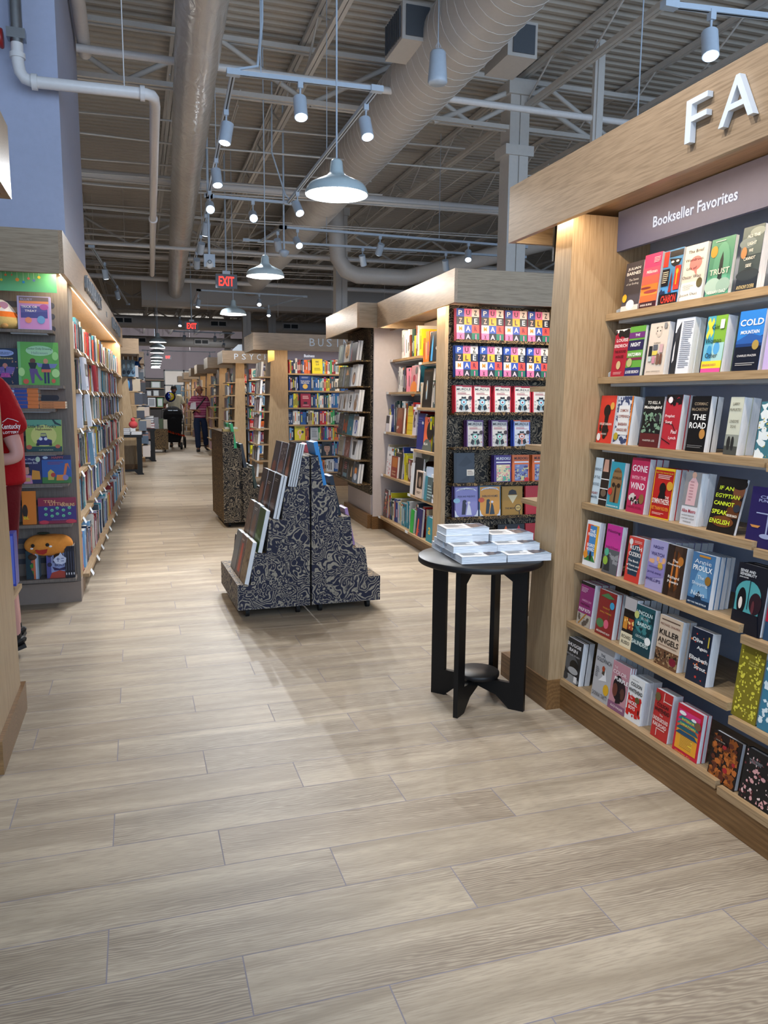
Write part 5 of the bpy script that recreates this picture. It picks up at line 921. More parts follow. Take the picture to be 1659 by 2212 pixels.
# pier with face-out books next to the art bay
FO = frame(2.33, 9.27, -91.9)
pr = empty('shelf_pier', 'paisley-backed pier with face-out art books beside the aisle', 'shelves', FO)
header(pr, -.15, 1.45, -.10, .35, FO, strips=False)
MB().box(0, 1.10, .14, .17, .37, 2.19).build('paisley_backing', PSB, pr); MB().box(-.02, 1.13, .17, .6, .14, 2.19).build('white_side_panel', WBACK, pr); MB().box(0, 1.12, .145, .17, .15, .369).build('white_lower_panel', WBACK, pr); MB().box(-.03, 1.14, .10, .6, 0, .15).build('plinth', OAKB, pr)
PIZ = [1.83, 1.555, 1.28, 1.01, .75, .49]
for z in PIZ: MB().box(.0, 1.09, -.02, .14, z-.014, z).build('shelf', PSG, pr)
PB = [[('7f8f90', 'P,b9c4b8,.3,.2,.5,.2,.6,.9,.4,.9', 'grey-green art book'), ('d8d4ce', 'E,.5,.55,.4,.38,b9843c;S,.2,.2,.8,.9,2a2018,24,.06', 'leopard photo book'), ('3a3c48', 'P,b02a3c,0,0,.14,0,.05,.7,0,.7;L,.3,.5,.9,.8,555a68,5', 'charcoal art book')],
      [('55574e', 'S,.1,.1,.9,.9,8a8a80,14,.1', 'dim wrapped landscape book'), ('454840', 'P,c98a4a,.2,.6,.5,.9,.8,.6;S,.1,.1,.9,.5,6a6c60,16,.08', 'dark mountain photo book'), ('d8d9da', 'E,.5,.35,.28,.3,5c3c2c;E,.5,.35,.18,.2,b98a64;L,.3,.8,.7,.9,555,2', 'white book with brown shell')],
      [('c9cace', 'P,5c5458,.3,.1,.5,.1,.6,.8,.5,.8', 'white animal horn book'), ('d3d4d6', 'P,6a5038,.2,.1,.5,.1,.5,.5,.6,.9,.4,.5,.2,.9', 'white antelope photo book'), ('d8d9dc', 'E,.5,.5,.18,.35,3a3a3c;S,.4,.2,.6,.8,e8e8e8,8,.05', 'white zebra photo book'), ('cfd0d4', 'E,.45,.3,.3,.28,8a6a50;E,.6,.6,.2,.2,9a8a80', 'white squirrel photo book')],
      [('3c404c', 'S,.1,.1,.9,.7,8a8e98,14,.08', 'dark city photo book'), ('39524f', 'S,.15,.2,.85,.7,b9502c,16,.14', 'book with a red coral'), ('1f6a80', 'E,.6,.3,.1,.1,c9b27a;L,.2,.7,.8,.9,3f8fa4,2', 'deep teal art book'), ('d4d5d8', 'E,.55,.5,.25,.4,2a4a9a;P,d4d5d8,.4,.2,.6,.2,.66,.7,.5,.7;R,0,.8,1,1,9a948c', 'white book with blue streaks')],
      [('c4c0b4', 'L,.1,.2,.9,.8,6a6a64,8', 'cream lettered art book'), ('7c5450', 'S,.1,.1,.9,.6,b08c88,12,.1;L,.2,.7,.8,.8,e0d0cc,2', 'dusty red art book'), ('d6d7da', 'P,3c3c40,.3,.2,.6,.2,.85,.9,.2,.9;L,.3,.2,.7,.4,666,3', 'white book with dark splash')],
      [('2c2420', 'E,.5,.6,.2,.25,6a4030;L,.2,.1,.8,.2,aaa,2', 'dark brown art book'), ('2e3438', 'L,.2,.5,.8,.9,c9747c,4;R,.1,.1,.9,.3,6a90a0', 'black book with pink lettering'), ('34322e', 'P,d8b48a,.6,.2,.9,.2,.8,.8,.7,.6', 'dark figure photo book'), ('5a6a7c', 'E,.5,.6,.25,.18,e0883a;E,.5,.3,.3,.18,c9d0dc', 'blue book with orange fox')]]
for k, L in enumerate(PB):
    n = len(L); w = min(.25, 1.0/n-.02)
    for i, (base, it, d) in enumerate(L):
        for c in range(2): face(FO, .05+i*(1.03/n), PIZ[k], .0+c*.03, w, .22+.02*((i+k) % 2), .028, base, it if not c else '', ('' if not c else 'second copy behind the ')+d+', %s shelf of the pier' % ['top', 'second', 'third', 'fourth', 'fifth', 'bottom'][k], dg=7, spine='c9ccd0')
# ------------------------------------------------------------------ business bookcase and the row of aisle-end units behind it
BZ = [1.82, 1.55, 1.28, 1.01, .76, .50, .24]
BPAL = ['dfe2e6', 'c9cdd2', '1b1d22', '22324f', '8b2326', 'c22b2b', 'd9d02f', '2a5fa8', 'e0702c', 'e9e6df', '3b8fa6', '7fb2dd', '41505e', '25408f', '3aa35a', 'b9a98c']
def aisle_unit(X, Y, word, sign, lab, detail, wid=3.6, seed=0, xf=.35):
    F = frame(X+xf, Y+.52, 0); r = empty('bookcase', lab, 'bookcase', F)
    header(r, -xf, wid, -.52, .5, F, watts=1.0 if detail else .8, lamps=Y < 20)
    if word:
        m = MB()
        for i, ch in enumerate(word): MB().text(ch, (.545 if detail else -.05)+i*(.133 if detail else .155), 2.272, .082 if ch != 'I' else .014, .115, -.526, 'ddd', False, depth=.004).build('header_letter', LET, r)
    fin(r, .0, .26 if detail else .18, -.08, .27 if detail else .19, -.0, -.04, .5)
    MB().box(.27, wid, .30, .33, .05, 2.2).build('back_panel', BACKP, r); MB().box(.27, wid, .02, .05, 0, .2).build('plinth', OAKB, r)
    s = MB().box(.27, wid, .04, .06, 2.03, 2.21).build('sign_panel', SIGN, r)
    if sign: MB().text(sign, .62, 2.10, .17 if detail else .2, .045, .0385, bold=True).build('sign_lettering', LETW, s)
    for z in BZ: MB().box(.27, wid, .0, .30, z-.025, z).build('shelf', OAKS, r)
    for x in (.27, 1.34, 2.4): MB().box(x-.006, x+.006, .28, .30, .2, 2.03).build('slotted_upright', STL, r)
    # aisle end: boards fanning along the outer face of the end panel
    pass
    for k, z in enumerate(BZ):
        zz = z-.06; MB().box(-.20-.015*k, -.0-.012*k, -.02, .72, zz-.02, zz).build('end_shelf', OAKS, r)
    return r, F
def end_books(X, Y, xf, seed, lab, small):
    rr = random.Random(seed); PALE = ['6a5248', '4a5664', '8a6c70', 'b08a8e', '9a9ca0', '5c6a78', 'b8a890', '3c3c40']
    for k, z in enumerate(BZ):
        zz = z-.06+.001
        for i in range(3):
            M = frame(X+xf-.17-.015*k, Y+1.10-i*.2, -90) @ Matrix.Translation((0, 0, zz)) @ Matrix.Rotation(math.radians(-5), 4, 'X')
            c = rr.choice(PALE); book('end_cap_book', '%s book facing the aisle, %s from the front, %s end shelf of %s' % ({'6a5248': 'brown', '4a5664': 'slate', '8a6c70': 'mauve', 'b08a8e': 'pink', '9a9ca0': 'grey', '5c6a78': 'blue-grey', 'b8a890': 'tan', '3c3c40': 'black'}[c], ['third', 'second', 'first'][i], ['top', 'second', 'third', 'fourth', 'fifth', 'sixth', 'bottom'][k], lab),
                .17, rr.uniform(.2, .235), .035, M, c, 'S,.1,.2,.9,.8,%s,6,.12' % rr.choice(PALE), group='aisle-end books of the '+lab)
bz, FB = aisle_unit(1.70, 11.85, 'BUSINESS', 'Business', 'oak business bookcase with long header and rows of coloured spines', True, 3.4)
BF = {0: (.66, .17, .235, 'e3d81f', 'B,.5,.8,.3,.12,3c3a10,BE;B,.5,.62,.3,.12,3c3a10,2.0;L,.2,.2,.8,.4,6a6618,4', 'bright yellow business book'), 1: (.45, .19, .24, '1d3f86', 'B,.5,.62,.8,.07,e8ecf4,TRUE NORTH;B,.5,.5,.7,.08,e8ecf4,FIELDBOOK;E,.5,.27,.22,.16,d8b45a;L,.2,.8,.8,.92,a8b4d8,3', 'blue business book with gold medallion'),
      2: (.47, .165, .225, '9a2440', 'L,.2,.6,.8,.85,e8c0c8,4;R,.3,.25,.65,.4,2c2024;R,.2,.15,.8,.18,e8c0c8', 'crimson business book'), 3: (.215, .125, .2, '22365c', 'T,.5,.25,.7,.22,e8ecf0,101;L,.2,.6,.8,.85,a8b4c8,3', 'navy business book marked 101'),
      4: (.37, .17, .235, 'd2c41f', 'E,.5,.5,.25,.2,e8b8a8;E,.5,.5,.12,.12,d2c41f;R,.42,.1,.58,.35,e8b8a8;E,.75,.55,.12,.09,23283c;L,.15,.82,.85,.9,5c5418,2', 'yellow business book with looping pink shape'),
      5: (.82, .165, .23, '15151a', 'E,.5,.55,.3,.33,b08a78;P,1c1816,.18,.7,.5,.98,.82,.7,.7,.82,.3,.82;R,.32,.6,.44,.63,3a2a24;R,.56,.6,.68,.63,3a2a24;R,.42,.36,.58,.39,7a4a40;E,.5,.18,.12,.14,b08a78', 'black biography with a face on the cover')}
for k, z in enumerate(BZ):
    nm = ['top', 'second', 'third', 'fourth', 'fifth', 'sixth', 'bottom'][k]; a, b = .285, 1.32
    if k in BF:
        x, w, h, base, it, d = BF[k]; segs = [(a, x-.004), (x+w+.006, b)]; face(FB, x, z, .008, w, h, .03, base, it, d+' facing out on the %s business shelf' % nm, dg=4)
    else: segs = [(a, b)]
    if k == 4: face(FB, .63, z, .008, .125, .2, .03, 'b9c0c8', 'L,.15,.2,.85,.85,5a6470,7', 'pale grey business book facing out on the fifth business shelf', dg=4); segs = [(a, .366), (.545, .625), (.76, b)]
    for j, (p, q) in enumerate(segs): row(FB, p, q, z, .02, 100+k*7+j, BPAL, (.19, .235), (.016, .036), .15, '%s business shelf%s' % (nm, '' if len(segs) == 1 else [' left part', ' right part', ' far right part'][j]), 'business_book', 'business books on their shelves', tilt=3 if k == 2 and j == 0 else 0)
    row(FB, 1.36, 1.62, z, .02, 300+k, BPAL, (.19, .235), (.018, .04), .15, '%s shelf right of the business bay' % nm, 'business_book', 'business books on their shelves')
end_books(1.70, 11.85, .35, 5, 'business bookcase', False)
tag(MB().prism([(0, .02), (.10, .06), (.10, .2), (.0, .2)], lambda u, v, w: (1.94+u, 12.0+w, 1.94+v), (0, .004), 'c9a860').build('hanging_sign', PRT), 'small yellow end sign hanging under the business header', 'sign')
STF = MB()
def far_unit(X, Y, word, sign, lab, seed, stuffy=True, xf=.33):
    r, F = aisle_unit(X, Y, word, sign, lab, False, 3.0, seed, xf)
    m = MB(); rr = random.Random(seed*31)
    for k, z in enumerate(BZ):
        row(F, .29, 1.3, z, .02, seed*9+k, BPAL, (.18, .235), (.018, .04), .15, '', stuff=m)
        for i in range(3):
            c = rr.choice(['6a5248', '9a9ca0', 'b08a8e', 'c9c4be', '4a5664', '8a6c70']); m.box(-.17-.015*k, -.135-.015*k, .0+i*.17, .15+i*.17, z-.06, z+rr.uniform(.12, .16), c)
    tag(m.build('book_rows', PRT, None, F), 'rows of book spines filling the %s' % lab, 'books', 'far rows of spines', 'stuff')
    return F
F = far_unit(1.72, 16.4, 'PSYCHOLOGY', 'Psychology', 'psychology bookcase behind the business one', 21)
face(F, .33, BZ[0], -.01, .2, .235, .02, 'dfe3e4', 'E,.45,.55,.35,.35,4fa0b0;P,4fa0b0,.3,.1,.6,.1,.62,.4,.3,.4;R,.2,.45,.6,.5,dfe3e4;R,.15,.55,.5,.58,1c2c34', 'white book with a teal head profile on the top psychology shelf')
far_unit(1.66, 19.2, '', '', 'third bookcase of the right-hand row', 22)
far_unit(1.72, 23.4, '', '', 'fourth bookcase of the right-hand row', 23)
far_unit(1.72, 26.0, '', '', 'fifth bookcase of the right-hand row', 24)
far_unit(1.75, 30.5, '', '', 'sixth bookcase of the right-hand row', 25)
far_unit(1.80, 35.5, '', '', 'farthest bookcase of the right-hand row', 26)
for x, y, w, lb in ((2.95, 12.15, .16, 'white bracket lying on the business header, left'), (3.3, 12.2, .12, 'white bracket lying on the business header, right'), (1.95, 16.6, .2, 'left white bracket on top of the psychology header'), (2.2, 16.6, .2, 'right white bracket on top of the psychology header')):
    tag(MB().prism([(0, 0), (w, 0), (w, .14), (w*.6, .14), (0, .03)], lambda u, v, q: (x+u, y+q, 2.391+v), (0, .01)).build('shelf_bracket', WHT), lb, 'bracket', 'spare brackets left on top of the headers')
# ------------------------------------------------------------------ left bookcase run (calendars) and its kids end-cap
FL = frame(-.36, 5.90, 88.1)
lb_ = empty('bookcase', 'long oak bookcase run on the left with grey header lettering and cookbooks', 'bookcase', FL)
LW = 6.1
FH = Matrix.Identity(4)
header(lb_, -.72, LW+.15, .0, 1.4, FL, watts=1.6)
for i, ch in enumerate('COOKBOOKS'): MB().text(ch, .62+i*.17, 2.27, .105, .12, -.022, depth=.02).build('header_letter', LETG, lb_)
for i, ch in enumerate('HEALTH'): MB().text(ch, 3.9+i*.26, 2.27, .17, .12, -.022, depth=.02).build('header_letter', LETG, lb_)
MB().box(2.95, 3.05, -.004, 0, 2.25, 2.30).build('header_plate', LETG, lb_)
m = MB().hexa([(-.22, .045, .14), (-.0, .045, .14), (-.0, .5, .14), (-.22, .5, .14)], [(-.22, .035, 2.2), (-.0, .035, 2.2), (-.0, .5, 2.2), (-.22, .5, 2.2)]); m.build('end_panel', OAKV, lb_)
MB().box(-.22, .18, .05, .5, 0, .14).build('plinth_block', OAKB, lb_)
MB().box(0, LW, .10, .13, 0, .10).build('plinth', OAKB, lb_); MB().box(0, LW, .42, .45, .05, 2.2).build('back_panel', plain('beige_back_panel', 'a8957c', .6), lb_)
fin(lb_, LW, LW+.2, LW, LW+.22, .03, .04, .5)
LZ = [1.74, 1.46, 1.18, .87, .53, .14]; LP = ['dfe2e6', 'c9cdd2', '1b1d22', '22324f', 'e9e6df', 'd8cfc0', '8b2326', 'c22b2b', '3b8fa6', 'b9a98c', '41505e', '7fb2dd', 'd85c4a', '2f4a45', 'dfe2e6', '8d86b8', 'c6b23c']
NB = 6; LST = MB()
for b in range(NB):
    x0, x1 = b*LW/NB+.004, (b+1)*LW/NB-.004
    for k, z in enumerate(LZ):
        z2 = z+(0 if b % 2 == 0 else (-.02, -.01, .03, -.02, .02, 0)[k]); yf = .045-.02*(5-k)/5-.04*(k == 5)-.0
        s = MB().box(x0, x1, yf, .42, z2-.025, z2).build('shelf', OAKS, lb_)
        for q in (.08, .62): MB().hexa([(x0+q, yf-.022, z2-.035), (x0+q+.09, yf-.022, z2-.035), (x0+q+.09, yf-.020, z2-.035), (x0+q, yf-.020, z2-.035)], [(x0+q, yf-.001, z2+.005), (x0+q+.09, yf-.001, z2+.005), (x0+q+.09, yf, z2+.005), (x0+q, yf, z2+.005)]).build('price_tag', TAGM, s)
        hr = ((.2, .27), (.2, .26), (.19, .25), (.2, .27), (.2, .28), (.2, .29))[k]; nm = ['top', 'second', 'third', 'fourth', 'fifth', 'bottom'][k]
        if b == 0: row(FL, x0+.02+(0 if k != 5 else .0), x1-.01, z2, yf+.05, 500+k, LP, hr, (.018, .05), .2, '%s shelf of the left bookcase' % nm, 'cookbook', 'books in the nearest bay of the left bookcase', gap=.003, tilt=-3 if k in (2, 4) else 0)
        else: row(FL, x0+.01, x1-.01, z2, yf+.05, 500+k+b*10, LP, hr, (.018, .045), .2, '', stuff=LST, gap=.004)
tag(LST.build('book_rows', PRT, None, FL), 'rows of mixed book spines in the farther bays of the left bookcase run', 'books', 'far rows of spines', 'stuff')
def lface(x, k, w, h, base, it, lb, y=-.005): return face(FL, x, LZ[k], y, w, h, .03, base, it, lb, dg=3)
lface(.62, 2, .075, .25, 'dfe3ee', '', 'white book back with a barcode on the third left shelf')
MB().text('GOOD THINGS', 0, 0, .16, .03, 0, 'b03a6a', True)
gt = MB().box(0, .05, 0, .2, 0, .25, 'dde2ee'); gt.text('GOOD THINGS', .025, .15, .15, .028, -.0006, 'a83a5a', True, ang=-PI/2)
tag(gt.build('cookbook', PRT, None, FL @ Matrix.Translation((.30, .03, LZ[2]+.001))), 'white spine reading GOOD THINGS on the third shelf of the left bookcase', 'book')
lface(.34, 1, .20, .24, 'd5dae8', 'R,.05,.42,.95,.8,5c5a5c;P,2a2830,.05,.6,.4,.8,.05,.8;E,.6,.55,.3,.1,b8b4a8;B,.5,.1,.4,.05,555,1050', 'white book with grey landscape photo on the second left shelf')
lface(.72, 3, .15, .26, '6a9ab8', 'R,.04,.03,.96,.97,cbd5e6;R,.2,.6,.8,.85,b8c4d8;R,.25,.5,.6,.64,3a4450;L,.1,.1,.4,.4,5a6a7c,4;R,.7,.15,.85,.35,3a4450', 'blue-edged white book facing out on the fourth left shelf')
lface(1.3, 1, .16, .22, '8e1c28', 'R,.05,.1,.95,.14,c98a8a', 'dark red book facing out on the second left shelf')
# ---- kids end-cap, facing the camera
FK = frame(-.405, 5.66, 0)
kd = empty('end_cap_shelves', 'slotted grey-oak end-cap with children Halloween books and plush toys', 'shelves', FK)
MB().box(-1.2, -.0, .0, .03, .14, 2.2).build('slotted_panel', OAKG, kd)
MB().box(-1.2, .0, -.012, .2, 0, .14).build('plinth', plain('grey_brown_plinth', '85766c', .5), kd)
m = MB()
for z in (2.0, 1.93, 1.85, 1.60, 1.40, 1.24, 1.13, .98, .90, .70, .44, .37, .30):
    m.box(-1.1, -.10, -.003, .0, z-.018, z+.018); m.prism([(.018*math.cos(t*PI/8-PI/2), .018*math.sin(t*PI/8-PI/2)) for t in range(9)], lambda u, v, w: (-.10+u, w, z+v), (-.003, 0))
m.build('slot', plain('dark_slot', '3a3d48', .7), kd)
SG = MB().box(-1.0, -.045, -.225, -.22, 2.055, 2.17, '5fae7c'); rr = random.Random(2)
for i, (x, z, c, r) in enumerate([(-.42, 2.13, 'd86a5c', .008), (-.385, 2.152, 'd87a6c', .007), (-.36, 2.12, 'd8c83c', .008), (-.335, 2.15, 'e07a4c', .007), (-.30, 2.152, 'd86a5c', .005), (-.27, 2.125, 'e09a4c', .011), (-.235, 2.112, '2f8fd0', .008), (-.205, 2.135, 'e07a6c', .008), (-.175, 2.125, '6a8ac0', .008), (-.145, 2.145, 'e0c84c', .009), (-.47, 2.15, 'e0c84c', .008)]):
    SG.face([(x+r*math.cos(t*PI/6), -.2262, z+r*math.sin(t*PI/6)) for t in range(12)], c); SG.face([(x-.0006, -.2260, z), (x+.0006, -.2260, z), (x+.0006, -.2260, 2.17), (x-.0006, -.2260, 2.17)], 'e8f0e8')
SG.build('green_sign', PRT, kd)
KZ = [(1.83, -.085), (1.48, -.04), (1.33, -.095), (1.05, -.07), (.84, -.04), (.57, -.03), (.20, -.02)]
for z, xr in KZ: s = MB().box(-1.1, xr, -.16, .0, z-.02, z).build('shelf', OAKG, kd); MB().box(-.34, xr-.04, -.12, -.02, z-.026, z-.02).build('shelf_clip', WHT, s)
def kface(px0, px1, py1, k, t, base, it, lb, hard=True, dg=4, y=-.13):
    z = KZ[k][0]; Y = 5.66+y; x0 = at(px0, 900, 'Y', Y).x+.405; x1 = at(px1, 900, 'Y', Y).x+.405
    h = at((px0+px1)/2, py1, 'Y', Y).z-z
    return book('childrens_book', lb, x1-x0, h, t, lean(FK, x0, y, z+.001, dg), base, it, hard, None)
kface(50, 121, 640, 0, .03, 'b0a4d0', 'R,.06,.02,.94,.97,c48ac0;R,.06,.84,.94,.97,7a6468;R,.06,.78,.94,.85,e08a5c;R,.1,.45,.9,.7,5c5a9a;P,4a4a8c,.1,.35,.9,.35,.9,.55,.1,.5;T,.28,.9,.36,.06,b8b0d8,BLUEY;B,.36,.68,.48,.07,f0e4e0,TRICK OR;B,.4,.56,.36,.06,f0e4e0,TREAT;E,.8,.68,.13,.09,b05a9c;E,.32,.28,.1,.09,e08a6a;E,.7,.3,.12,.12,6a9ac8', 'purple tin-edged activity book facing out on the top end-cap shelf')
kface(-10, 44, 752, 1, .02, '20304a', 'E,.45,.87,.42,.09,8fa4d8;B,.45,.88,.7,.035,2c3a5c,STICKER DOLLY;B,.45,.84,.45,.03,2c3a5c,DRESSING;T,.45,.73,.75,.06,d8c88a,Halloween;E,.5,.52,.1,.07,b87a70;P,6a5aa0,.1,.45,.45,.5,.5,.3,.2,.28;P,6a5aa0,.9,.48,.55,.5,.5,.3,.8,.28;P,a8489c,.35,.32,.65,.32,.72,.2,.28,.2;S,.02,.02,1,.7,d8704a,24,.03;S,.02,.02,1,.7,b8c0a0,24,.02', 'navy sticker book with winged doll on the second end-cap shelf')
kface(45, 132, 739, 1, .02, '5fa850', 'R,0,0,.07,1,6fb478;E,.54,.8,.34,.12,9fd0a8;T,.54,.84,.6,.06,2c4a3c,Sticker Dolly Dressing;T,.54,.75,.4,.06,6f8a88,Halloween;E,.36,.56,.07,.06,5c3a34;P,1c2430,.25,.52,.47,.52,.42,.38,.3,.38;P,5c4a84,.27,.38,.46,.38,.5,.25,.6,.12,.54,.1,.4,.28,.38,.04,.32,.04;E,.68,.56,.06,.06,c08a70;P,23305c,.6,.5,.76,.5,.8,.36,.56,.36;P,6a7ab0,.76,.5,.97,.5,.9,.4,.78,.4;P,6a7ab0,.6,.5,.45,.52,.5,.42,.58,.42;R,.63,.04,.68,.3,23305c;R,.71,.04,.76,.3,23305c;R,.57,.3,.8,.37,c86a50;E,.18,.08,.07,.06,c85a4a;E,.86,.1,.05,.05,c85a4a;E,.92,.28,.1,.1,a8d890;E,.08,.3,.08,.1,a8d890;E,.92,.68,.08,.1,8fcc80', 'green sticker book with two costumed dolls on the second end-cap shelf')
kface(53, 131, 907, 3, .03, '9fb85a', 'R,0,.8,1,1,5fa088;R,0,0,1,.16,1c4a50;E,.5,.5,.36,.34,c9cf7a;B,.46,.8,.78,.1,23344c,Little Blue Truck\'s;B,.5,.7,.44,.08,5c4a30,Halloween;P,23286c,.3,.2,.72,.2,.72,.36,.6,.4,.56,.58,.42,.58,.4,.4,.3,.36;R,.42,.48,.56,.56,a8b070;E,.41,.4,.05,.05,cfd8e8;E,.55,.4,.05,.05,cfd8e8;R,.28,.18,.36,.26,14183c;R,.64,.18,.72,.26,14183c;E,.08,.14,.08,.07,b8604a;E,.88,.16,.07,.06,b8604a;P,1c3a40,.75,1,.82,.86,1,.8,1,.84,.86,.92,.8,1;T,.55,.05,.4,.035,d8d8b8,A LIFT THE FLAP BOOK', 'yellow-green board book with a blue truck on the fourth end-cap shelf')
kface(33, 83, 986, 4, .02, '252a5c', 'T,.45,.88,.62,.09,d8dce8,The Magic;T,.45,.76,.8,.08,d8dce8,Halloween Box;E,.86,.88,.1,.1,b8d0b8;E,.35,.5,.15,.17,c89080;P,1c1820,.22,.5,.3,.72,.45,.7,.52,.4,.46,.38,.44,.6,.26,.6;P,c888a8,.2,.0,.6,.0,.55,.3,.3,.32;R,.15,.08,.5,.22,c8a05c;P,d09034,.55,.15,.95,.15,.92,.45,.6,.5', 'blue book with a smiling woman on the fifth end-cap shelf')
kface(84, 148, 984, 4, .02, '2a5aa8', 'R,0,.84,1,1,23285c;R,0,0,1,.22,3f7a3c;T,.55,.92,.4,.08,c85a4a,HAPPY;E,.13,.92,.09,.05,b8d0e8;L,.2,.66,.8,.78,7a3f6a,2;P,c8b050,.2,.12,.4,.12,.42,.4,.3,.5,.2,.4;P,e08a34,.48,.1,.75,.1,.8,.3,.5,.3;P,d87030,.72,.25,.8,.25,.88,.65,.96,.5,.9,.72,.8,.7;E,.8,.2,.1,.1,8a80b8;E,.38,.3,.08,.08,b83a30', 'blue book with cartoon diggers on the fifth end-cap shelf')
kface(36, 66, 1062, 5, .03, 'd87a1c', 'E,.2,.4,.2,.2,2c1c14;T,.3,.2,.4,.09,f0e030,BL', 'orange book at the left of the sixth end-cap shelf', dg=6)
kface(71, 155, 1076, 5, .02, '8c2444', 'R,0,.12,1,.68,3c2c78;B,.3,.86,.3,.1,e0a87a,TEN;B,.5,.76,.4,.12,e0a87a,LITTLE;B,.78,.72,.36,.13,e0b880,GOBLINS;'+''.join('E,%.2f,%.2f,.045,.055,6fc8a0;E,%.2f,%.2f,.03,.01,1c4a40;' % (x, z, x, z-.01) for x, z in [(.2, .58), (.36, .52), (.5, .6), (.66, .52), (.82, .6), (.2, .36), (.36, .3), (.5, .38), (.66, .3), (.82, .38)])+'T,.55,.15,.4,.04,c8a0b0,A Counting Storybook;E,.15,.06,.12,.08,c83a50;E,.85,.08,.14,.08,c83a50', 'maroon counting book with ten green goblins on the sixth end-cap shelf')
kface(37, 66, 1192, 6, .03, '12303c', 'P,3f7a2c,.3,.5,1,.7,1,.2,.6,.1;B,.6,.8,.7,.08,c8d0d0,LANTERNS;E,.6,.62,.2,.06,a85a44;E,.6,.35,.2,.06,a85a44', 'dark green lantern book on the bottom end-cap shelf')
kface(83, 140, 1191, 6, .03, '4a4a90', 'R,.18,.2,.8,.92,8a98c8;T,.5,.86,.2,.05,3a3a6a,I WILL;B,.5,.76,.5,.06,3a3a6a,LOVE YOU;T,.5,.68,.4,.04,3a3a6a,TILL THE;B,.5,.6,.5,.06,3a3a6a,BATS SAY;B,.5,.47,.36,.09,3a3a6a,BOO;P,a83c2c,.1,0,.9,0,.85,.2,.5,.28,.2,.2;P,2a1c50,.3,.28,.7,.28,.78,.42,.5,.34,.22,.42;E,.12,.5,.09,.08,231c40;E,.9,.5,.09,.08,231c40;E,.14,.84,.1,.07,231c40;E,.9,.86,.1,.07,231c40', 'purple-blue bat book on the bottom end-cap shelf')
for i, (px, w, c, lb) in enumerate([(71, .012, 'c86a40', 'thin orange spine'), (75.5, .01, 'b8c4d8', 'thin pale blue spine'), (79.5, .008, '8aa0b8', 'thin grey-blue spine')]):
    z = KZ[6][0]; x0 = at(px, 1200, 'Y', 5.53).x+.405; tag(MB().box(0, w, 0, .12, 0, .225, c).box(.002, w-.002, .004, .116, .225, .2255, 'ddd').build('childrens_book', PRT, None, FK @ Matrix.Translation((x0, -.13, z+.001))), lb+' left of the bat book on the bottom end-cap shelf', 'book')
for i in range(4):
    z = KZ[6][0]; x0 = at(140+i*5.4, 1200, 'Y', 5.53).x+.405
    tag(MB().box(0, .0145, 0, .13, 0, .215, '1c1e2c').box(.001, .0135, .003, .127, .215, .2155, '8a8478').box(.004, .010, -.0005, 0, .02, .035, 'd8d8e0').box(.005, .009, -.0005, 0, .05, .18, '4a4e64').build('childrens_book', PRT, None, FK @ Matrix.Translation((x0, -.14, z+.001))), 'dark spine, %s from left of four beside the purple-blue bat book' % ORD[i], 'book', 'four matching dark books on the bottom end-cap shelf')
# flat stacks on the third shelf
for i in range(6):
    x0 = -.52; z = KZ[2][0]+.001+i*.0245
    tag(MB().box(0, .325, 0, .2, 0, .0235, 'd87a3c').box(.0, .26, -.0006, 0, .001, .0225, '2c4a9a').box(.17, .185, -.0012, -.0006, .004, .019, 'a8c8e8').box(.31, .326, .002, .198, .002, .0215, 'cfc4b4').build('childrens_book', PRT, None, FK @ Matrix.Translation((x0+.003*(i % 2), -.15, z))), 'orange and blue book lying flat, %s up in the taller stack on the end-cap' % ORD[i], 'book', 'orange and blue books stacked flat')
for i in range(3):
    z = KZ[2][0]+.001+i*.0155
    tag(MB().box(0, .155, 0, .2, 0, .015, 'c9804a').text('THE HALLOWEEN TREE', .05, .0075, .07, .006, -.0007, '4a2c1c').box(.154, .156, .002, .198, .0015, .0135, 'd8d0c0').build('childrens_book', PRT, None, FK @ Matrix.Translation((-.19, -.145, z))), 'thin tan book lying flat, %s up in the lower stack on the end-cap' % ORD[i], 'book', 'thin tan books stacked flat')
# plush toys
PLO = NT('orange_plush', .9); f, _ = PLO.noise(PLO.coord(), 60, 4); PLO.color(PLO.mix(f, 'd8822c', 'e89a44')).bump(f, .4, .004); PLO = PLO.mat
def fuzzy(n, a, b):
    t = NT(n, .9); f, _ = t.noise(t.coord(), 70, 4); t.color(t.mix(f, a, b)).bump(f, .4, .004); return t.mat
pk = empty('pumpkin_plush', 'orange smiling pumpkin plush sitting above the bat book', 'plush toy', FK @ Matrix.Translation((-.185, -.085, .425)))
m = MB(); vs = []; n, kk = 48, 16
for i in range(kk+1):
    t = PI*i/kk
    for j in range(n):
        a = 2*PI*j/n; r = 1+.05*abs(math.sin(4*a))-.02; q = .15 if abs(math.cos(a)) > 0 else .1
        vs.append((.152*r*math.sin(t)**.8*math.cos(a), .085*r*math.sin(t)**.8*math.sin(a), -.075*math.cos(t)-.012*math.exp(-((i-kk)/2)**2)))
m.mesh(vs, [(i*n+j, i*n+(j+1) % n, (i+1)*n+(j+1) % n, (i+1)*n+j) for i in range(kk) for j in range(n)], 'fff', 0, True); m.build('body', PLO, pk)
bl = plain('black_felt', '141312', .8); rd = plain('red_felt', 'a8281c', .8); wh = plain('white_felt', 'e8e8ea', .8)
MB().ball((-.09, -.077, .008), .011, .006, .012).ball((.0, -.088, .012), .012, .006, .012).build('eye', bl, pk)
MB().prism([(-.075, -.02), (-.05, -.024), (-.02, -.02), (.0, -.017), (-.008, -.042), (-.03, -.052), (-.055, -.046), (-.07, -.034)], lambda u, v, w: (u, w, v), (-.091, -.074)).build('mouth', rd, pk)
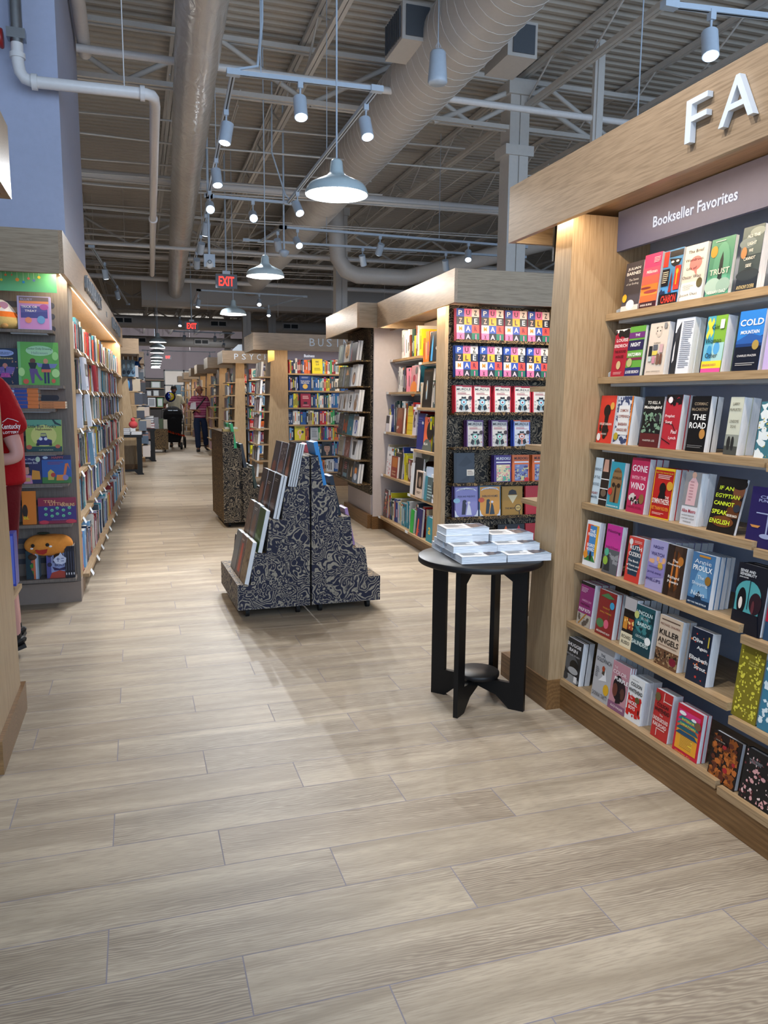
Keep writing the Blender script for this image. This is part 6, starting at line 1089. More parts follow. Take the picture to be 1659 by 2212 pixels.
MB().ball((.018, -.085, .0), .01, .004, .007).ball((-.098, -.074, -.012), .01, .004, .006).build('blush', wh, pk)
MB().ball((-.10, -.03, -.075), .03, .03, .022).ball((.06, -.04, -.075), .03, .03, .022).build('foot', plain('brown_plush', '4a3424', .9), pk)
MB().ball((-.03, 0, .077), .04, .02, .008).build('stem', plain('dark_green_plush', '2c3424', .9), pk)
MB().prism([(0, .02), (.015, -.005), (.05, -.012), (.075, .0), (.08, .03), (.06, .045), (.045, .07), (.035, .05), (.015, .04)], lambda u, v, w: (.035+u, w, -.105+v), (-.125, -.122), 'c8d0e8').box(.055, .075, -.1255, -.125, -.082, -.078, '2c3c7c').box(.062, .066, -.1255, -.125, -.098, -.070, '2c3c7c').box(.083, .10, -.1255, -.125, -.078, -.074, '2c3c7c').box(.083, .10, -.1255, -.125, -.096, -.092, '2c3c7c').build('paper_tag', PRT, pk)
cc = empty('candy_corn_plush', 'white, orange and yellow candy-corn plush with round face, top end-cap shelf', 'plush toy', FK @ Matrix.Translation((-.405, -.075, 1.832)))
PR = [(0, 0), (.085, .002), (.115, .02), (.12, .045), (.115, .07), (.098, .105), (.075, .14), (.05, .168), (.025, .182), (0, .186)]
def seg(a, b): return [p for p in PR if a-.001 <= p[1] <= b+.001]
for nm, sg, mt in (('lower_body', seg(0, .07), fuzzy('yellow_plush', 'c9a860', 'd8bc78')), ('middle_body', seg(.07, .105), fuzzy('deep_orange_plush', 'd8681c', 'e87a2c')), ('top_body', seg(.105, .186), fuzzy('white_plush', 'dcd8d4', 'ece8e6'))):
    MB().lathe(sg, n=36).build(nm, mt, cc)
MB().ball((-.02, -.07, .125), .045, .03, .028).build('face', fuzzy('peach_plush', 'e08a3c', 'e89a50'), cc)
MB().ball((-.035, -.1, .13), .005, .004, .005).ball((.0, -.1, .13), .005, .004, .005).build('eye', bl, cc)
g = MB().ball((-.02, -.105, .062), .038, .03, .03).build('ghost_buddy', wh, cc); MB().box(-.035, -.008, -.136, -.134, .055, .062).build('smile', bl, g)
MB().prism([(.03*math.cos(t*PI/8), .022*math.sin(t*PI/8)) for t in range(16)], lambda u, v, w: (.035+u, w, .142+v), (-.078, -.074), 'e8a0b0').build('paper_tag', PRT, cc)
MB().ball((-.06, -.09, .015), .022, .02, .016).ball((.04, -.1, .015), .022, .02, .016).build('foot', fuzzy('tan_plush', 'b88a50', 'c89a60'), cc)
# ------------------------------------------------------------------ near-left bookcase corner
nl = empty('bookcase', 'oak bookcase corner at the left picture edge, post and lit header end', 'bookcase', loc=(-.42, 3.35, 0))
def L(m, n, mt): return m.build(n, mt, nl)
h0 = MB(); h0.box(-.025, 0, -1.2, 0, 2.14, 2.39).box(-1.4, -.025, -.025, 0, 2.14, 2.39).box(-1.4, -.025, -1.2, -1.175, 2.14, 2.39).box(-1.4, -.0, -1.2, 0, 2.39, 2.40); L(h0, 'header', OAKH)
L(MB().box(-1.4, -.03, -1.17, -.03, 2.215, 2.235), 'soffit', OAKH); L(MB().box(-.3, -.28, -1.1, -.1, 2.195, 2.213), 'light_strip', STRIP)
light('AREA', 'shelf_light', (-.29, -.6, 2.19), STRIP_W*.8, (1, .83, .62), None, .03, sy=1.0, parent=nl)
L(MB().hexa([(-.62, -.27, .13), (-.115, -.27, .13), (-.115, .31, .13), (-.62, .31, .13)], [(-.62, -.25, 2.2), (-.135, -.25, 2.2), (-.135, .29, 2.2), (-.62, .29, 2.2)]), 'end_panel', plain('pale_oak_side', 'b09a80', .5) if 0 else OAKV)
L(MB().box(-.64, -.098, -.31, .35, 0, .13), 'plinth_block', OAKB)
L(MB().box(-1.4, -.62, -.2, .25, 0, 2.2), 'carcass', OAKG); L(MB().box(-.6, -.12, .30, .56, .515, .535), 'shelf', OAKS)
# ------------------------------------------------------------------ left side beyond: more bookcases, balloons, tables
def left_unit(X, Y, lab, seed, wid=2.2, fy=.55):
    F = frame(X, Y, 0); r = empty('bookcase', lab, 'bookcase', F)
    header(r, -wid, 0, 0, fy+.3, F, watts=.8, lamps=Y < 15)
    m = MB().hexa([(-.42, fy, .1), (-.06, fy, .1), (-.06, fy+.35, .1), (-.42, fy+.35, .1)], [(-.42, fy+.05, 2.2), (-.26, fy+.05, 2.2), (-.26, fy+.35, 2.2), (-.42, fy+.35, 2.2)]); m.build('end_panel', plain('dim_oak_%d' % seed, '7a6450', .5) if 0 else OAKV, r)
    MB().box(-.45, -.04, fy-.01, fy+.4, 0, .1).build('plinth_block', OAKB, r)
    MB().box(-wid, -.42, fy+.05, fy+.35, .1, 2.2).build('carcass', OAKG, r)
    for k, z in enumerate(BZ): MB().box(-.24+.03*k, -.06+.02*k, fy+.07, fy+.95, z-.02, z).build('end_shelf', OAKS, r)
    m = MB(); rr = random.Random(seed)
    for k, z in enumerate(BZ):
        y = fy+.11
        while y < fy+.85:
            t = rr.uniform(.02, .05); m.box(-.16+.03*k, -.16+.03*k+.15, y, y+t, z, z+rr.uniform(.15, .24), rr.choice(['8a8e98', '5c6470', 'b8a890', '3c404a', '8a6a60', 'a8a8ac', '4a5a6c', 'c4b8b0'])); y += t+.004
    tag(m.build('book_row', PRT, None, F), 'rows of books facing the aisle on the %s' % lab, 'books', kind='stuff')
    return F
left_unit(.08, 13.85, 'bookcase with lit header behind the left run', 3, fy=2.45)
left_unit(.20, 17.6, 'third bookcase of the left-hand row', 4)
left_unit(.22, 20.6, 'fourth bookcase of the left-hand row', 6)
def star(cx, cy, cz, r, lb, base):
    o = empty('star_balloon', lb, 'balloon', loc=(cx, cy, cz)); m = MB(); n = 10; ring = []
    P = [(r*(1 if i % 2 == 0 else .5)*math.cos(2*PI*i/n+PI/2+.2), r*(1 if i % 2 == 0 else .5)*math.sin(2*PI*i/n+PI/2+.2)) for i in range(n)]
    vs = [(x, 0, z) for x, z in P]+[(0, -.09, 0), (0, .09, 0)]+[(x*.5, -.075, z*.5) for x, z in P]+[(x*.5, .075, z*.5) for x, z in P]; fs = []
    for i in range(n): j = (i+1) % n; fs += [(i, j, 12+j, 12+i), (12+i, 12+j, 10), (j, i, 22+i, 22+j), (22+j, 22+i, 11)]
    m.mesh(vs, fs, base, 0, True); m.build('foil', foil, o); MB().tube([(0, 0, -r*.5), (.02, .02, -r*1.6), (-.02, 0, -.55)], .003, 5).build('ribbon', TAGM, o); return o
foil = NT('metallic_foil', .18, .8); foil.color(foil.n('ShaderNodeAttribute', attribute_name='Col').outputs['Color']); foil = foil.mat
star(.0, 16.75, 2.14, .19, 'dark blue star foil balloon by the left merchandise shelves', '14407c')
for i in range(3):
    tag(MB().box(-.04, .04, -.02, .02, 0, .32, '5c7c94').ball((0, -.02, .08), .03, .01, .04, 8, 6, '2c3c50').ball((0, -.02, .2), .03, .01, .05, 8, 6, 'a8c8dc').box(-.012, .012, -.003, .003, .32, .42, 'd8e0e6').build('hanging_gift_bag', PRT, None, Matrix.Translation((-.20+i*.085, 16.30, 1.83))), 'shiny patterned gift bag hanging under the left header, %s from left' % ORD[i], 'gift bag', 'hanging gift bags')
tag(MB().box(0, .16, 0, .12, 0, .42, '1c2740').ball((.08, -.005, .14), .04, .01, .09, 10, 8, '3f7fb0').box(.05, .12, -.002, 0, .33, .37, '8a94a8').build('boxed_game', PRT, None, Matrix.Translation((-.215, 16.40, 1.53))), 'tall navy box with blue artwork on the left merchandise end', 'box')
tag(MB().ball((0, 0, 0), .07, .06, .07, 14, 10).ball((.05, -.02, .05), .035, .03, .03, 10, 8).build('plush_toy', fuzzy('bright_yellow_plush', 'e0a81c', 'f0bc34'), None, Matrix.Translation((-.02, 16.7, 1.63))), 'yellow plush toy on the left merchandise shelf', 'plush toy')
tag(MB().ball((0, 0, .06), .08, .07, .07, 14, 10).ball((0, 0, .15), .04, .04, .04, 10, 8).build('plush_toy', fuzzy('coral_plush', 'b8383c', 'd8585c'), None, Matrix.Translation((-.06, 15.25, .86))), 'coral red plush toy sitting on the black table at left', 'plush toy')
def blk_table(x0, x1, y0, y1, lb, h=.74):
    r = empty('display_table', lb, 'table', loc=(x0, y0, 0)); MB().box(0, x1-x0, 0, y1-y0, h-.05, h).build('table_top', BLK, r)
    for x in (0.02, x1-x0-.11):
        for y in (.02, y1-y0-.11): MB().box(x, x+.09, y, y+.09, 0, h-.05).build('leg', BLK, r)
    MB().prism([(.0, 0), (.1, 0), (.16, .06), (x1-x0-.16, .06), (x1-x0-.1, 0), (x1-x0, 0), (x1-x0, .02), (x1-x0-.12, .1), (.12, .1), (0, .02)], lambda u, v, w: (u, w, v), (.03, .06)).build('foot_rail', BLK, r)
    return r
blk_table(-.6, .10, 15.05, 16.1, 'black table with book stacks left of the aisle, before the stroller')
blk_table(-.2, .40, 18.2, 19.6, 'second black table with stacked boxes at the left of the aisle')
blk_table(2.25, 3.4, 17.3, 18.6, 'black table with books in front of the psychology bookcase')
blk_table(2.35, 3.6, 25.0, 26.6, 'black table with paper stacks behind the man in the striped shirt')
def pilebox(x, y, w, d, n, t, cols, lb, z=.74, grp=None):
    for i in range(n): tag(MB().box(0, w, 0, d, 0, t, cols[i % len(cols)]).box(.003, w-.003, -.0008, 0, t*.15, t*.85, 'd5d6d8').build('book', PRT, None, Matrix.Translation((x+.004*(i % 2), y, z+.0005+i*(t+.0005)))), lb+', %s up' % ORD[i], 'book', grp or lb)
pilebox(-.34, 15.08, .22, .17, 4, .03, ['2a2f4c'], 'navy book stacked on the left black table')
pilebox(-.10, 15.08, .18, .16, 2, .028, ['b8bcc4', '8f949c'], 'pale book stacked on the left black table')
pilebox(-.0, 15.35, .09, .14, 1, .04, ['a8a4b8'], 'lilac book on the corner of the left black table')
pilebox(-.12, 15.7, .1, .1, 1, .2, ['4a5260'], 'slate boxed set standing on the left black table')
pilebox(.05, 18.3, .32, .24, 3, .05, ['2c3548', '39445a'], 'navy gift box stacked on the second left table', .74+.12)
pilebox(.0, 18.28, .38, .26, 2, .055, ['9c1c2c'], 'red gift box under the navy ones on the second left table')
pilebox(2.3, 17.4, .3, .22, 1, .05, ['8a8478'], 'grey book lying on the psychology table'); pilebox(2.65, 17.4, .24, .2, 2, .04, ['c8c4bc'], 'cream book stacked on the psychology table'); pilebox(2.95, 17.4, .3, .22, 3, .04, ['b8c4b8'], 'pale green book stacked on the psychology table')
tag(MB().box(0, .29, 0, .03, 0, .36, '2c2650').build('poster_book', PRT, None, Matrix.Translation((2.55, 17.75, .742))), 'tall purple book with coloured dots standing on the psychology table', 'book')
for o in [bpy.data.objects['poster_book']]:
    m = MB(); rr = random.Random(3)
    for i in range(10): m.face([(.04+i % 5*.052+.022*math.cos(t*PI/5), -.001, .10+i//5*.09+.02*math.sin(t*PI/5)) for t in range(10)], rr.choice(['c83a3c', 'd8b03c', '3f9ab8', 'd87a9c', '8a3ab0']))
    m.build('dots', PRT, o)
pilebox(2.4, 25.1, .4, .3, 5, .045, ['a8a69c', '98968c'], 'ream-like stack on the far right table')
# magazine tower and entrance fixtures
m = MB()
mg = empty('display_riser', 'brown paisley riser beside the stroller', 'display', loc=(.28, 21.2, 0)); MB().box(0, .5, 0, .6, .08, .62).build('stepped_body', PSG, mg)
for cx in (.07, .43): MB().cyl((cx-.01, .1, .04), (cx+.01, .1, .04), .04, n=14).cyl((cx-.01, .5, .04), (cx+.01, .5, .04), .04, n=14).build('caster', RUB, mg)
for i, (c, x, h) in enumerate([('c8783c', .02, .22), ('8a8e98', .16, .3), ('4a5a3c', .28, .26), ('b8b4a8', .38, .24)]):
    tag(MB().box(0, .11, 0, .05, 0, h, c).build('magazine', PRT, None, Matrix.Translation((.28+x, 21.25, .622))), '%s magazine standing on the riser beside the stroller' % ['orange', 'grey', 'olive', 'pale'][i], 'magazine')
sh = empty('wall_shelves', 'dark wall shelves with framed prints between the far window and door', 'shelves', loc=(.55, 45.6, 0))
MB().box(0, 1.0, .3, .35, .0, 2.55).build('back_panel', plain('dark_brown_panel', '2c2624', .6), sh)
for z in (.9, 1.5, 1.95, 2.4): MB().box(0, 1.0, 0, .3, z, z+.05).build('shelf', OAKB, sh)
for i, (x, z, w, h, c) in enumerate([(.3, 2.0, .5, .35, '6a7a68'), (.05, 1.55, .25, .3, '5a5a68'), (.4, 1.55, .3, .32, '7c7c84'), (.1, .95, .4, .5, 'd8dade'), (.6, .95, .3, .5, '4f8a50')]):
    tag(MB().box(0, w, 0, .03, 0, h, c).box(.1*w, .9*w, -.003, 0, .1*h, .9*h, 'bcc0c0' if c != 'd8dade' else '8a8e94').build('framed_print', PRT, None, Matrix.Translation((.55+x, 45.66, z))), 'framed print on the far wall shelves, %s' % ['top shelf', 'middle shelf left', 'middle shelf right', 'white one on the lower shelf', 'green one on the lower shelf'][i], 'print')
for i, (x, z, w, h, c, lb) in enumerate([(2.0, 1.3, .9, .8, '2c5a70', 'dark blue round wreath sign hanging in the far door'), (-.9, .0, .9, 1.2, '8a6a74', 'pink and grey gift display by the far window'), (.1, 0, .6, 1.0, '6c5a48', 'brown crate display by the far window')]):
    m = MB()
    if i == 0: m.cyl((x+.3, 45.93, 1.8), (x+.3, 45.95, 1.8), .38, n=24, col=c); nmn = 'window_sign'
    else: m.box(x, x+w, 43.2, 43.9, z, h, c); m.box(x+.1, x+w-.2, 43.3, 43.8, h, h+.3, 'b0a8a8'); nmn = 'gift_display'
    tag(m.build(nmn, PRT), lb, 'sign' if i == 0 else 'display')
# ------------------------------------------------------------------ people
def skin(J, E, sub=2):
    names = list(J); me = bpy.data.meshes.new('sk'); me.from_pydata([J[n][0] for n in names], [(names.index(a), names.index(b)) for a, b in E], [])
    o = bpy.data.objects.new('sk', me); COL.objects.link(o)
    o.modifiers.new('s', 'SKIN'); sm = o.modifiers.new('u', 'SUBSURF'); sm.levels = sm.render_levels = sub
    sv = me.skin_vertices[0].data
    for i, n in enumerate(names): r = J[n][1]; sv[i].radius = r if isinstance(r, tuple) else (r, r); sv[i].use_root = (i == 0)
    dg = bpy.context.evaluated_depsgraph_get(); e = o.evaluated_get(dg); m2 = e.to_mesh()
    vs = [tuple(v.co) for v in m2.vertices]; fs = [tuple(p.vertices) for p in m2.polygons]; e.to_mesh_clear()
    bpy.data.objects.remove(o); bpy.data.meshes.remove(me); return vs, fs
SKN = NT('skin', .5, 0, .3); SKN.color(SKN.n('ShaderNodeAttribute', attribute_name='Col').outputs['Color']); SKN.b.inputs['Subsurface Weight'].default_value = .05; SKN = SKN.mat
def hand(J, E, side, w, d, nrm, key, curl=.5):
    w = Vector(w); d = Vector(d).normalized(); nrm = Vector(nrm).normalized(); s = d.cross(nrm).normalized()
    J[key+'palm'] = (w+d*.05, (.03, .018)); E.append((side, key+'palm')); J[key+'knuck'] = (w+d*.085, (.034, .014)); E.append((key+'palm', key+'knuck'))
    for i, l in enumerate((.062, .07, .065, .05)):
        a = w+d*.095+s*(.027-.018*i); b = a+(d*(1-curl*.3)+nrm*curl*.5)*l*.5; c = b+(d*(1-curl)+nrm*curl)*l*.5
        for nme, p, r in (('a', a, .009), ('b', b, .0085), ('c', c, .007)): J[key+'f%d' % i+nme] = (p, r)
        E += [(key+'knuck', key+'f%da' % i), (key+'f%da' % i, key+'f%db' % i), (key+'f%db' % i, key+'f%dc' % i)]
    t0 = w+d*.035+s*.032; t1 = t0+(s*.7+d*.7)*.03; t2 = t1+(d+nrm*.3)*.025
    J[key+'t0'] = (t0, .011); J[key+'t1'] = (t1, .009); J[key+'t2'] = (t2, .0075); E += [(key+'palm', key+'t0'), (key+'t0', key+'t1'), (key+'t1', key+'t2')]
def head(mb, c, sk, yaw=0, pitch=0, s=1.0, dark='241a16'):
    # one head: cranium, jaw, nose, ears, eyes, mouth (joined to the body mesh)
    M = Matrix.Translation(c) @ Matrix.Rotation(yaw, 4, 'Z') @ Matrix.Rotation(pitch, 4, 'X') @ Matrix.Scale(s, 4)
    n, k = 24, 16; vs = []
    for i in range(k+1):
        t = PI*i/k; z = -math.cos(t)
        for j in range(n):
            a = 2*PI*j/n; x = math.sin(t)*math.cos(a); y = math.sin(t)*math.sin(a)
            jaw = max(0, -z); X = x*.076*(1-.28*jaw); Y = y*(.098 if y < 0 else .098)*(1-.3*jaw*(1 if y > 0 else .25))-.01*jaw; Z = z*.118
            if y < -.8 and -.35 < z < .15: Y -= .012*(1-abs(x)*2.2) if abs(x) < .45 else 0
            vs.append(M @ Vector((X, Y, Z)))
    mb.mesh(vs, [(i*n+j, i*n+(j+1) % n, (i+1)*n+(j+1) % n, (i+1)*n+j) for i in range(k) for j in range(n)], sk, 0, True)
    def el(x, y, z, a, b, d, col):
        m = MB(); m.ball((0, 0, 0), a, b, d, 12, 8); mb.mesh([M @ (Vector(v)+Vector((x, y, z))) for v in m.v], m.f, col, 0, True)
    el(0, -.104, -.018, .013, .02, .022, sk)
    for q in (-1, 1):
        el(q*.077, .005, -.005, .012, .02, .032, sk); el(q*.03, -.088, .012, .012, .008, .008, 'eee8e0'); el(q*.03, -.094, .012, .006, .004, .006, dark); el(q*.03, -.09, .032, .018, .008, .004, dark)
    el(0, -.09, -.062, .024, .01, .007, '8a4a40')
    return M
def body(sk, P):
    J, E = {}, []
    J['pelvis'] = (P['pelvis'], (.12, .085)); J['waist'] = (P['waist'], (.11, .075)); J['chest'] = (P['chest'], (.12, .08)); J['neck0'] = (P['neck'], .055); J['neck1'] = (Vector(P['neck'])+Vector((0, -.01, .07)), .05)
    E += [('pelvis', 'waist'), ('waist', 'chest'), ('chest', 'neck0'), ('neck0', 'neck1')]
    for s in 'LR':
        J['sh'+s] = (P['sh'+s], .045); J['el'+s] = (P['el'+s], .04); J['wr'+s] = (P['wr'+s], .027); E += [('chest', 'sh'+s), ('sh'+s, 'el'+s), ('el'+s, 'wr'+s)]
        d = Vector(P['wr'+s])-Vector(P['el'+s]); hand(J, E, 'wr'+s, P['wr'+s], d, P.get('n'+s, (0, -1, -.3)), s)
        J['hip'+s] = (P['hip'+s], .075); J['kn'+s] = (P['kn'+s], .058); J['cf'+s] = (Vector(P['kn'+s]).lerp(Vector(P['an'+s]), .35), .056); J['an'+s] = (P['an'+s], .036); J['toe'+s] = (P['toe'+s], .036)
        E += [('pelvis', 'hip'+s), ('hip'+s, 'kn'+s), ('kn'+s, 'cf'+s), ('cf'+s, 'an'+s), ('an'+s, 'toe'+s)]
    return J, E
def person(M, label, P, sk, hairf, shirt, pants, shoes, headp, sleeve=.55, slr=.07, leglen=1.0, name='person'):
    J, E = body(sk, P); vs, fs = skin(J, E); mb = MB(); mb.mesh(vs, fs, sk, 0, True)
    HM = head(mb, Vector(P['neck'])+Vector((0, -.015, .165)), sk, *headp)
    o = mb.build('person', SKN, None, M); tag(o, label, 'person')
    def cl(nme, Jn, En, mat):
        v, f = skin(Jn, En); m = MB(); m.mesh(v, f, 'fff', 0, True); return m.build(nme, mat, o)
    Js = {'waist': (P['waist'], (.175, .135)), 'hem': (Vector(P['pelvis'])+Vector((0, 0, -.07)), (.18, .145)), 'chest': (P['chest'], (.178, .132)), 'col': (Vector(P['neck'])+Vector((0, 0, .0)), .078)}
    Es = [('waist', 'hem'), ('waist', 'chest'), ('chest', 'col')]
    for s in 'LR':
        Js['sh'+s] = (P['sh'+s], .085); Js['sl'+s] = (Vector(P['sh'+s]).lerp(Vector(P['el'+s]), sleeve), slr); Js['se'+s] = (Vector(P['sh'+s]).lerp(Vector(P['el'+s]), sleeve+.22), slr); Es += [('chest', 'sh'+s), ('sh'+s, 'sl'+s), ('sl'+s, 'se'+s)]
    cl('shirt', Js, Es, shirt)
    Jp = {'pelvis': (Vector(P['pelvis'])+Vector((0, 0, -.02)), (.155, .12)), 'belt': (Vector(P['pelvis'])+Vector((0, 0, .06)), (.15, .115))}; Ep = [('pelvis', 'belt')]
    for s in 'LR':
        Jp['hip'+s] = (P['hip'+s], .11); Jp['kn'+s] = (P['kn'+s], .085); Ep += [('pelvis', 'hip'+s), ('hip'+s, 'kn'+s)]
        if leglen > 1: Jp['an'+s] = (Vector(P['an'+s])+Vector((0, 0, -.02)), .075); Ep.append(('kn'+s, 'an'+s))
        elif leglen < 1: pass
        else: Jp['sk'+s] = (Vector(P['kn'+s]).lerp(Vector(P['an'+s]), .22), .09); Ep.append(('kn'+s, 'sk'+s))
    cl('trousers' if leglen > 1 else 'shorts', Jp, Ep, pants)
    for s in 'LR':
        a = Vector(P['an'+s]); t = Vector(P['toe'+s]); d = t-a; d.z = 0; d.normalize(); zf = t.z-.036
        c = a.lerp(t, .55); c.z = a.z*.5+t.z*.5-.03+.015; q = MB(); rot = Matrix.Translation(c) @ (t-a-Vector((0, 0, t.z-a.z+.045))).to_track_quat('-Y', 'Z').to_matrix().to_4x4()
        e = MB().ball((0, 0, 0), .048, .145, .04, 18, 10).ball((0, .07, .035), .042, .06, .045, 14, 8).box(-.045, .045, -.12, .125, -.038, -.018)
        q.mesh([rot @ Vector(v) for v in e.v], e.f, 'fff', 0, False); q.build('shoe', shoes, o)
    hairf(o, HM); return o
def hair_cap(col, z0, rough=.8, beard=False, fringe=False):
    mat = plain('hair_'+col, col, rough)
    def f(o, HM):
        m = MB(); n, k = 24, 12; vs = []; fs = []
        for i in range(k+1):
            for j in range(n):
                a = 2*PI*j/n; y = math.sin(a); t = (.2+z0*(1 if y < .2 else 1.35))*PI*i/k; t = min(t, 2.1) if y > -.3 else min(t, z0*PI+.15)
                vs.append(HM @ Vector((.082*math.sin(t)*math.cos(a), .104*math.sin(t)*y, .124*math.cos(t))))
        m.mesh(vs, [(i*n+j, (i+1)*n+j, (i+1)*n+(j+1) % n, i*n+(j+1) % n) for i in range(k) for j in range(n)], 'fff', 0, True)
        m.build('hair', mat, o)
        if beard:
            b = MB(); b.ball((0, -.03, -.072), .062, .072, .05, 16, 10); q = MB(); q.mesh([HM @ Vector(v) for v in b.v], b.f, 'fff', 0, True); q.build('beard', mat, o)
    return f
def fringe_hair(col):
    mat = plain('hair_fringe', col, .8)
    def f(o, HM):
        b = MB(); b.ball((0, .045, -.0), .083, .062, .06, 18, 10); q = MB(); q.mesh([HM @ Vector(v) for v in b.v], b.f, 'fff', 0, True); q.build('hair', mat, o)
        g = MB(); gm = MB()
        for s in (-1, 1):
            g.tube([(s*.036+.026*math.cos(t*PI/8), -.103, .012+.018*math.sin(t*PI/8)) for t in range(17)], .0035, 6); g.tube([(s*.062, -.1, .016), (s*.082, 0, .012)], .003, 5)
        g.tube([(-.01, -.106, .014), (.01, -.106, .014)], .003, 5)
        gm.mesh([HM @ Vector(v) for v in g.v], g.f, 'fff', 0, True); gm.build('glasses', BLK, o)
    return f
def cloth(n, c, stripes=None):
    t = NT(n, .85, 0, .2); f, _ = t.noise(t.coord(), 40, 3); base = t.mix(f, c, c)
    if stripes:
        sx = t.n('ShaderNodeSeparateXYZ'); t.put(sx.inputs[0], t.coord()); q = t.math('FRACT', t.math('MULTIPLY', sx.outputs[2], 16)); q2 = t.math('FRACT', t.math('MULTIPLY', sx.outputs[2], 5.3))
        base = t.mix(t.math('LESS_THAN', q, .35), c, stripes[0]); base = t.mix(t.math('LESS_THAN', q2, .09), base, stripes[1])
    t.color(base).bump(f, .4, .01); return t.mat
MAN = dict(pelvis=(0, 0, .96), waist=(0, -.01, 1.10), chest=(0, 0, 1.30), neck=(0, 0, 1.47), shL=(-.18, 0, 1.41), shR=(.18, 0, 1.41), hipL=(-.09, 0, .90), hipR=(.09, 0, .90),
           knL=(-.10, -.02, .50), knR=(.10, -.02, .50), anL=(-.10, .03, .09), anR=(.10, .03, .09), toeL=(-.12, -.12, .037), toeR=(.12, -.12, .037), elL=(-.25, .03, 1.14), elR=(.25, .03, 1.14), wrL=(-.24, -.05, .9), wrR=(.24, -.05, .9))
P = dict(MAN); P.update(elL=(-.30, .02, 1.16), wrL=(-.10, -.20, 1.10), nL=(.2, .6, -.5), elR=(.25, .06, 1.14), wrR=(.24, .0, .89), knL=(-.08, -.05, .50), anL=(-.06, .0, .09), toeL=(-.08, -.15, .037), knR=(.13, .06, .52), anR=(.17, .28, .16), toeR=(.2, .16, .06), pelvis=(.0, 0, .96))
mn = person(Matrix.Translation((1.63, 21.5, 0)), 'man walking in pink striped polo shirt, jeans and glasses, bag strap across chest', P, '94604a', fringe_hair('3c3836'),
            cloth('pink_striped_polo', '8c3c5c', ('a85a78', 'c8a8b0')), cloth('dark_denim', '1c2740'), plain('black_shoe', '121214'), (.55, .08, 1.0), leglen=1.2)
m = MB(); m.tube([(.14, -.13, 1.44), (.03, -.165, 1.30), (-.08, -.165, 1.16), (-.19, -.08, 1.03)], .018, 8); m.build('bag_strap', BLK, mn)
m = MB(); m.tube([(-.07, -.14, 1.46), (0, -.125, 1.43), (.07, -.14, 1.46)], .014, 6); m.build('collar', cloth('polo_collar', '9c5a74'), mn)
tag(MB().hexa([(-.12, -.02, 0), (.05, -.03, .0), (.05, 0, 0), (-.12, .01, 0)], [(-.08, -.05, .17), (.04, -.05, .19), (.03, 0, .19), (-.08, 0, .17)], 'd8d4dc').build('folded_paper', PRT, None, Matrix.Translation((1.47, 21.28, 1.13))), 'white folded papers tucked under the walking man\'s arm', 'papers')
P = dict(MAN); P.update(elL=(-.27, -.02, 1.15), wrL=(-.20, -.24, 1.02), elR=(.28, -.02, 1.15), wrR=(.24, -.26, 1.02), nL=(0, -.2, -1), nR=(0, -.2, -1), neck=(0, -.03, 1.47), anR=(.12, .03, .09), knR=(.12, -.06, .5))
person(Matrix.Translation((1.07, 23.75, 0)) @ Matrix.Scale(1.03, 4), 'man in cream T-shirt, black cap and beard pushing a stroller, head bowed', P, '8a5844', hair_cap('121214', .34, .6, True),
       cloth('cream_tshirt', 'cfcdb8'), cloth('black_shorts', '14151a'), plain('black_trainer', '121214'), (-.1, .45, 1.0))
# person in red at the left edge
P = dict(MAN); P.update(shR=(.19, .0, 1.405), shL=(-.18, -.02, 1.39), elL=(-.22, -.02, 1.12), wrL=(-.14, -.24, 1.08), elR=(.26, .10, 1.06), wrR=(.22, -.16, 1.04), nR=(0, -.5, -.5), nL=(0, -.5, -.5), pelvis=(0, .0, .96), waist=(0, .0, 1.1), chest=(0, .0, 1.27), neck=(0, -.16, 1.44))
rp = person(Matrix.Translation((-.715, 4.62, 0)) @ Matrix.Rotation(-PI/2+.12, 4, 'Z') @ Matrix.Scale(1.03, 4), 'person in red Kentucky Lottery T-shirt and red-black shorts cut off by the left edge', P, 'c89890', hair_cap('3a2a20', .45),
            cloth('red_tshirt', '9c0c16'), cloth('red_black_shorts', '5c0e16'), plain('black_sandal', '101012'), (0, .1, 1.0), sleeve=.5, slr=.10)
rp['label'] = 'person in red T-shirt with white sleeve lettering, cut off by the left edge'
# sleeve print sits on the shirt sleeve nearest the camera
sl = Matrix.Translation((-.594, 4.24, 1.255)) @ Matrix.Scale(1.2, 4)
m = MB(); m.text('Kentucky', 0, 0, .075, .028, 0, 'e8e4e6', True, ang=.05); m.text('LOTTERY', .0, -.022, .06, .010, 0, 'e8e4e6', True, ang=.05); m.tube([(-.03, 0, .02), (-.01, 0, .036), (.012, 0, .03), (.03, 0, .022)], .0016, 5, 'e8e4e6')
o = m.build('sleeve_print', PRT); o.parent = rp; o.matrix_parent_inverse = rp.matrix_world.inverted(); o.matrix_basis = sl
p = at(30, 1210, 'Y', 3.76)
tag(MB().box(-.022, .004, 0, .10, -.12, .12, '2c3c9c').box(-.018, .0, -.001, 0, -.11, .11, '5a6cc8').build('patterned_book', PRT, None, Matrix.Translation(p)), 'blue patterned book edge sticking out behind the left oak post', 'book')
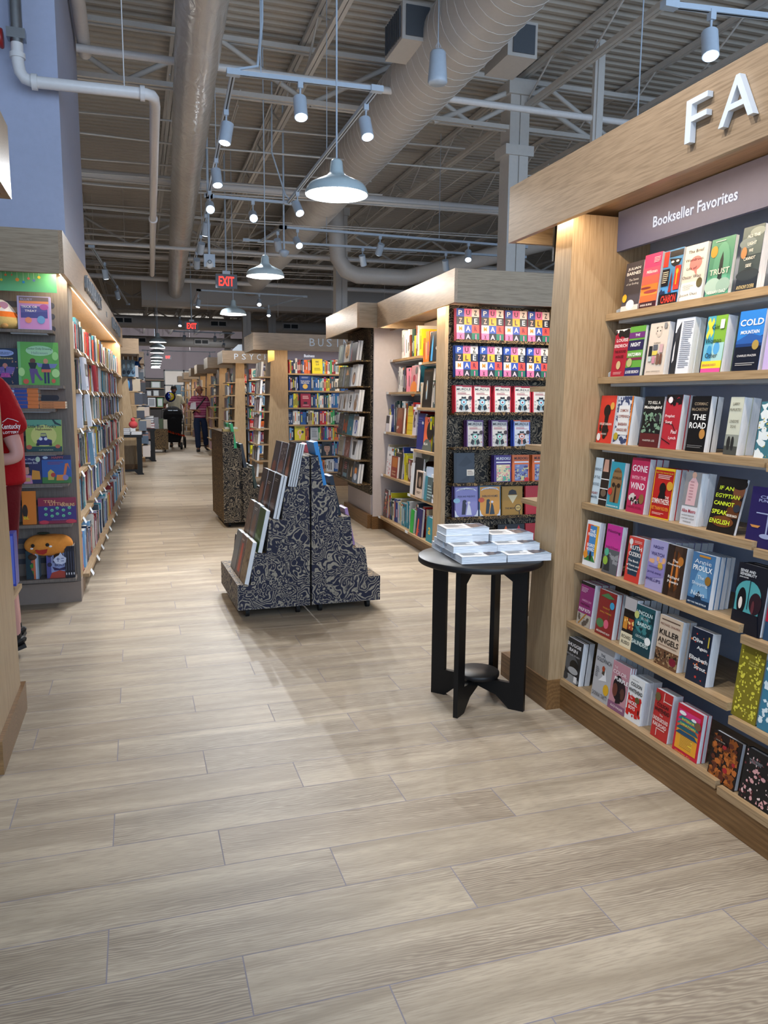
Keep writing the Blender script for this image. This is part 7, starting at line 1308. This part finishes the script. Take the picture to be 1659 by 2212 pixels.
# ------------------------------------------------------------------ stroller and balloon
st = empty('stroller', 'black stroller with domed hood and orange tinsel, pushed up the aisle', 'stroller', loc=(.98, 22.6, 0))
def W(x, y, r, w):
    m = MB(); m.lathe([(r*.55, -w/2), (r*.95, -w/2), (r, -w/4), (r, w/4), (r*.95, w/2), (r*.55, w/2), (r*.5, 0), (r*.55, -w/2)], n=28); o = m.build('wheel', RUB, st); o.location = (x, y, r); o.rotation_euler = (0, PI/2, 0)
    h = MB(); h.cyl((0, 0, -w*.6), (0, 0, w*.6), r*.2, n=12)
    for k in range(5): h.cyl((0, 0, 0), (r*.8*math.cos(k*1.257), r*.8*math.sin(k*1.257), 0), .008, n=6)
    h.build('hub', STL, o)
W(-.28, -.1, .10, .06); W(.20, -.1, .10, .06); W(-.30, .62, .16, .05); W(.34, .62, .16, .05)
m = MB()
for s in (-1, 1): m.tube([(s*.26, -.1, .12), (s*.28, .1, .5), (s*.29, .35, .85), (s*.27, .62, 1.08)], .014, 8); m.tube([(s*.3, .62, .17), (s*.29, .3, .6), (s*.27, .1, .8)], .014, 8)
m.tube([(-.27, .62, 1.08), (-.2, .68, 1.10), (.2, .68, 1.10), (.27, .62, 1.08)], .018, 8); m.build('frame', BLK, st)
FAB = cloth('black_stroller_fabric', '0c0c0f')
m = MB(); vs = []; n, k = 20, 10
for i in range(k+1):
    a = PI*.62*i/k
    for j in range(n+1):
        b = PI*j/n; vs.append((-.26*math.cos(b), .12-.32*math.cos(a)*math.sin(b)**.7*.9, .86+.34*math.sin(a)*math.sin(b)**.6))
m.mesh(vs, [(i*(n+1)+j, i*(n+1)+j+1, (i+1)*(n+1)+j+1, (i+1)*(n+1)+j) for i in range(k) for j in range(n)], 'fff', 0, True); m.build('hood', cloth('charcoal_hood', '1c1d20'), st)
MB().hexa([(-.20, -.12, .42), (.20, -.12, .42), (.2, .3, .42), (-.2, .3, .42)], [(-.25, -.17, .98), (.25, -.17, .98), (.24, .3, .98), (-.24, .3, .98)]).build('seat', FAB, st)
MB().hexa([(-.17, -.1, .2), (.17, -.1, .2), (.17, .5, .2), (-.17, .5, .2)], [(-.23, -.14, .40), (.23, -.14, .40), (.23, .55, .40), (-.23, .55, .40)]).build('basket', FAB, st)
MB().box(-.14, -.02, -.21, -.2, 1.075, 1.095).box(0, .12, -.21, -.2, 1.075, 1.095).build('reflective_label', STL, st)
m = MB(); rr = random.Random(5)
for i in range(170):
    t = i/170; x = -.38+.68*t; z = .66-.28*t**.6; y = -.2; a = rr.random()*6; m.face([(x, y, z), (x+.03*math.cos(a), y-.015, z+.03*math.sin(a)), (x+.012*math.cos(a+.7), y-.02, z+.03*math.sin(a+.9))], rr.choice(['c8401c', 'e0602c', '8a2010']))
tag(m.build('tinsel_garland', foil, None, Matrix.Translation((.98, 22.6, 0))), 'orange tinsel garland strung across the stroller', 'garland', kind='stuff')
bn = empty('round_balloon', 'round blue-rimmed foil balloon with yellow face floating above the stroller', 'balloon', loc=(.92, 22.5, 1.46))
MB().lathe([(0, -.085), (.08, -.075), (.13, -.04), (.145, 0), (.13, .04), (.08, .075), (0, .085)], n=32, col='1c2c8c').build('foil', foil, bn).rotation_euler = (PI/2, 0, .2)
m = MB(); m.lathe([(0, .088), (.08, .078), (.108, .062), (.1, .06)], n=32, col='c8b81c'); o = m.build('yellow_face', PRT, bn); o.rotation_euler = (PI/2, 0, .0)
m = MB(); rr = random.Random(9)
for c, x, z, r in (('3f6aa8', -.035, .0, .03), ('d8a078', .03, .01, .025), ('7a6a9c', .0, -.04, .015), ('eeeedd', .0, .05, .012)): m.face([(x+r*math.cos(t*PI/7), -.096, z+r*1.2*math.sin(t*PI/7)) for t in range(14)], c)
m.build('face_print', PRT, bn); MB().tube([(0, 0, -.14), (.03, .1, -.3), (.2, .5, -.42)], .003, 5).build('ribbon', TAGM, bn)
